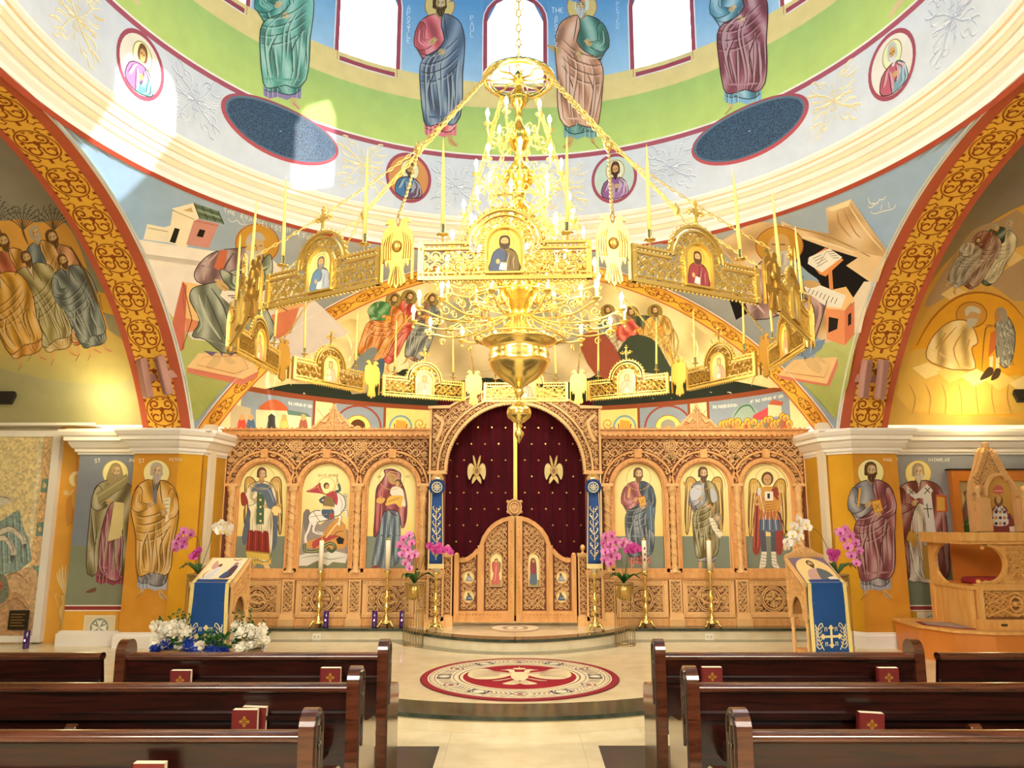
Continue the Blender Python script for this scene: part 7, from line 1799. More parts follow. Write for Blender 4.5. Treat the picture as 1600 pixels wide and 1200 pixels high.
# warm uplights on the cornices of the side arches
for x in (-5.35, 5.95):
    d = bpy.data.lights.new('cornice_uplight', 'POINT'); o = bpy.data.objects.new('cornice_uplight', d); COL.objects.link(o); d.energy = 11; d.color = (1, .80, .40); d.shadow_soft_size = .12; o.location = (x, 9.42, EYE+1.34)
# ================================================================== FURNITURE AND FLOWERS
def wood_mat(name, c1, c2, rough=.34, coat=.28):
    m = mat(name, c1, rough, coat=coat, spec=.5); nt = m.node_tree; b = nt.nodes['Principled BSDF']
    tc = nt.nodes.new('ShaderNodeTexCoord'); mp = nt.nodes.new('ShaderNodeMapping'); mp.inputs['Scale'].default_value = (.9, 5, 9)
    n = nt.nodes.new('ShaderNodeTexNoise'); n.inputs['Scale'].default_value = 2.2; n.inputs['Detail'].default_value = 5; n.inputs['Distortion'].default_value = 1.6
    r = nt.nodes.new('ShaderNodeValToRGB'); r.color_ramp.elements[0].position = .35; r.color_ramp.elements[1].position = .62; r.color_ramp.elements[0].color = lin(c2); r.color_ramp.elements[1].color = lin(c1)
    nt.links.new(tc.outputs['Object'], mp.inputs[0]); nt.links.new(mp.outputs[0], n.inputs['Vector']); nt.links.new(n.outputs['Fac'], r.inputs[0]); nt.links.new(r.outputs[0], b.inputs['Base Color'])
    b.inputs['Coat Roughness'].default_value = .12; return m
PEW = wood_mat('dark_stained_pew_wood', '#32100A', '#160604'); PEWD = wood_mat('deep_brown_pew_wood', '#260C06', '#160604')  # second wood is a deeper brown for racks and mouldings
PEWR = wood_mat('polished_pew_rail', '#5A3020', '#3A1C10', .2, .8)
BOOKC = mat('maroon_book_cover', '#6E1F1C', .5); PAGES = mat('cream_pages', '#F4EBCB', .8); GOLDF = mat('gold_foil', '#C9963C', .4, .5)
TOPZ = .90
def endcap(out_x, s):
    """end panel in the YZ plane; s: direction the carved face looks (+1 -> +x)"""
    m = MB(); P_ = []
    for a in range(180, -1, -15): P_.append((-.03+.075*math.cos(R_(a)), TOPZ+.005+.075*math.sin(R_(a))))
    P_ += [(.05, .72), (.09, .68), (.16, .665), (.36, .64), (.42, .61), (.43, .55), (.40, .45), (.42, 0), (-.07, 0), (-.09, .4), (-.105, .86)]
    t = .062; m.prism(P_, lambda y, z: (-t/2, y, z), (t, 0, 0)); x = s*(t/2)
    D = (s*.008, 0, 0)
    inner = [(-.075+.01, .12), (-.082, .5), (-.085, TOPZ)]+[(-.03+.052*math.cos(R_(a)), TOPZ+.01+.05*math.sin(R_(a))) for a in range(165, 0, -20)]+[(.022, .70)]
    m.ribbon([(x, y, z) for y, z in inner], .005, D, 1); m.ribbon([(x, y-.0, z) for y, z in [(.0, TOPZ-.32), (.0, TOPZ-.02)]], .006, D, 1)
    for yy, zz_ in ((-.03, TOPZ-.10), (-.03, TOPZ-.03)): pass
    m.ribbon([(x, -.03, TOPZ-.16), (x, -.03, TOPZ+.01)], .008, D, 1); m.ribbon([(x, -.055, TOPZ-.06), (x, -.005, TOPZ-.06)], .008, D, 1)
    for q in range(4): a = R_(45+90*q); m.ball((x, -.03+.02*math.cos(a), TOPZ-.06+.02*math.sin(a)), .006, 4, 1)
    m.ribbon([(x, -.03, TOPZ-.3), (x, -.05, TOPZ-.27), (x, -.03, TOPZ-.24), (x, -.01, TOPZ-.21), (x, -.03, TOPZ-.18)], .004, D, 1)
    o = m.build('end_panel', [PEWR, PEW], bevel=.012); return o
def pew(D, x0, x1, label, ends=(1, 1), divider=None):
    root = empty('church_pew', ((x0+x1)/2, D, 0), 0, label, 'pew', 'dark wooden pews'); L = x1-x0; h = L/2
    ox = 0
    b = MB(); # back: slightly raked board with recessed lower panel
    b.add([(-h, -.075, TOPZ-.04), (h, -.075, TOPZ-.04), (h, .01, .40), (-h, .01, .40), (-h, -.045, TOPZ-.04), (h, -.045, TOPZ-.04), (h, .04, .40), (-h, .04, .40)], [(3, 2, 1, 0), (4, 5, 6, 7), (0, 1, 5, 4), (2, 3, 7, 6)])
    b.build('backrest', PEW, root)
    b = MB(); b.box((0, -.075, TOPZ-.165), (L, .02, .018)); b.build('back_moulding', PEWD, root)
    b = MB(); n = 10; pts = [(-.062+.04*math.cos(R_(a)), TOPZ-.022+.026*math.sin(R_(a))) for a in range(0, 360, 30)]
    b.add([(x, y, z) for x in (-h, h) for y, z in pts], [(i, (i+1) % 12, 12+(i+1) % 12, 12+i) for i in range(12)], 0, True); b.build('top_rail', PEWR, root)
    b = MB(); b.bb(-h, h, .0, .44, .40, .44); b.build('seat', PEW, root)
    b = MB(); b.bb(-h+.1, h-.1, -.13, -.02, .545, .56); b.bb(-h+.1, h-.1, -.135, -.125, .545, .64); b.build('book_rack', PEWD, root)
    for s, f in ((-1, ends[0]), (1, ends[1])):
        if f: o = endcap(0, s); o.parent = root; o.location = (s*(h+.03), 0, 0)
    if divider is not None:
        b = MB(); b.prism([(-.13, .46), (-.13, .66), (-.12, .70), (-.10, .715), (-.07, .70), (-.06, .5)], lambda y, z: (divider-(x0+x1)/2-.03, y, z), (.06, 0, 0)); b.build('rack_divider', PEWR, root, bevel=.006)
    return root
def pxX(px, D, Z): return (px-CX)/FPX*(D*CP+Z*SP)
pew(5.01, -2.44, -.86, 'dark pew nearest the step on the flower lectern side, with carved aisle end', (1, 1))
pew(5.01, -5.6, -2.60, 'outer dark pew in the front row near the mosaic wall', (0, 0))
pew(4.14, -4.8, -.86, 'second row dark pew on the mosaic side, showing two maroon books below its rail', (0, 1), pxX(125, 4.1, -1.0))
pew(3.27, -4.2, -.86, 'nearest dark pew on the mosaic side, its rail lowest in view', (0, 1))
pew(5.01, .94, 2.50, 'dark pew nearest the step before the blue cloth lectern with carved crest', (1, 1))
pew(5.01, 2.66, 5.6, 'outer dark pew in the front row near the carved throne', (0, 0))
pew(4.14, .94, 4.8, 'second row dark pew on the throne side, one leaning maroon book', (1, 0), pxX(1510, 4.1, -1.0))
pew(3.27, .94, 4.2, 'nearest dark pew on the throne side, its rail lowest in view', (1, 0))
bk = None
def book(px0, px1, top, D, label, rot=0):
    global bk
    w = abs(pxX(px1, D, -.95)-pxX(px0, D, -.95)); p = atY((px0+px1)/2, top, D)
    W, H, T = .125, .19, .036
    if bk is None:
        r = empty('hymn_book'); m = MB(); m.bb(-W/2, W/2, -T/2, -T/2+.003, -H, 0); m.bb(-W/2, W/2, T/2-.003, T/2, -H, 0); m.bb(-W/2-.002, -W/2+.003, -T/2, T/2, -H, 0); cov = m.build('cover', BOOKC, r)
        m = MB(); m.bb(-W/2+.003, W/2-.002, -T/2+.003, T/2-.003, -H+.004, .001); m.build('pages', PAGES, r)
        m = MB(); y = -T/2-.0012
        for q in range(4):
            a = R_(90*q); c, s = math.cos(a), math.sin(a); z0 = -.055
            m.add([(0, y, z0), (.022*c-.008*s, y, z0+.022*s+.008*c), (.027*c, y, z0+.027*s), (.022*c+.008*s, y, z0+.022*s-.008*c)], [(0, 1, 2, 3)]); a += R_(45); m.add([(.014*math.cos(a)+.004*math.cos(R_(t)), y, z0+.014*math.sin(a)+.004*math.sin(R_(t))) for t in range(0, 360, 60)], [tuple(range(6))])
        m.build('gold_cross', GOLDF, cov); bk = r; o = r
    else: o = copy_tree(bk)
    o.location = p; o.rotation_euler = (R_(3), R_(rot), 0); tag(o, label, 'book', 'maroon books in the pew racks'); return o
book(268, 300, 1047, 4.88, 'maroon book with gold cross in the front pew, closer to the mosaic')
book(502, 533, 1043, 4.88, 'maroon book in the front pew beside its aisle end, by the white flowers')
book(365, 404, 1108, 4.01, 'maroon book in the second pew rack on the flower lectern side')
book(1096, 1127, 1042, 4.88, 'maroon book in the front pew nearest the aisle on the throne side')
book(1371, 1401, 1043, 4.88, 'maroon book in the front pew below the brown robed wall saint')
book(1342, 1378, 1113, 4.01, 'tilted maroon book in the second pew on the throne side', 3)
book(212, 258, 1191, 3.14, 'maroon book barely showing in the nearest pew on the mosaic side')
book(386, 412, 1104, 4.06, 'maroon book half hidden behind another in the second pew', 2)
# ------------------------------------------------------------------ rug
rug = MB(); rug.lathe([(0, 0), (1.0, 0), (1.005, .006), (1.0, .011), (0, .011)], (.045, 8.0, SOL+.001), 72); 
rg = tag(rug.build('round_rug', mat('maroon_rug_edge', '#7A1D24', .95)), 'round maroon and cream rug with a double headed eagle on the lower platform', 'rug')
m = Mural(lambda x, y, o: Vector((.045+x, 8.0+y, SOL+.0125+o)), .0005)
def circ(r, c): m.ell(0, 0, r, r, c, 64)
circ(.995, '#8E2630'); circ(.93, '#EFE2BE'); circ(.915, '#8E6A54'); circ(.905, '#EFE2BE'); circ(.62, '#7A4A3A'); circ(.605, '#EFE2BE'); circ(.575, '#98202C')
for r_ in (.86, .67): m.ring(0, 0, r_, r_, .008, '#6A4A44', 60)
for q in range(60):
    a = 2*math.pi*q/60; m.line([(.88*math.cos(a), .88*math.sin(a)), (.895*math.cos(a+.03), .895*math.sin(a+.03)), (.88*math.cos(a+.06), .88*math.sin(a+.06))], .008, '#8E3A38', k=1)
for q in range(12):
    a = 2*math.pi*q/12; c, s = math.cos(a), math.sin(a); cx, cy = .765*c, .765*s
    if q % 2 == 0:
        m.poly([(cx+.1*u*(-s)+.07*v*c, cy+.1*u*c+.07*v*s) for u, v in ((-1, -1), (1, -1), (1, 1), (-1, 1))], '#33304A'); m.ell(cx, cy, .055, .05, '#F2E8CC', 14); m.ring(cx, cy, .075, .062, .012, '#EFE2BE', 20)
    else:
        for t in (-1, 1):
            P_ = [((.765+.07*math.sin(u*3.1)*t)*math.cos(a+.2*(u-.5)), (.765+.07*math.sin(u*3.1)*t)*math.sin(a+.2*(u-.5))) for u in [i/10 for i in range(11)]]; m.line(P_, .018, '#8E3038' if t > 0 else '#5A4A6A')
        m.ell(cx, cy, .03, .03, '#8E3038', 10)
    for t in range(5):
        b_ = a+.13+.06*t; m.line([(.70*math.cos(b_), .70*math.sin(b_)), (.77*math.cos(b_+.05), .77*math.sin(b_+.05)), (.83*math.cos(b_), .83*math.sin(b_))], .012, ('#7A3A3C', '#4A4A66', '#A07A4A')[t % 3])
# double headed eagle
ec = '#F1E3B8'
m.blob([(-.06, .2), (.06, .2), (.09, .05), (.07, -.12), (.0, -.2), (-.07, -.12), (-.09, .05)], ec)
for s in (-1, 1):
    m.blob([(s*.02, .15), (s*.05, .24), (s*.06, .33), (s*.11, .36), (s*.16, .33), (s*.2, .31), (s*.14, .30), (s*.11, .26), (s*.10, .18)], ec)
    m.blob([(s*.06, .12), (s*.16, .20), (s*.26, .26), (s*.33, .36), (s*.40, .38), (s*.50, .28), (s*.53, .15), (s*.52, .0), (s*.44, -.12), (s*.32, -.14), (s*.22, -.10), (s*.14, -.02)], ec)
    for q in range(6):
        m.line([(s*.2, .12-.02*q), (s*(.34+.012*q), .27-.06*q), (s*(.51-.006*q), .27-.075*q)], .010, '#8E3A30')
    m.line([(s*.08, .1), (s*.2, .17), (s*.33, .31)], .012, '#8E3A30')
    m.blob([(s*.03, -.16), (s*.1, -.24), (s*.17, -.34), (s*.06, -.38), (0, -.3)], ec)
    for q in range(3): m.line([(s*.02*q, -.2), (s*(.03+.03*q), -.34)], .008, '#7A4A30')
    m.line([(s*.08, -.1), (s*.2, -.2), (s*.27, -.22)], .03, ec)
m.blob([(-.06, .42), (.06, .42), (.05, .35), (-.05, .35)], ec); m.line([(0, .42), (0, .47)], .014, ec, k=1)
m.build('woven_pattern', par=rg, m=CLOTHP)
m = Mural(planeZ(BEMA), .003)
m.ell(805, 981, 37, 5.6, '#F2E6C4', 30); m.ring(805, 981, 37, 5.6, 1.2, '#D8A878'); m.ring(805, 981, 20, 3.2, 1, '#C09070')
for q in range(3): m.ell(790+15*q, 981, 4, 1.4, '#B89880', 10)
st(m.build('floor_inlay_medallion'))
# power outlets on the step riser
for px in (495, 1108):
    p = atY(px, 995, 10.36); b = MB(); b.bb(-.055, .055, -.008, .012, -.045, .045); r = b.build('power_outlet', mat('ivory_plastic', '#F6EFD8', .4)); r.location = p
    b = MB(); 
    for s in (-1, 1): b.bb(s*.024-.014, s*.024+.014, -.011, -.006, -.018, .018)
    b.build('socket', mat('grey_plastic', '#CFC8B4', .5), r); tag(r, 'cream power outlet on the step riser %s' % ('below the horse rider icon' if px < 800 else 'below the olive robed winged figure icon'), 'outlet')
# ------------------------------------------------------------------ altar candlesticks
WAX = mat('white_wax', '#FBF3D8', .4, spec=.4); WICK = mat('brass_candle_cap', '#D9B04A', .3, .9)
def csprof(H): return [(.0, .05), (.05, .05), (.075, .06), (.08, .09), (.06, .12), (.035, .15), (.045, .18), (.02, .22), (.02, .26), (.038, .30), (.045, .36), (.02, .42), (.022, .47), (.05, .52), (.052, .56), (.03, .60), (.02, .66), (.026, .70), (.018, .78), (.02, .86), (.012, .92), (.045, .97), (.05, 1.0), (0, 1.0)]
H = .735
cs = empty('candlestick'); b = MB(); b.lathe([(r, z*H) for r, z in csprof(H)], (0, 0, 0), 18); b.build('stem', BRASS, cs)
for q in range(3):
    a = R_(90+120*q); c, s = math.cos(a), math.sin(a); b = MB(); b.tube([(.05*c, .05*s, .09), (.08*c, .08*s, .07), (.10*c, .10*s, .03), (.115*c, .115*s, .018)], [.02, .018, .014, .018], 7); b.ball((.118*c, .118*s, .016), .016, 6); b.build('foot', BRASS, cs)
cs_pos = [(497, 10.47, 'horse rider'), (603, 10.47, 'mother and child'), (1010, 10.47, 'rose and blue robed figure'), (1113, 10.47, 'olive robed winged figure')]
wax0 = None
for i, (px, Y, nm) in enumerate(cs_pos):
    o = cs if i == 0 else copy_tree(cs); X = pxX(px, Y, -1.47); o.location = (X, Y, BEMA); tag(o, 'polished brass candlestick on three feet before the %s icon' % nm, 'candlestick', 'brass candlesticks')
    b = MB(); b.lathe([(0, 0), (.031, 0), (.032, .40), (.028, .405), (0, .405)], (0, 0, 0), 18); b.lathe([(0, .405), (.016, .405), (.016, .435), (0, .437)], (0, 0, 0), 10, 1)
    c = b.build('pillar_candle', [WAX, WICK]); c.location = (X, Y, BEMA+H+.002); tag(c, 'thick white candle on the brass stick before the %s icon' % nm, 'candle', 'thick white altar candles')
    if i == 2:
        m = Mural(lambda u, v, o_: Vector((X+.0325*math.sin(u), Y-.0325*math.cos(u)-.001, BEMA+H+v)), .0)
        for u, v in ((.0, .3), (.15, .22), (-.1, .15)): m.ell(u, v, .35, .02, '#8A2A4A', 10)
        m.build('painted_flowers', par=c)
BLUEC = '#1F4E96'
for s in (-1, 1):
    X, Y = s*1.045, 10.18; o = copy_tree(cs); o.location = (X, Y, BEMA); nm = 'red winged figure' if s < 0 else 'veiled blue figure'
    tag(o, 'brass candlestick beside the portal on the %s door side' % nm, 'candlestick', 'brass candlesticks')
    b = MB(); b.lathe([(0, 0), (.033, 0), (.033, 1.24), (.028, 1.25), (0, 1.25)], (0, 0, 0), 18); b.lathe([(0, 1.25), (.014, 1.25), (.014, 1.30), (0, 1.30)], (0, 0, 0), 10, 1)
    c = b.build('tall_candle', [WAX, WICK]); c.location = (X, Y, BEMA+H+.002); tag(c, 'very tall white candle behind the blue banner on the %s door side' % nm, 'candle', 'banner candles')
    # banner: rosette and two tails
    ban = empty('banner', (X, Y-.045, 1.15), 0, 'blue and gold embroidered ribbon banner with rosette, %s door side' % nm, 'banner', 'blue ribbon banners')
    f = MB(); z0, z1 = 1.12, 2.10; w0, w1 = .10, .075; n = 12
    vs = []
    for j in range(n+1):
        t = j/n; z = z0+(z1-z0)*t; ww = w0+(w1-w0)*t**2 if t > .1 else w0
        for u in (-1, -.6, 0, .6, 1): vs.append((X+ww*u, Y-.045+.010*math.sin(u*3+t*4), z))
    f.add(vs, [(j*5+i, j*5+i+1, (j+1)*5+i+1, (j+1)*5+i) for j in range(n) for i in range(4)], 0, True); cl = f.build('ribbon', mat('royal_blue_cloth_%d' % s, '#1E4C94', .7), par=ban); sd = cl.modifiers.new('solid', 'SOLIDIFY'); sd.thickness = .006
    m = Mural(lambda x, z, o_: Vector((X+x, Y-.066-o_, z)), .0)
    m.poly([(-.10, 1.12), (-.088, 1.12), (-.066, 2.08), (-.076, 2.08)], '#E6CE86'); m.poly([(.10, 1.12), (.088, 1.12), (.066, 2.08), (.076, 2.08)], '#E6CE86'); m.rect(-.105, 1.07, .105, 1.13, '#F2DC9A')
    for q in range(14): m.line([(-.095+.0146*q, 1.075), (-.095+.0146*q, 1.12)], .003, '#C8A24E', k=1)
    m.line([(0, 1.18), (.012, 1.4), (-.01, 1.65), (.0, 1.86)], .009, '#EEDC9C', taper=0)
    for q in range(7):
        z = 1.22+.095*q
        for t in (-1, 1): m.line([(0, z), (t*.03, z+.035), (t*.052, z+.075), (t*.03, z+.09)], .014, '#F0E0A8' if q % 2 else '#D8BC6A')
        m.ell(.03*(-1)**q, z+.05, .012, .012, '#F6EEC8', 8)
    m.build('gold_embroidery', par=ban, m=CLOTHP)
    r = MB(); zc = 2.13
    for q in range(24):
        a = 2*math.pi*q/24; a2 = 2*math.pi*(q+.5)/24; r.add([(X+.05*math.cos(a), Y-.075, zc+.05*math.sin(a)), (X+.115*math.cos(a), Y-.06, zc+.115*math.sin(a)), (X+.105*math.cos(a2), Y-.075, zc+.105*math.sin(a2)), (X+.05*math.cos(a2), Y-.08, zc+.05*math.sin(a2))], [(0, 1, 2, 3)])
        a3 = 2*math.pi*(q+1)/24; r.add([(X+.05*math.cos(a2), Y-.08, zc+.05*math.sin(a2)), (X+.105*math.cos(a2), Y-.075, zc+.105*math.sin(a2)), (X+.115*math.cos(a3), Y-.06, zc+.115*math.sin(a3)), (X+.05*math.cos(a3), Y-.075, zc+.05*math.sin(a3))], [(0, 1, 2, 3)])
    ro = r.build('rosette', mat('royal_blue_pleats_%d' % s, '#1C4688', .7), par=ban)
    m = Mural(lambda x, z, o_: Vector((X+x, Y-.084-o_, zc+z)), .0); m.ell(0, 0, .072, .072, '#EAD694', 24); m.ell(0, 0, .06, .06, '#24508E', 20)
    for q in range(4): a = R_(90*q); m.line([(0, 0), (.05*math.cos(a), .05*math.sin(a))], .014, '#EAD694', k=1, taper=0); a += R_(45); m.ell(.035*math.cos(a), .035*math.sin(a), .012, .012, '#EAD694', 8)
    m.build('rosette_medallion', par=ban, m=CLOTHP)
# ------------------------------------------------------------------ purple glass votives
PURG = mat('purple_glass', '#3A1466', .12, spec=.6, coat=.5); FLM = mat('votive_glow', (1, .3, .6), .5, emit=6, ecol=(1, .25, .55))
vt = None
for px, Y, z, nm in ((509, 10.43, BEMA, 'beside the candlestick before the horse rider icon'), (585, 10.43, BEMA, 'at the left foot of the mother and child icon'), (628, 10.43, BEMA, 'next to the gold wire plant stand'), (40, 9.7, SOL, 'standing alone by the mosaic')):
    if vt is None:
        b = MB(); b.lathe([(0, 0), (.034, 0), (.037, .01), (.037, .21), (.033, .215), (.032, .05), (0, .05)], (0, 0, 0), 20); vt = b.build('votive_candle', PURG); b = MB(); b.ball((0, -.0365, .10), .012, 8, sc=(.7, .25, 1)); b.build('flame', FLM, vt); o = vt
    else: o = copy_tree(vt)
    o.location = (pxX(px, Y, z-EYE), Y, z); tag(o, 'purple glass votive candle '+nm, 'candle', 'purple votive candles')
# ------------------------------------------------------------------ lecterns
def lectern(px, s, icon_fn, name):
    """s: -1 for the flower side one"""
    Y = 8.62; X = pxX(px, Y, -.75); rz = R_(7)*s*1.0
    label = 'carved oak icon stand under a blue cloth, among white and blue flowers' if s < 0 else 'carved oak icon stand with pierced crest, beside the throne platform'
    root = empty('icon_stand', (X, Y, SOL), rz, label, 'lectern', 'carved icon stands'); W, Dp, zf, zb = .50, .42, .87, 1.13
    hw = W/2
    b = MB(); nrm = Vector((0, -(zb-zf), Dp)).normalized()
    b.add([(-hw, 0, zf), (hw, 0, zf), (hw, Dp, zb), (-hw, Dp, zb), (-hw, 0, zf-.03), (hw, 0, zf-.03), (hw, Dp, zb-.03), (-hw, Dp, zb-.03)], [(0, 1, 2, 3), (7, 6, 5, 4), (0, 4, 5, 1), (1, 5, 6, 2), (2, 6, 7, 3), (3, 7, 4, 0)])
    b.bb(-hw-.01, hw+.01, -.02, .01, zf-.035, zf+.02); b.build('slanted_top', OAKL, root)
    for q in (-1, 1):
        a = MB(); x = q*(hw-.015)
        out = [(0, zf-.03), (Dp, zb-.03), (Dp, .46), (Dp-.06, .47)]+[(Dp/2+(.0+(Dp/2-.08))*math.cos(R_(t)), .52+(.20)*math.sin(R_(t))) for t in range(0, 181, 20)]+[(.06, .47), (0, .46)]
        a.prism(out, lambda y, z: (x-.01, y, z), (.02, 0, 0)); f2 = lambda y, z: (x+q*.01, y, z); 
        class _F:  # raised carving on the outer face
            d = (q*.010, 0, 0)
            def __call__(s2, y, z): return (x+q*.008, y, z)
        lace(a, lambda y, z: .03 < y < Dp-.03 and z < zf-.05+(zb-zf)*y/Dp and z > .56 and not (abs(y-Dp/2) < Dp/2-.07 and z < .74), .02, Dp-.02, .5, zb, .07, 0, .010, .005, 0, _F())
        a.tube([(x+q*.012, 0, zf-.02), (x+q*.012, Dp, zb-.02)], .012, 5)
        a.build('side_panel', OAKL, root)
        for y in (.04, Dp-.04):
            l = MB(); l.lathe([(.0, 0), (.03, 0), (.028, .03), (.018, .05), (.02, .12), (.027, .2), (.018, .3), (.024, .36), (.018, .38), (.03, .42), (.03, .48)], (q*(hw-.04), y, 0), 12); l.build('leg', OAKL, root)
    b = MB(); b.bb(-hw+.03, hw-.03, .02, Dp-.02, .10, .13); b.build('shelf', OAK, root)
    b = MB(); b.bb(-hw+.03, hw-.03, Dp-.03, Dp-.01, .5, zb-.05); b.build('back_board', OAK, root)
    if s > 0:
        c = MB(); P_ = [(-hw, 0), (-hw+.02, .04), (-.16, .06), (-.1, .10), (-.04, .12), (0, .15)]; P_ = P_+[(-x, z) for x, z in P_[::-1][1:]]
        c.prism(P_, lambda x, z: (x, Dp+.005, zb+z), (0, .02, 0)); 
        for q in range(9): a = R_(20+17.5*q); c.ribbon([(0.03*math.cos(a), Dp, zb+.01), (.12*math.cos(a), Dp, zb+.05*math.sin(a)+.01), (.2*math.cos(a), Dp, zb+.08*math.sin(a)+.01)], .007, (0, -.012, 0))
        c.ribbon([(0, Dp, zb+.02), (0, Dp, zb+.14)], .010, (0, -.015, 0)); c.build('crest', OAKL, root)
    # icon lying on the slope: local u across, v up the slope (0..1)
    sl = math.hypot(Dp, zb-zf); M = root.matrix_basis
    def slope(u, v, o_): p = Vector((u, Dp*v, zf+(zb-zf)*v))+nrm*(o_+.012); return Matrix.Rotation(rz, 3, 'Z') @ p+Vector((X, Y, SOL))
    ic = MB(); q8 = [Vector(slope(u, v, o_)) for o_ in (-.010, .0) for u, v in ((-hw+.03, .05), (hw-.03, .05), (hw-.03, .97), (-hw+.03, .97))]
    ic.add(q8, [(3, 2, 1, 0), (4, 5, 6, 7), (0, 1, 5, 4), (1, 2, 6, 5), (2, 3, 7, 6), (3, 0, 4, 7)]); io = ic.build('icon_board', GOLDP); tag(io, name, 'icon', 'icons lying on the stands')
    m = Mural(slope, .0015); icon_fn(m, hw-.03); m.build('painting', par=io, m=ICONP)
    # cloth over the lower slope and down the front
    path = [(.36, None), (.0, None)]
    def clothp(u, t, o_):   # t metres along: 0..0.14 on the slope, then down the front
        if t < .05: v = (.05-t)/sl; p = Vector((u, Dp*v, zf+(zb-zf)*v))+nrm*(.02+o_)
        else: d = t-.05; p = Vector((u*(1+.12*d), -.035-.012*math.sin(u*9+d*5)*min(1, d*4)-.03*d-o_, zf+.025-d))
        return Matrix.Rotation(rz, 3, 'Z') @ p+Vector((X, Y, SOL))
    cw = .225; L = .81; c = MB(); nu, nt_ = 12, 36; vs = [clothp(-cw+2*cw*i/nu, L*j/nt_, 0) for j in range(nt_+1) for i in range(nu+1)]
    c.add(vs, [(j*(nu+1)+i, j*(nu+1)+i+1, (j+1)*(nu+1)+i+1, (j+1)*(nu+1)+i) for j in range(nt_) for i in range(nu)], 0, True)
    co = c.build('lectern_cloth', mat('blue_satin_%d' % (s+2), '#134B8E', .55, spec=.4)); tag(co, 'royal blue cloth with gold borders and cross hanging from the %s' % ('stand among the flowers' if s < 0 else 'crested icon stand'), 'cloth', 'blue lectern cloths')
    sd = co.modifiers.new('solid', 'SOLIDIFY'); sd.thickness = .004
    m = Mural(clothp, .006); 
    for q in (-1, 1): m.poly([(q*cw, t*L/12) for t in range(13)]+[(q*(cw-.042), t*L/12) for t in range(12, -1, -1)], '#F2D67E')
    m.rect(-cw, .36+.16, cw, .36+.165, '#3A6CA8') if False else None
    m.line([(-cw+.04, .28), (cw-.04, .28)], .004, '#4A7EC0', k=1)
    def cross(cx, cy, r, c_):
        for q in range(4):
            a = R_(90*q); ca, sa = math.cos(a), math.sin(a); m.line([(cx, cy), (cx+r*ca, cy+r*sa)], r*.24, c_, k=1, taper=0); m.ell(cx+r*ca, cy+r*sa, r*.16, r*.16, c_, 10); m.ell(cx+r*.86*ca-r*.18*sa, cy+r*.86*sa+r*.18*ca, r*.11, r*.11, c_, 8); m.ell(cx+r*.86*ca+r*.18*sa, cy+r*.86*sa-r*.18*ca, r*.11, r*.11, c_, 8)
    cross(0, .63, .105, '#F0DC9C')
    for t, x, y in (('IC', -.075, .535), ('XC', .04, .535), ('NI', -.075, .69), ('KA', .04, .69)):
        m.line([(x, y), (x+.03, y)], .006, '#F0DC9C', k=1, taper=0); m.line([(x+.004, y), (x+.004, y+.038)], .009, '#F0DC9C', k=1, taper=0); m.line([(x+.026, y), (x+.026, y+.038)], .009, '#F0DC9C', k=1, taper=0)
    for q in (-1, 1):
        m.line([(q*.09, .77), (q*.13, .69), (q*.15, .59), (q*.13, .51), (q*.10, .49), (q*.09, .53)], .010, '#F0DC9C', taper=0)
        for k in range(6): y = .53+.04*k; m.line([(q*.14, y+.03), (q*.165, y), (q*.17, y-.03)], .012, '#F4E6B4'); m.line([(q*.14, y+.03), (q*.115, y+.01), (q*.105, y-.01)], .012, '#E0C880')
    m.build('gold_embroidery', par=co, m=CLOTHP)
    return root
def icon_ann(m, w):
    m.rect(-w, .06, w, .96, '#F4E3A6'); m.rect(-w+.012, .08, w-.012, .94, '#F8EBB8'); m.rect(-w+.012, .08, w-.012, .16, '#E8C48A')
    m.blob([(-.17, .12), (-.06, .12), (.0, .25), (-.01, .5), (-.04, .62), (-.09, .6), (-.13, .4)], '#F0ECE6'); m.line([(-.15, .14), (-.08, .35), (-.04, .55)], .006, '#9A8A9A'); m.line([(-.1, .14), (-.05, .3)], .006, '#7A5A5A')
    m.blob([(-.11, .5), (-.15, .62), (-.14, .85), (-.10, .75), (-.07, .6)], '#D89A90'); m.line([(-.14, .16), (-.17, .3), (-.14, .45)], .01, '#B03A3A'); m.line([(-.02, .55), (.05, .56)], .014, '#E8D8C0'); m.ell(-.055, .66, .022, .06, '#5A3A24', 12)
    m.poly([(.03, .2), (.1, .8), (.17, .85), (.2, .7), (.15, .2)], '#E8DCCF'); m.blob([(.03, .2), (.15, .2), (.17, .5), (.16, .65), (.11, .66), (.08, .45)], '#4A2A3A'); m.blob([(.03, .2), (.10, .2), (.12, .4), (.07, .42)], '#2A4A7A'); m.ell(.125, .72, .024, .06, '#7A3A30', 12); m.ell(.125, .71, .014, .04, SK, 10); m.line([(.05, .9), (.1, .86), (.16, .91)], .03, '#B03A34'); m.rect(.0, .1, .18, .15, '#C8863A')
def icon_chr(m, w):
    m.rect(-w, .06, w, .96, '#6A5A7A'); m.ell(0, .45, w*.95, .50, '#F2CE84', 30); m.rect(-w*.95, .06, w*.95, .4, '#F2CE84')
    m.ell(.0, .74, .065, .17, '#F4DC94', 18); m.blob([(-.12, .06), (.13, .06), (.14, .35), (.06, .52), (-.05, .52), (-.12, .35)], '#C89A98'); m.blob([(.0, .06), (.15, .06), (.15, .38), (.07, .54), (.02, .5)], '#4E5A62'); m.ell(0, .74, .045, .13, '#5A3A24', 16); m.ell(0, .72, .028, .09, SK, 14); m.blob([(-.027, .68), (.027, .68), (.015, .57), (-.015, .57)], '#5A3A24')
    m.poly([(.08, .2), (.17, .25), (.2, .06), (.1, .06)], '#F4E8D0'); m.ell(-.03, .3, .025, .06, SK, 10)
lectern(331, -1, icon_ann, 'icon of a white robed angel and a seated dark robed figure on the stand')
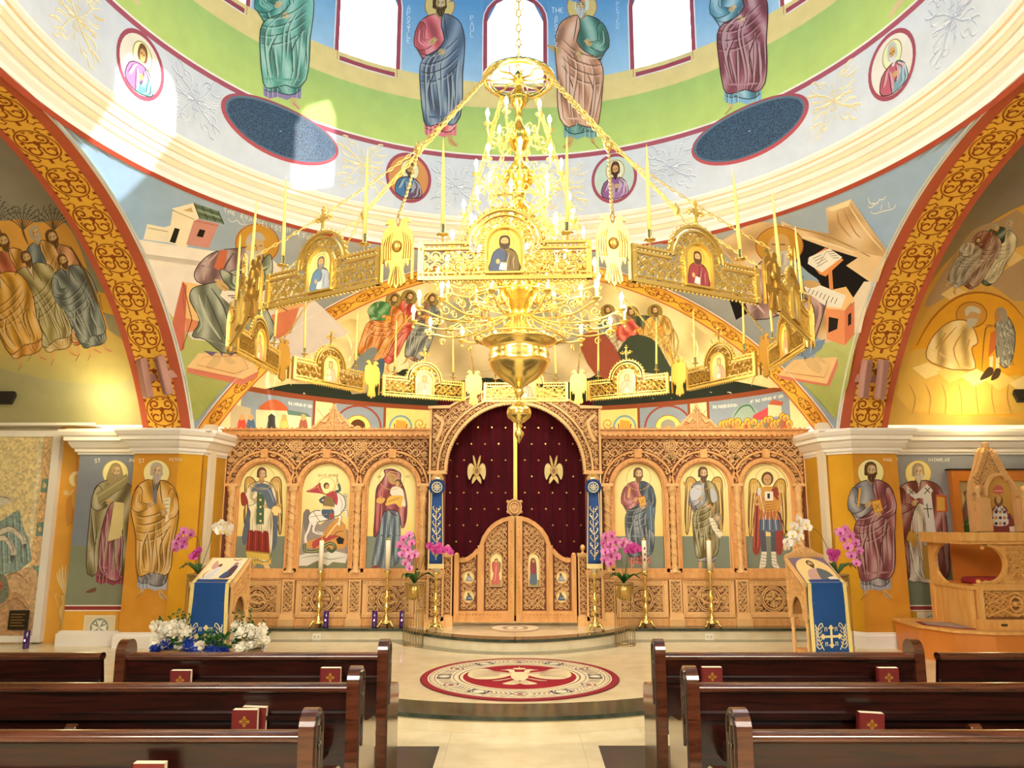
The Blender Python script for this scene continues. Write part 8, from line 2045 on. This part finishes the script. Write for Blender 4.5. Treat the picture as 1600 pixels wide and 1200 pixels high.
lectern(1289, 1, icon_chr, 'icon of a bearded haloed figure lying on the crested stand')
# ------------------------------------------------------------------ flowers
LEAF = mat('dark_green_leaf', '#2E6B2A', .45, col2='#1F4F1E', nscale=8); STEM = mat('green_stem', '#4E5A2A', .6)
PINK = mat('pink_orchid_petal', '#E06CC0', .5, col2='#F0A0D8', nscale=30); MAG = mat('magenta_orchid_petal', '#C42A94', .5, col2='#DC5AB4', nscale=30); WHT = mat('white_orchid_petal', '#FBF6EE', .5); PALE = mat('pale_pink_orchid_petal', '#EFB8D8', .5, col2='#D868B0', nscale=60)
LIP = mat('orchid_lip', '#A8206E', .5); LIPY = mat('yellow_orchid_lip', '#E8C040', .5)
def orchid_flower(matp, lip):
    b = MB()
    for a, L, wd in ((90, .042, .020), (215, .040, .018), (325, .040, .018), (20, .044, .028), (160, .044, .028)):
        c, s = math.cos(R_(a)), math.sin(R_(a)); n = 5; vs = []
        for i in range(n+1):
            t = i/n; w_ = wd*math.sin(math.pi*min(1, t*.86+.1))**.7; 
            for u in (-1, 0, 1): vs.append((c*L*t-s*w_*u, -.004-.010*t*t+.004*abs(u), s*L*t+c*w_*u))
        b.add(vs, [(i*3+j, i*3+j+1, (i+1)*3+j+1, (i+1)*3+j) for i in range(n) for j in range(2)], 0, True)
    o = b.build('flower', matp); l = MB(); l.ball((0, -.012, -.006), .010, 7, sc=(1, 1, 1.2)); l.tube([(0, -.012, -.01), (0, -.02, -.024)], [.007, .003], 5); l.build('lip', lip, o); return o
FL = {}
def flower(kind):
    if kind not in FL: FL[kind] = orchid_flower(*{'pink': (PINK, LIP), 'mag': (MAG, LIP), 'white': (WHT, LIPY), 'pale': (PALE, LIP)}[kind]); return FL[kind]
    return copy_tree(FL[kind])
POTG = mat('brushed_gold_planter', '#C9A45A', .35, .85); WIRE = mat('gold_wire', '#B99C66', .4, .6); SOIL = mat('moss', '#5A5A34', .95)
def orchid(px, Y, zb, label, sprays, standlab, rnd_seed=1, pot_r=.10):
    """sprays: list of (kind, [(px,py) flower centres], stem start px)"""
    rnd = random.Random(rnd_seed); X = pxX(px, Y, zb-EYE)
    if standlab:
        sroot = empty('plant_stand', (X, Y, SOL), 0, standlab, 'plant stand', 'gold wire plant stands'); hgt = zb-SOL+.14
        for z in (0.006, hgt): b = MB(); b.lathe([(.122, -.005), (.13, -.005), (.13, .005), (.122, .005), (.122, -.005)], (0, 0, z), 28); b.build('ring', WIRE, sroot)
        b = MB()
        for q in range(22): a = 2*math.pi*q/22; b.tube([(.126*math.cos(a), .126*math.sin(a), 0), (.126*math.cos(a), .126*math.sin(a), hgt)], .0032, 4)
        o = b.build('wire_cage', WIRE, sroot)
    root = empty('potted_orchid', (X, Y, zb), 0, label, 'orchid', 'potted orchids')
    b = MB(); b.lathe([(0, -.07), (.05, -.065), (.10, -.03), (.118, .04), (.118, .13), (.112, .13), (.11, .05), (0, .04)], (0, 0, 0), 24); b.build('pot', POTG, root)
    b = MB(); b.lathe([(0, .12), (.11, .12)], (0, 0, 0), 16); b.build('moss', SOIL, root)
    for q in range(6):
        a = rnd.uniform(0, 6.28); L = rnd.uniform(.2, .32); c, s = math.cos(a), math.sin(a); b = MB(); vs = []
        for i in range(8):
            t = i/7; r_ = L*t; z = .13+.16*math.sin(t*2.2)*rnd.uniform(.9, 1.1)-.05*t; w_ = .038*math.sin(math.pi*min(1, .12+t*.86))
            for u in (-1, 0, 1): vs.append((c*r_-s*w_*u, s*r_+c*w_*u, z+.012*abs(u)))
        b.add(vs, [(i*3+j, i*3+j+1, (i+1)*3+j+1, (i+1)*3+j) for i in range(7) for j in range(2)], 0, True); b.build('leaf', LEAF, root)
    for kind, pts, top in sprays:
        W_ = [atY(x, y, Y-.02-.05*rnd.random()) for x, y in pts]; tp = atY(top[0], top[1], Y)
        base = Vector((X, Y, zb+.12)); mid = base.lerp(tp, .6)+Vector((rnd.uniform(-.03, .03), 0, .06)); path = cat([tuple(base), tuple(mid), tuple(tp), tuple(W_[len(W_)//2]+Vector((0, .02, 0))), tuple(W_[-1]+Vector((0, .02, 0)))], 5, False)
        b = MB(); b.tube([Vector(p)-Vector((X, Y, zb)) for p in path], .004, 5); b.build('flower_stem', STEM, root)
        for p in W_:
            f = flower(kind); f.parent = root; f.location = p-Vector((X, Y, zb)); f.rotation_euler = (rnd.uniform(-.3, .3), rnd.uniform(-.4, .4), rnd.uniform(-.5, .5)); k = rnd.uniform(1.05, 1.35)*(1.15 if kind != 'mag' else 1.05); f.scale = (k, k, k)
orchid(647, 9.93, .76, 'pink and magenta orchids in a gold pot, beside the mother and child icon', [('pink', [(640, 836), (630, 842), (643, 848), (626, 852), (637, 858), (628, 866), (640, 868)], (645, 832)), ('pale', [(648, 866), (640, 873), (634, 880), (640, 888)], (652, 868)), ('mag', [(672, 853), (679, 858), (686, 853), (692, 860), (699, 858), (704, 863), (683, 861)], (672, 850))], 'gold wire plant stand before the mother and child icon side', 3)
orchid(975, 9.93, .76, 'pink orchids in a gold pot, beside the rose and blue robed figure icon', [('pink', [(946, 838), (955, 836), (942, 848), (953, 849), (962, 845), (946, 862), (955, 866), (964, 870), (944, 874), (953, 879), (948, 855), (960, 858)], (962, 838)), ('pale', [(975, 846), (982, 850), (971, 851)], (978, 846)), ('mag', [(985, 856), (991, 853), (996, 858), (988, 861), (980, 860)], (984, 855))], 'gold wire plant stand before the rose and blue robed figure icon', 5)
orchid(309, 9.25, .92, 'purple pink and white orchids behind the stand among the flowers', [('pink', [(300, 834), (288, 830), (281, 840), (290, 845), (277, 848), (286, 853), (274, 857)], (306, 838)), ('mag', [(311, 861), (305, 866), (302, 870)], (314, 862)), ('white', [(338, 824), (346, 818), (353, 821), (361, 826), (352, 829), (344, 829), (358, 832)], (334, 830))], 'gold wire plant stand behind the flower side lectern', 7)
orchid(1310, 9.25, .92, 'white and pink orchids behind the crested icon stand', [('white', [(1247, 812), (1258, 818), (1262, 824), (1240, 822), (1247, 828), (1238, 836), (1250, 840), (1243, 846), (1231, 848), (1228, 855)], (1270, 826)), ('pink', [(1320, 826), (1312, 832), (1328, 836), (1318, 842), (1336, 848), (1325, 855), (1342, 860), (1330, 868), (1338, 880)], (1307, 826)), ('mag', [(1298, 864), (1304, 868), (1308, 864), (1302, 872)], (1304, 866))], 'gold wire plant stand behind the crested lectern', 9)
WROSE = mat('white_rose_petal', '#FAF4E4', .6); BROSE = mat('blue_rose_petal', '#1E3FA8', .6)
def rose(matp):
    b = MB()
    for ring_, n, r, h in ((0, 3, .010, .03), (1, 5, .020, .028), (2, 6, .030, .020)):
        for q in range(n):
            a = 2*math.pi*q/n+ring_*.5; vs = []
            for i in range(4):
                t = i/3
                for u in (-1, 0, 1): aa = a+u*(1.1/(ring_+1)); rr = r*(.35+.8*t)+.004*(t > .9); vs.append((rr*math.cos(aa), rr*math.sin(aa), h*t-.006*ring_))
            b.add(vs, [(i*3+j, i*3+j+1, (i+1)*3+j+1, (i+1)*3+j) for i in range(3) for j in range(2)], 0, True)
    b.ball((0, 0, .004), .016, 6); return b.build('rose', matp)
RW, RB = rose(WROSE), rose(BROSE); usedW = usedB = False
def bouquet(px0, px1, py0, py1, Y, label, nw, nb, seed):
    global usedW, usedB
    rnd = random.Random(seed); cxp = (px0+px1)/2; base = atY(cxp, 1005, Y); root = empty('flower_arrangement', (base.x, Y, SOL), 0, label, 'flowers', 'white and blue bouquets'); B = Vector(root.location)
    b = MB(); b.lathe([(0, 0), (.09, 0), (.11, .10), (.12, .20), (.11, .20), (0, .19)], (0, 0, 0), 16); b.build('basket', mat('woven_basket_%d' % seed, '#8A7450', .8, noise=.3, nscale=30), root)
    for i in range(nw+nb):
        blue = i >= nw; px, py = rnd.uniform(px0, px1), (rnd.uniform(py0, py1) if not blue else rnd.uniform((py0+py1)/2+8, py1+4)); p = atY(px, py, Y+rnd.uniform(-.12, .12))-B
        src = RB if blue else RW
        if blue and not usedB: o = src; usedB = True
        elif not blue and not usedW: o = src; usedW = True
        else: o = src.copy(); COL.objects.link(o)
        o.parent = root; o.location = p; o.rotation_euler = (R_(rnd.uniform(20, 90)), rnd.uniform(-.4, .4), rnd.uniform(-.7, .7)); k = rnd.uniform(1.4, 2.0); o.scale = (k, k, k)
    for i in range(16):
        px, py = rnd.uniform(px0-10, px1+10), rnd.uniform(py0-22, py1); p = atY(px, py, Y+rnd.uniform(-.05, .15))-B; b = MB(); s0 = Vector((p.x*.5, p.y, .25)); b.tube([s0, s0.lerp(p, .6)+Vector((0, 0, .02)), p], .003, 4)
        for q in range(7):
            t = .4+.1*q; c = s0.lerp(p, t); a = rnd.uniform(0, 6.28); d = Vector((math.cos(a), math.sin(a)*.6, .5)).normalized()*.05; n_ = d.cross(Vector((0, 1, .2))).normalized()*.014; b.add([c, c+d*.5+n_, c+d, c+d*.5-n_], [(0, 1, 2, 3)])
        b.build('leafy_sprig', LEAF, root)
bouquet(242, 298, 976, 1014, 8.45, 'white rose bouquet with blue roses at the ochre pier side of the icon stand', 26, 7, 3)
bouquet(366, 414, 976, 1014, 8.5, 'white rose bouquet with blue roses on the screen side of the icon stand', 26, 3, 4)
bouquet(300, 356, 1006, 1014, 8.4, 'low row of blue roses in front of the blue cloth', 2, 12, 8)
# ------------------------------------------------------------------ mosaic, plaque
mo = empty('framed_mosaic', (-7.2, 10.1, 1.6), 0, 'large gold mosaic with rocks and pale horse legs in a white frame', 'mosaic')
b = MB(); zt, zb_ = EYE+1.13, SOL+.02; b.bb(-8.9, -6.1, 10.02, 10.12, zt-.08, zt); b.bb(-6.2, -6.1, 10.02, 10.12, zb_, zt-.08); b.bb(-8.9, -6.2, 10.02, 10.12, zb_, zb_+.08); b.build('frame', PLASTER, par=mo)
MOSP = paint_mat('glass_tesserae', .35, .5); nt = MOSP.node_tree; vo = nt.nodes.new('ShaderNodeTexVoronoi'); vo.inputs['Scale'].default_value = 30; tcn = [n for n in nt.nodes if n.type == 'TEX_COORD'][0]; nt.links.new(tcn.outputs['Object'], vo.inputs['Vector'])
hs = nt.nodes.new('ShaderNodeMapRange'); hs.inputs[3].default_value = .72; hs.inputs[4].default_value = 1.15; sp = nt.nodes.new('ShaderNodeSeparateColor'); nt.links.new(vo.outputs['Color'], sp.inputs[0]); nt.links.new(sp.outputs[0], hs.inputs[0])
sc_ = [n for n in nt.nodes if n.type == 'VECT_MATH'][0]; m2_ = nt.nodes.new('ShaderNodeVectorMath'); m2_.operation = 'SCALE'; nt.links.new(sc_.outputs[0], m2_.inputs[0]); nt.links.new(hs.outputs[0], m2_.inputs['Scale']); nt.links.new(m2_.outputs[0], nt.nodes['Principled BSDF'].inputs['Base Color'])
m = Mural(planeY(10.05), .0)
def P2(x, z): return project((x, 10.05, z))
m.poly([P2(-8.9, zb_+.08), P2(-6.2, zb_+.08), P2(-6.2, zt-.08), P2(-8.9, zt-.08)], '#F3DC9A'); m.poly([P2(-6.34, zb_+.08), P2(-6.2, zb_+.08), P2(-6.2, zt-.08), P2(-6.34, zt-.08)], '#F0C88A')
for z in (.45, 1.02, 1.58, 2.15): m.poly([P2(-6.31, z-.09), P2(-6.22, z-.09), P2(-6.22, z+.09), P2(-6.31, z+.09)], '#6A9A8E'); c_ = P2(-6.265, z); m.ell(c_[0], c_[1], 3, 4, '#F0DC9C', 10)
for q in range(26): a = P2(-6.27+.03*(-1)**q, .3+.09*q); b2 = P2(-6.27-.03*(-1)**q, .39+.09*q); m.line([a, b2], 1.2, '#C07840', k=1)
m.poly([P2(-6.40, zb_+.08), P2(-6.35, zb_+.08), P2(-6.35, zt-.08), P2(-6.40, zt-.08)], '#F8EAC0')
m.poly([(-160, 905), (0, 905), (20, 893), (50, 885), (62, 905), (48, 1010), (-160, 1010)], '#D8AE7C'); m.blob([(-30, 940), (10, 925), (35, 930), (48, 960), (40, 1000), (-30, 1005)], '#C89868'); m.line([(0, 905), (25, 895), (45, 912)], 1.6, '#8A5A3A'); m.line([(0, 950), (25, 935), (45, 955)], 1.6, '#8A5A3A')
m.poly([(-60, 830), (5, 812), (22, 800), (31, 797), (36, 822), (44, 840), (50, 875), (30, 892), (0, 900), (-60, 905)], '#8AA49C')
for x0, y0, x1, y1 in ((10, 815, 12, 880), (20, 805, 24, 890), (30, 800, 34, 880), (2, 830, 4, 895), (40, 840, 42, 880)): m.line([(x0, y0), (x1, y1)], 2, '#5A7A78', k=1); m.line([(x0+3, y0+6), (x1+3, y1)], 2, '#B8CCC0', k=1)
for L in ([(-20, 842), (14, 826), (34, 840), (38, 850)], [(-20, 850), (6, 840), (20, 858), (20, 870)]): m.line(L, 8, '#E8DEC8', taper=0); m.line([(x, y-4) for x, y in L], 1.3, '#6A5A4A')
m.poly([(34, 848), (41, 850), (38, 860), (33, 857)], '#5A5A5A'); m.poly([(16, 868), (23, 868), (20, 880), (14, 876)], '#5A5A5A'); m.blob([(-10, 776), (6, 776), (18, 780), (14, 786), (-10, 792)], '#E8DEC8'); m.line([(-10, 776), (8, 777), (18, 781)], 1.2, '#6A5A4A')
m.blob([(-20, 900), (6, 898), (14, 920), (8, 940), (-20, 945)], '#6E7460'); m.ell(0, 915, 4, 8, '#B05040', 10); m.text('ST', 4, 700, 5, '#C09060', .8)
m.build('mosaic_picture', par=mo, m=MOSP)
p = atY(28, 969, 10.0); b = MB(); b.bb(p.x-.12, p.x+.12, 9.995, 10.03, p.z-.12, p.z+.12); pl_ = b.build('plaque', mat('dark_bronze', '#2E2A1E', .45, .4)); tag(pl_, 'small dark square plaque on the lower part of the mosaic', 'plaque')
b = MB()
for q in range(5): b.bb(p.x-.09, p.x+.09-(.03 if q % 2 else 0), 9.99, 9.996, p.z+.07-.035*q, p.z+.076-.035*q)
b.build('engraved_lines', GOLDF, par=pl_)
# ------------------------------------------------------------------ speakers and vents
SPK = mat('dusty_pink_speaker', '#B98A7E', .6)
for s in (-1, 1):
    for i, (pt_, pb_) in enumerate((((221, 560), (232, 622)), ((249, 556), (264, 617))) if s < 0 else (((1381, 562), (1374, 624)), ((1355, 562), (1348, 622)))):
        T_, B_ = atY(pt_[0], pt_[1], 9.2), atY(pb_[0], pb_[1], 9.32); d = (T_-B_); L = d.length; c = (T_+B_)/2
        b = MB(); b.box((0, 0, 0), (.11, .10, L)); o = b.build('column_speaker', SPK, bevel=.02); o.location = c; o.rotation_euler = d.to_track_quat('Z', 'Y').to_euler()
        o2 = MB(); o2.box((0, -.052, 0), (.08, .006, L*.9)); o2.build('grille', mat('pink_mesh_%d%d' % (s, i), '#A87A70', .8), o); o3 = MB(); o3.box((0, .10, 0), (.04, .12, .10)); o3.build('bracket', SPK, o)
        tag(o, 'slim dusty pink speaker on the %s arch, %s' % ('mosaic side' if s < 0 else 'throne side', ('nearer the side wall' if i == 0 else 'nearer the icon screen')), 'speaker', 'slim speakers on the painted arches')
VENT = mat('black_vent', '#1A1612', .6)
for px, py, nm in ((8, 620, 'above the mosaic'), (1600, 617, 'above the carved throne')):
    p = s_barrel(px, py, .05); b = MB(); b.box((0, 0, 0), (.26, .06, .22)); o = b.build('ceiling_speaker', VENT, bevel=.01); o.location = p; o.rotation_euler = (R_(-28), 0, 0); g_ = MB(); g_.box((0, -.033, 0), (.22, .006, .18)); g_.build('grille', mat('dark_mesh'+nm[6:9], '#2A2620', .8), o); tag(o, 'small black box fixture low on the painted vault '+nm, 'fixture')
# ------------------------------------------------------------------ bishop's throne and framed wall icon
TH = empty('carved_throne', (5.75, 9.2, SOL), 0, 'tall carved light oak throne with arched icon back on an orange platform', 'throne')
Y0, Y1 = 8.72, 9.55; X0, X1 = 5.13, 6.95
TW = mat('golden_throne_oak', '#E8B468', .4, col2='#D89C50', nscale=3, stretch=(6, 6, 1.2)); TO = mat('orange_oak_platform', '#D8863A', .35, col2='#C8762C', nscale=3)
def zY(py, Y): return atY(805, py, Y).z
zp = zY(983, Y0); zf0 = zY(985, Y0); zf1 = zY(912, Y0); zs0 = zY(850, Y0); zs1 = zY(832, Y0)
b = MB(); pp = [(X0-.42, Y1+.1), (X0-.44, Y0+.35), (X0-.25, Y0-.05), (X0+.1, Y0-.22), (X1, Y0-.22), (X1, Y1+.1)]
b.prism(pp, lambda x, y: (x, y, SOL), (0, 0, zp-SOL-.03)); b.build('platform', TO, par=TH)
b = MB(); pp2 = [(x+(-.025 if x < X1 else 0), y-(.025 if y < Y1 else 0)) for x, y in pp]; b.prism(pp2, lambda x, y: (x, y, zp-.03), (0, 0, .03)); b.build('platform_top', TW, par=TH)
b = MB(); b.prism([(X0-.40, Y0+.3), (X0-.1, Y0-.02), (X0-.0, Y0-.05), (X0+.0, Y0+.5), (X0-.36, Y0+.55)], lambda x, y: (x, y, zp), (0, 0, .008)); rg2 = tag(b.build('throne_mat', mat('maroon_mat', '#8A2A2C', .9)), 'small patterned maroon mat on the throne platform', 'mat')
b = MB(); b.prism([(X0-.36, Y0+.31), (X0-.1, Y0+.02), (X0-.02, Y0+.0), (X0-.02, Y0+.46), (X0-.32, Y0+.51)], lambda x, y: (x, y, zp+.008), (0, 0, .003)); b.build('pale_pattern', mat('grey_pink_weave', '#B8A298', .9, noise=.4, nscale=14), par=rg2)
# front panel
b = MB(); xf = X0+.06
frame(b, xf, X1, zf0-EYE, zf1-EYE, .075, Y0+.02, .04); b.bb(xf-.03, X1, Y0-.045, Y0+.02, zf0, zf0+.12); b.bb(xf-.015, X1, Y0-.03, Y0+.02, zf1-.02, zf1+.0)
xm = xf+.43; zm = (zf0+zf1)/2+.03
lace(b, lambda x, z: xf+.08 < x < X1-.08 and zf0-EYE+.14 < z < zf1-EYE-.08 and math.hypot((x-xm), (z+EYE-zm)) > .075, xf+.07, X1-.07, zf0-EYE+.13, zf1-EYE-.07, .065, Y0, .02, .006, 0, lambda x, z: (x, Y0+.018, EYE+z))
for dx in (-.3, .3): b.ribbon([(xm, Y0+.02, zm+.13), (xm+dx, Y0+.02, zm-.13 if False else zm), (xm, Y0+.02, zm-.13)], .014, (0, -.04, 0))
b.ribbon([(xm-.33, Y0+.02, zm+.14), (xm+.33, Y0+.02, zm-.14)], .010, (0, -.035, 0)); b.ribbon([(xm-.33, Y0+.02, zm-.14), (xm+.33, Y0+.02, zm+.14)], .010, (0, -.035, 0))
b.ribbon([(xm+.07*math.cos(R_(t)), Y0+.02, zm+.08*math.sin(R_(t))) for t in range(0, 360, 20)], .012, (0, -.045, 0), closed=True); b.ball((xm, Y0, zm), .035, 8)
b.build('front_panel', TW, par=TH)
b = MB(); b.bb(xf+.05, X1-.05, Y0+.01, Y0+.03, zf0+.1, zf1-.05); b.build('front_back_board', OAKD, par=TH)
b = MB(); b.bb(xf+.22, xf+.29, Y0-.05, Y0-.04, zf0+.05, zf0+.075); b.build('name_plate', mat('dark_brass_plate', '#4A4428', .4, .5), par=TH)
# side walls with round cut out between the lower panel and the arm rest (nearest the pier, and the far one)
def side_wall(x, y0, y1, name):
    a = MB(); zlo, zmid = zp, zY(912, (y0+y1)/2)
    a.bb(x-.02, x+.02, y0, y1, zlo, zmid-.02); a.bb(x-.04, x+.03, y0-.03, y1, zmid-.03, zmid+.01); a.bb(x-.035, x-.02, y0, y0+.08, zlo, zmid); a.bb(x-.035, x-.02, y1-.08, y1, zlo, zmid)
    # scroll arms: two C-shaped cheeks
    zs = zs0; r = (zs-zmid)/2; yc = (y0+y1)/2; hw = (y1-y0)/2
    near = [(y0, zmid), (y0, zmid+.05)]+[(y0+.03+.10*0, zmid+.05)]
    def cheek(ya, sgn):
        P_ = [(ya, zmid), (ya+sgn*.30, zmid)]+[(ya+sgn*(.46-.34*math.sin(R_(t))*1.0), zmid+r-r*math.cos(R_(t))) for t in range(15, 166, 15)]+[(ya+sgn*.30, zs), (ya, zs)]
        a.prism(P_, lambda y, z: (x-.02, y, z), (.04, 0, 0))
    cheek(y1, -1)
    a.build(name, TW, par=TH)
side_wall(X0+.03, Y0+.01, Y1, 'side_panel'); 
# front scroll cheek beside the front panel, facing the viewer (carved)
a = MB(); zc0, zc1 = zf1, zs0; r = (zc1-zc0)/2; xe = xf+.02
P_ = [(xe, zc0), (xe+.12, zc0+.035)]+[(xe+.13+.20*math.sin(R_(t)), zc0+r-r*.9*math.cos(R_(t))) for t in range(10, 171, 10)]+[(xe+.10, zc1-.03), (xe+.1, zc1), (X1, zc1), (X1, zc0)]
a.prism(P_, lambda x, z: (x, Y0+.0, z), (0, .03, 0))
lace(a, lambda x, z: xe+.36 < x < X1-.05 and zc0-EYE+.04 < z < zc1-EYE-.04, xe+.3, X1, zc0-EYE, zc1-EYE, .07, Y0, .015, .006, 0, lambda x, z: (x, Y0, EYE+z))
a.ribbon([(xe+.13+.22*math.sin(R_(t)), Y0, zc0+r-r*.95*math.cos(R_(t))) for t in range(5, 176, 10)], .02, (0, -.03, 0)); a.ball((xe+.10, Y0-.01, zc1-.04), .025, 7); a.ball((xe+.02, Y0-.01, zc0+.02), .03, 8)
a.build('carved_cheek', TW, par=TH)
# arm rest shelf
b = MB(); b.bb(X0-.08, X1, Y0-.06, Y0+.10, zs0, zs0+.035); b.bb(X0-.10, X1, Y0-.09, Y0+.10, zs0+.035, zs1); b.bb(X0-.08, X0+.12, Y0+.10, Y1, zs0, zs1-.01); b.build('arm_rest', TW, par=TH)
b = MB(); b.lathe([(0, 0), (.30, 0), (.32, .03), (.30, .06), (0, .07)], (X0+.50, Y0+.40, zf1-.03), 24); b.build('seat_cushion', mat('crimson_cushion', '#8E1620', .8), par=TH)
b = MB(); b.bb(X0+.15, X1, Y0+.1, Y1, zf1-.09, zf1-.03); b.bb(X0+.30, X1, Y1-.02, Y1+.02, zp, zs1-.04); b.build('seat', TO, par=TH)
# high back with arch, icon and crest
YB = Y1-.02
def xb(px): return pxX(px, YB, .1)
def zb2(py): return zY(py, YB)
cxb = xb(1562.5); hwb = xb(1583)-cxb; zsp = zb2(775); zat = zb2(745)
b = MB()
arch_o = [(cxb-hwb-.15, zs1), (cxb-hwb-.15, zb2(770)), (cxb-hwb-.12, zb2(752)), (cxb-hwb-.10, zb2(738)), (cxb-.23, zb2(722)), (cxb-.20, zb2(712)), (cxb-.14, zb2(703)), (cxb-.09, zb2(701)), (cxb-.09, zb2(697)), (cxb+.02, zb2(697)), (cxb+.02, zb2(701)), (cxb+.06, zb2(704)), (cxb+.10, zb2(718)), (cxb+.20, zb2(738)), (cxb+.26, zb2(748)), (cxb+hwb+.09, zb2(766)), (cxb+hwb+.14, zb2(772)), (cxb+hwb+.14, zs1)]
arch_i = [(cxb+hwb, zs1), (cxb+hwb, zsp)]+[(cxb+hwb*math.cos(R_(t)), zsp+(zat-zsp)*math.sin(R_(t))) for t in range(15, 166, 15)]+[(cxb-hwb, zsp), (cxb-hwb, zs1)]
arch_o = [(xb(p), zb2(q)) for p, q in ((1513, 831), (1513, 775), (1518, 752), (1524, 738), (1530, 722), (1534, 706), (1540, 700), (1556, 700), (1561, 706), (1566, 722), (1575, 738), (1583, 752), (1594, 768), (1600, 831))]
b.prism(arch_o+arch_i, lambda x, z: (x, YB-.03, z), (0, .05, 0))
b.ribbon([(x, YB-.03, z) for x, z in [(cxb+(hwb+.03)*math.cos(R_(t)), zsp+(zat-zsp+.03)*math.sin(R_(t))) for t in range(0, 181, 12)]], .025, (0, -.04, 0))
for q in (-1, 1): b.bb(cxb+q*(hwb+.02)-.025, cxb+q*(hwb+.02)+.025, YB-.08, YB, zs1, zsp-.03); b.lathe([(.03, 0), (.035, .02), (.02, .05), (.045, .09), (.04, .13), (.02, .15), (0, .155)], (cxb+q*(hwb+.13), YB-.06, zb2(778)), 12)
b.bb(cxb-hwb-.17, cxb-hwb-.05, YB-.10, YB, zs1, zb2(778)); b.bb(cxb+hwb+.05, cxb+hwb+.17, YB-.10, YB, zs1, zb2(778))
rnd = random.Random(3)
for q in range(26):
    t = q/25; s = -1 if q % 2 else 1; z = zb2(746)+(zb2(708)-zb2(746))*t; x = xb(1549)+s*(.17-.12*t)*(1-.3*t); b.ribbon([(x, YB-.03, z-.04), (x+s*.05, YB-.05, z), (x+s*.01, YB-.03, z+.05), (x-s*.03, YB-.03, z+.02)], .016, (0, -.035, 0))
b.lathe([(.03, 0), (.05, .03), (.035, .05), (.055, .07), (0, .08)], (xb(1548), YB-.02, zb2(701)), 10)
def inp(P_, x, z):
    k = False
    for (x1, y1), (x2, y2) in zip(P_, P_[1:]+P_[:1]):
        if (y1 > z) != (y2 > z) and x < (x2-x1)*(z-y1)/(y2-y1)+x1: k = not k
    return k
lace(b, lambda x, z: inp(arch_o, x-.04, z+EYE) and inp(arch_o, x+.04, z+EYE) and inp(arch_o, x, z+EYE+.05) and math.hypot((x-cxb)/hwb, max(0, z+EYE-zsp)/(zat-zsp)) > 1.25, cxb-.6, cxb+.6, zb2(790)-EYE, zb2(700)-EYE, .07, YB, .02, .006, 0, lambda x, z: (x, YB-.03, EYE+z))
b.build('carved_back', OAKL, par=TH)
m = Mural(planeY(YB), .004)
m.poly([project((x, YB, z)) for x, z in arch_i], lambda x, y: mixh('#D8A24A', '#B88434', min(1, max(0, (y-745)/70))))
m.blob([(1549, 831), (1545, 815), (1549, 798), (1556, 790), (1568, 790), (1577, 800), (1584, 815), (1582, 831)], '#7A2E30'); m.blob([(1550, 818), (1553, 797), (1561, 788), (1571, 797), (1576, 818), (1562, 822)], '#E8E4DC')
for q in range(14): m.ell(1550+(q % 5)*6.5, 800+(q//5)*9, 2.6, 2.6, '#3E2A3C' if q % 2 else '#C8863A', 8)
for x in (1557, 1566): m.line([(x-3, 793), (x+3, 799)], 1.6, '#3A4058', k=1); m.line([(x+3, 793), (x-3, 799)], 1.6, '#3A4058', k=1)
m.blob([(1554, 778), (1561, 772), (1566, 778), (1567, 786), (1560, 793), (1554, 786)], '#6A4428'); m.blob([(1557, 774), (1563, 774), (1564, 782), (1560, 787), (1557, 782)], SK); m.blob([(1552, 762), (1560, 758), (1567, 762), (1566, 771), (1553, 771)], '#C85A50'); m.line([(1553, 767), (1566, 767)], 1.4, '#F0D8A0', k=1)
m.poly([(1577, 823), (1585, 822), (1586, 830), (1578, 831)], '#F0E6D0'); m.build('icon', par=TH, m=ICONP)
# framed icon on the wall behind the throne
YW = 9.90; fw = empty('framed_wall_icon', (6.6, YW, 2.2), 0, 'wooden framed gold icon with green robed figure behind the throne', 'framed icon')
def xw2(px): return pxX(px, YW, .2)
b = MB(); z0, z1 = zY(905, YW), zY(733, YW); b.bb(xw2(1484), xw2(1495), YW-.10, YW+.0, z0, z1-.02); b.bb(xw2(1495), 8.2, YW-.10, YW, zY(752, YW), z1-.02); b.bb(xw2(1495), 8.2, YW-.06, YW, z0, zY(838, YW)); b.build('frame', TO, par=fw)
b = MB(); b.bb(xw2(1481), 8.2, YW-.11, YW-.0, z1-.02, z1-.0); b.build('dark_top_edge', mat('black_edge_line', '#241810', .9), par=fw)  # thin near-black strip along the top of the frame
m = Mural(planeY(YW-.03), .0); m.poly([(1495, 752), (1700, 752), (1700, 840), (1501, 840)], '#F3DF92')
m.blob([(1503, 800), (1508, 780), (1505, 770), (1512, 766), (1516, 775), (1515, 800), (1508, 822)], '#8A6A5C'); m.ell(1519, 803, 6, 8, '#F8ECB8', 14); m.blob([(1514, 800), (1519, 796), (1524, 802), (1524, 815), (1514, 812)], '#7A5A40'); m.blob([(1508, 832), (1507, 818), (1514, 808), (1528, 810), (1532, 832)], '#3E6A30'); m.line([(1510, 820), (1520, 814), (1530, 822)], 1.6, '#A8C890')
m.blob([(1598, 790), (1606, 782), (1616, 790), (1616, 830), (1598, 830)], '#3E6A50'); m.build('painted_panel', par=fw, m=ICONP)
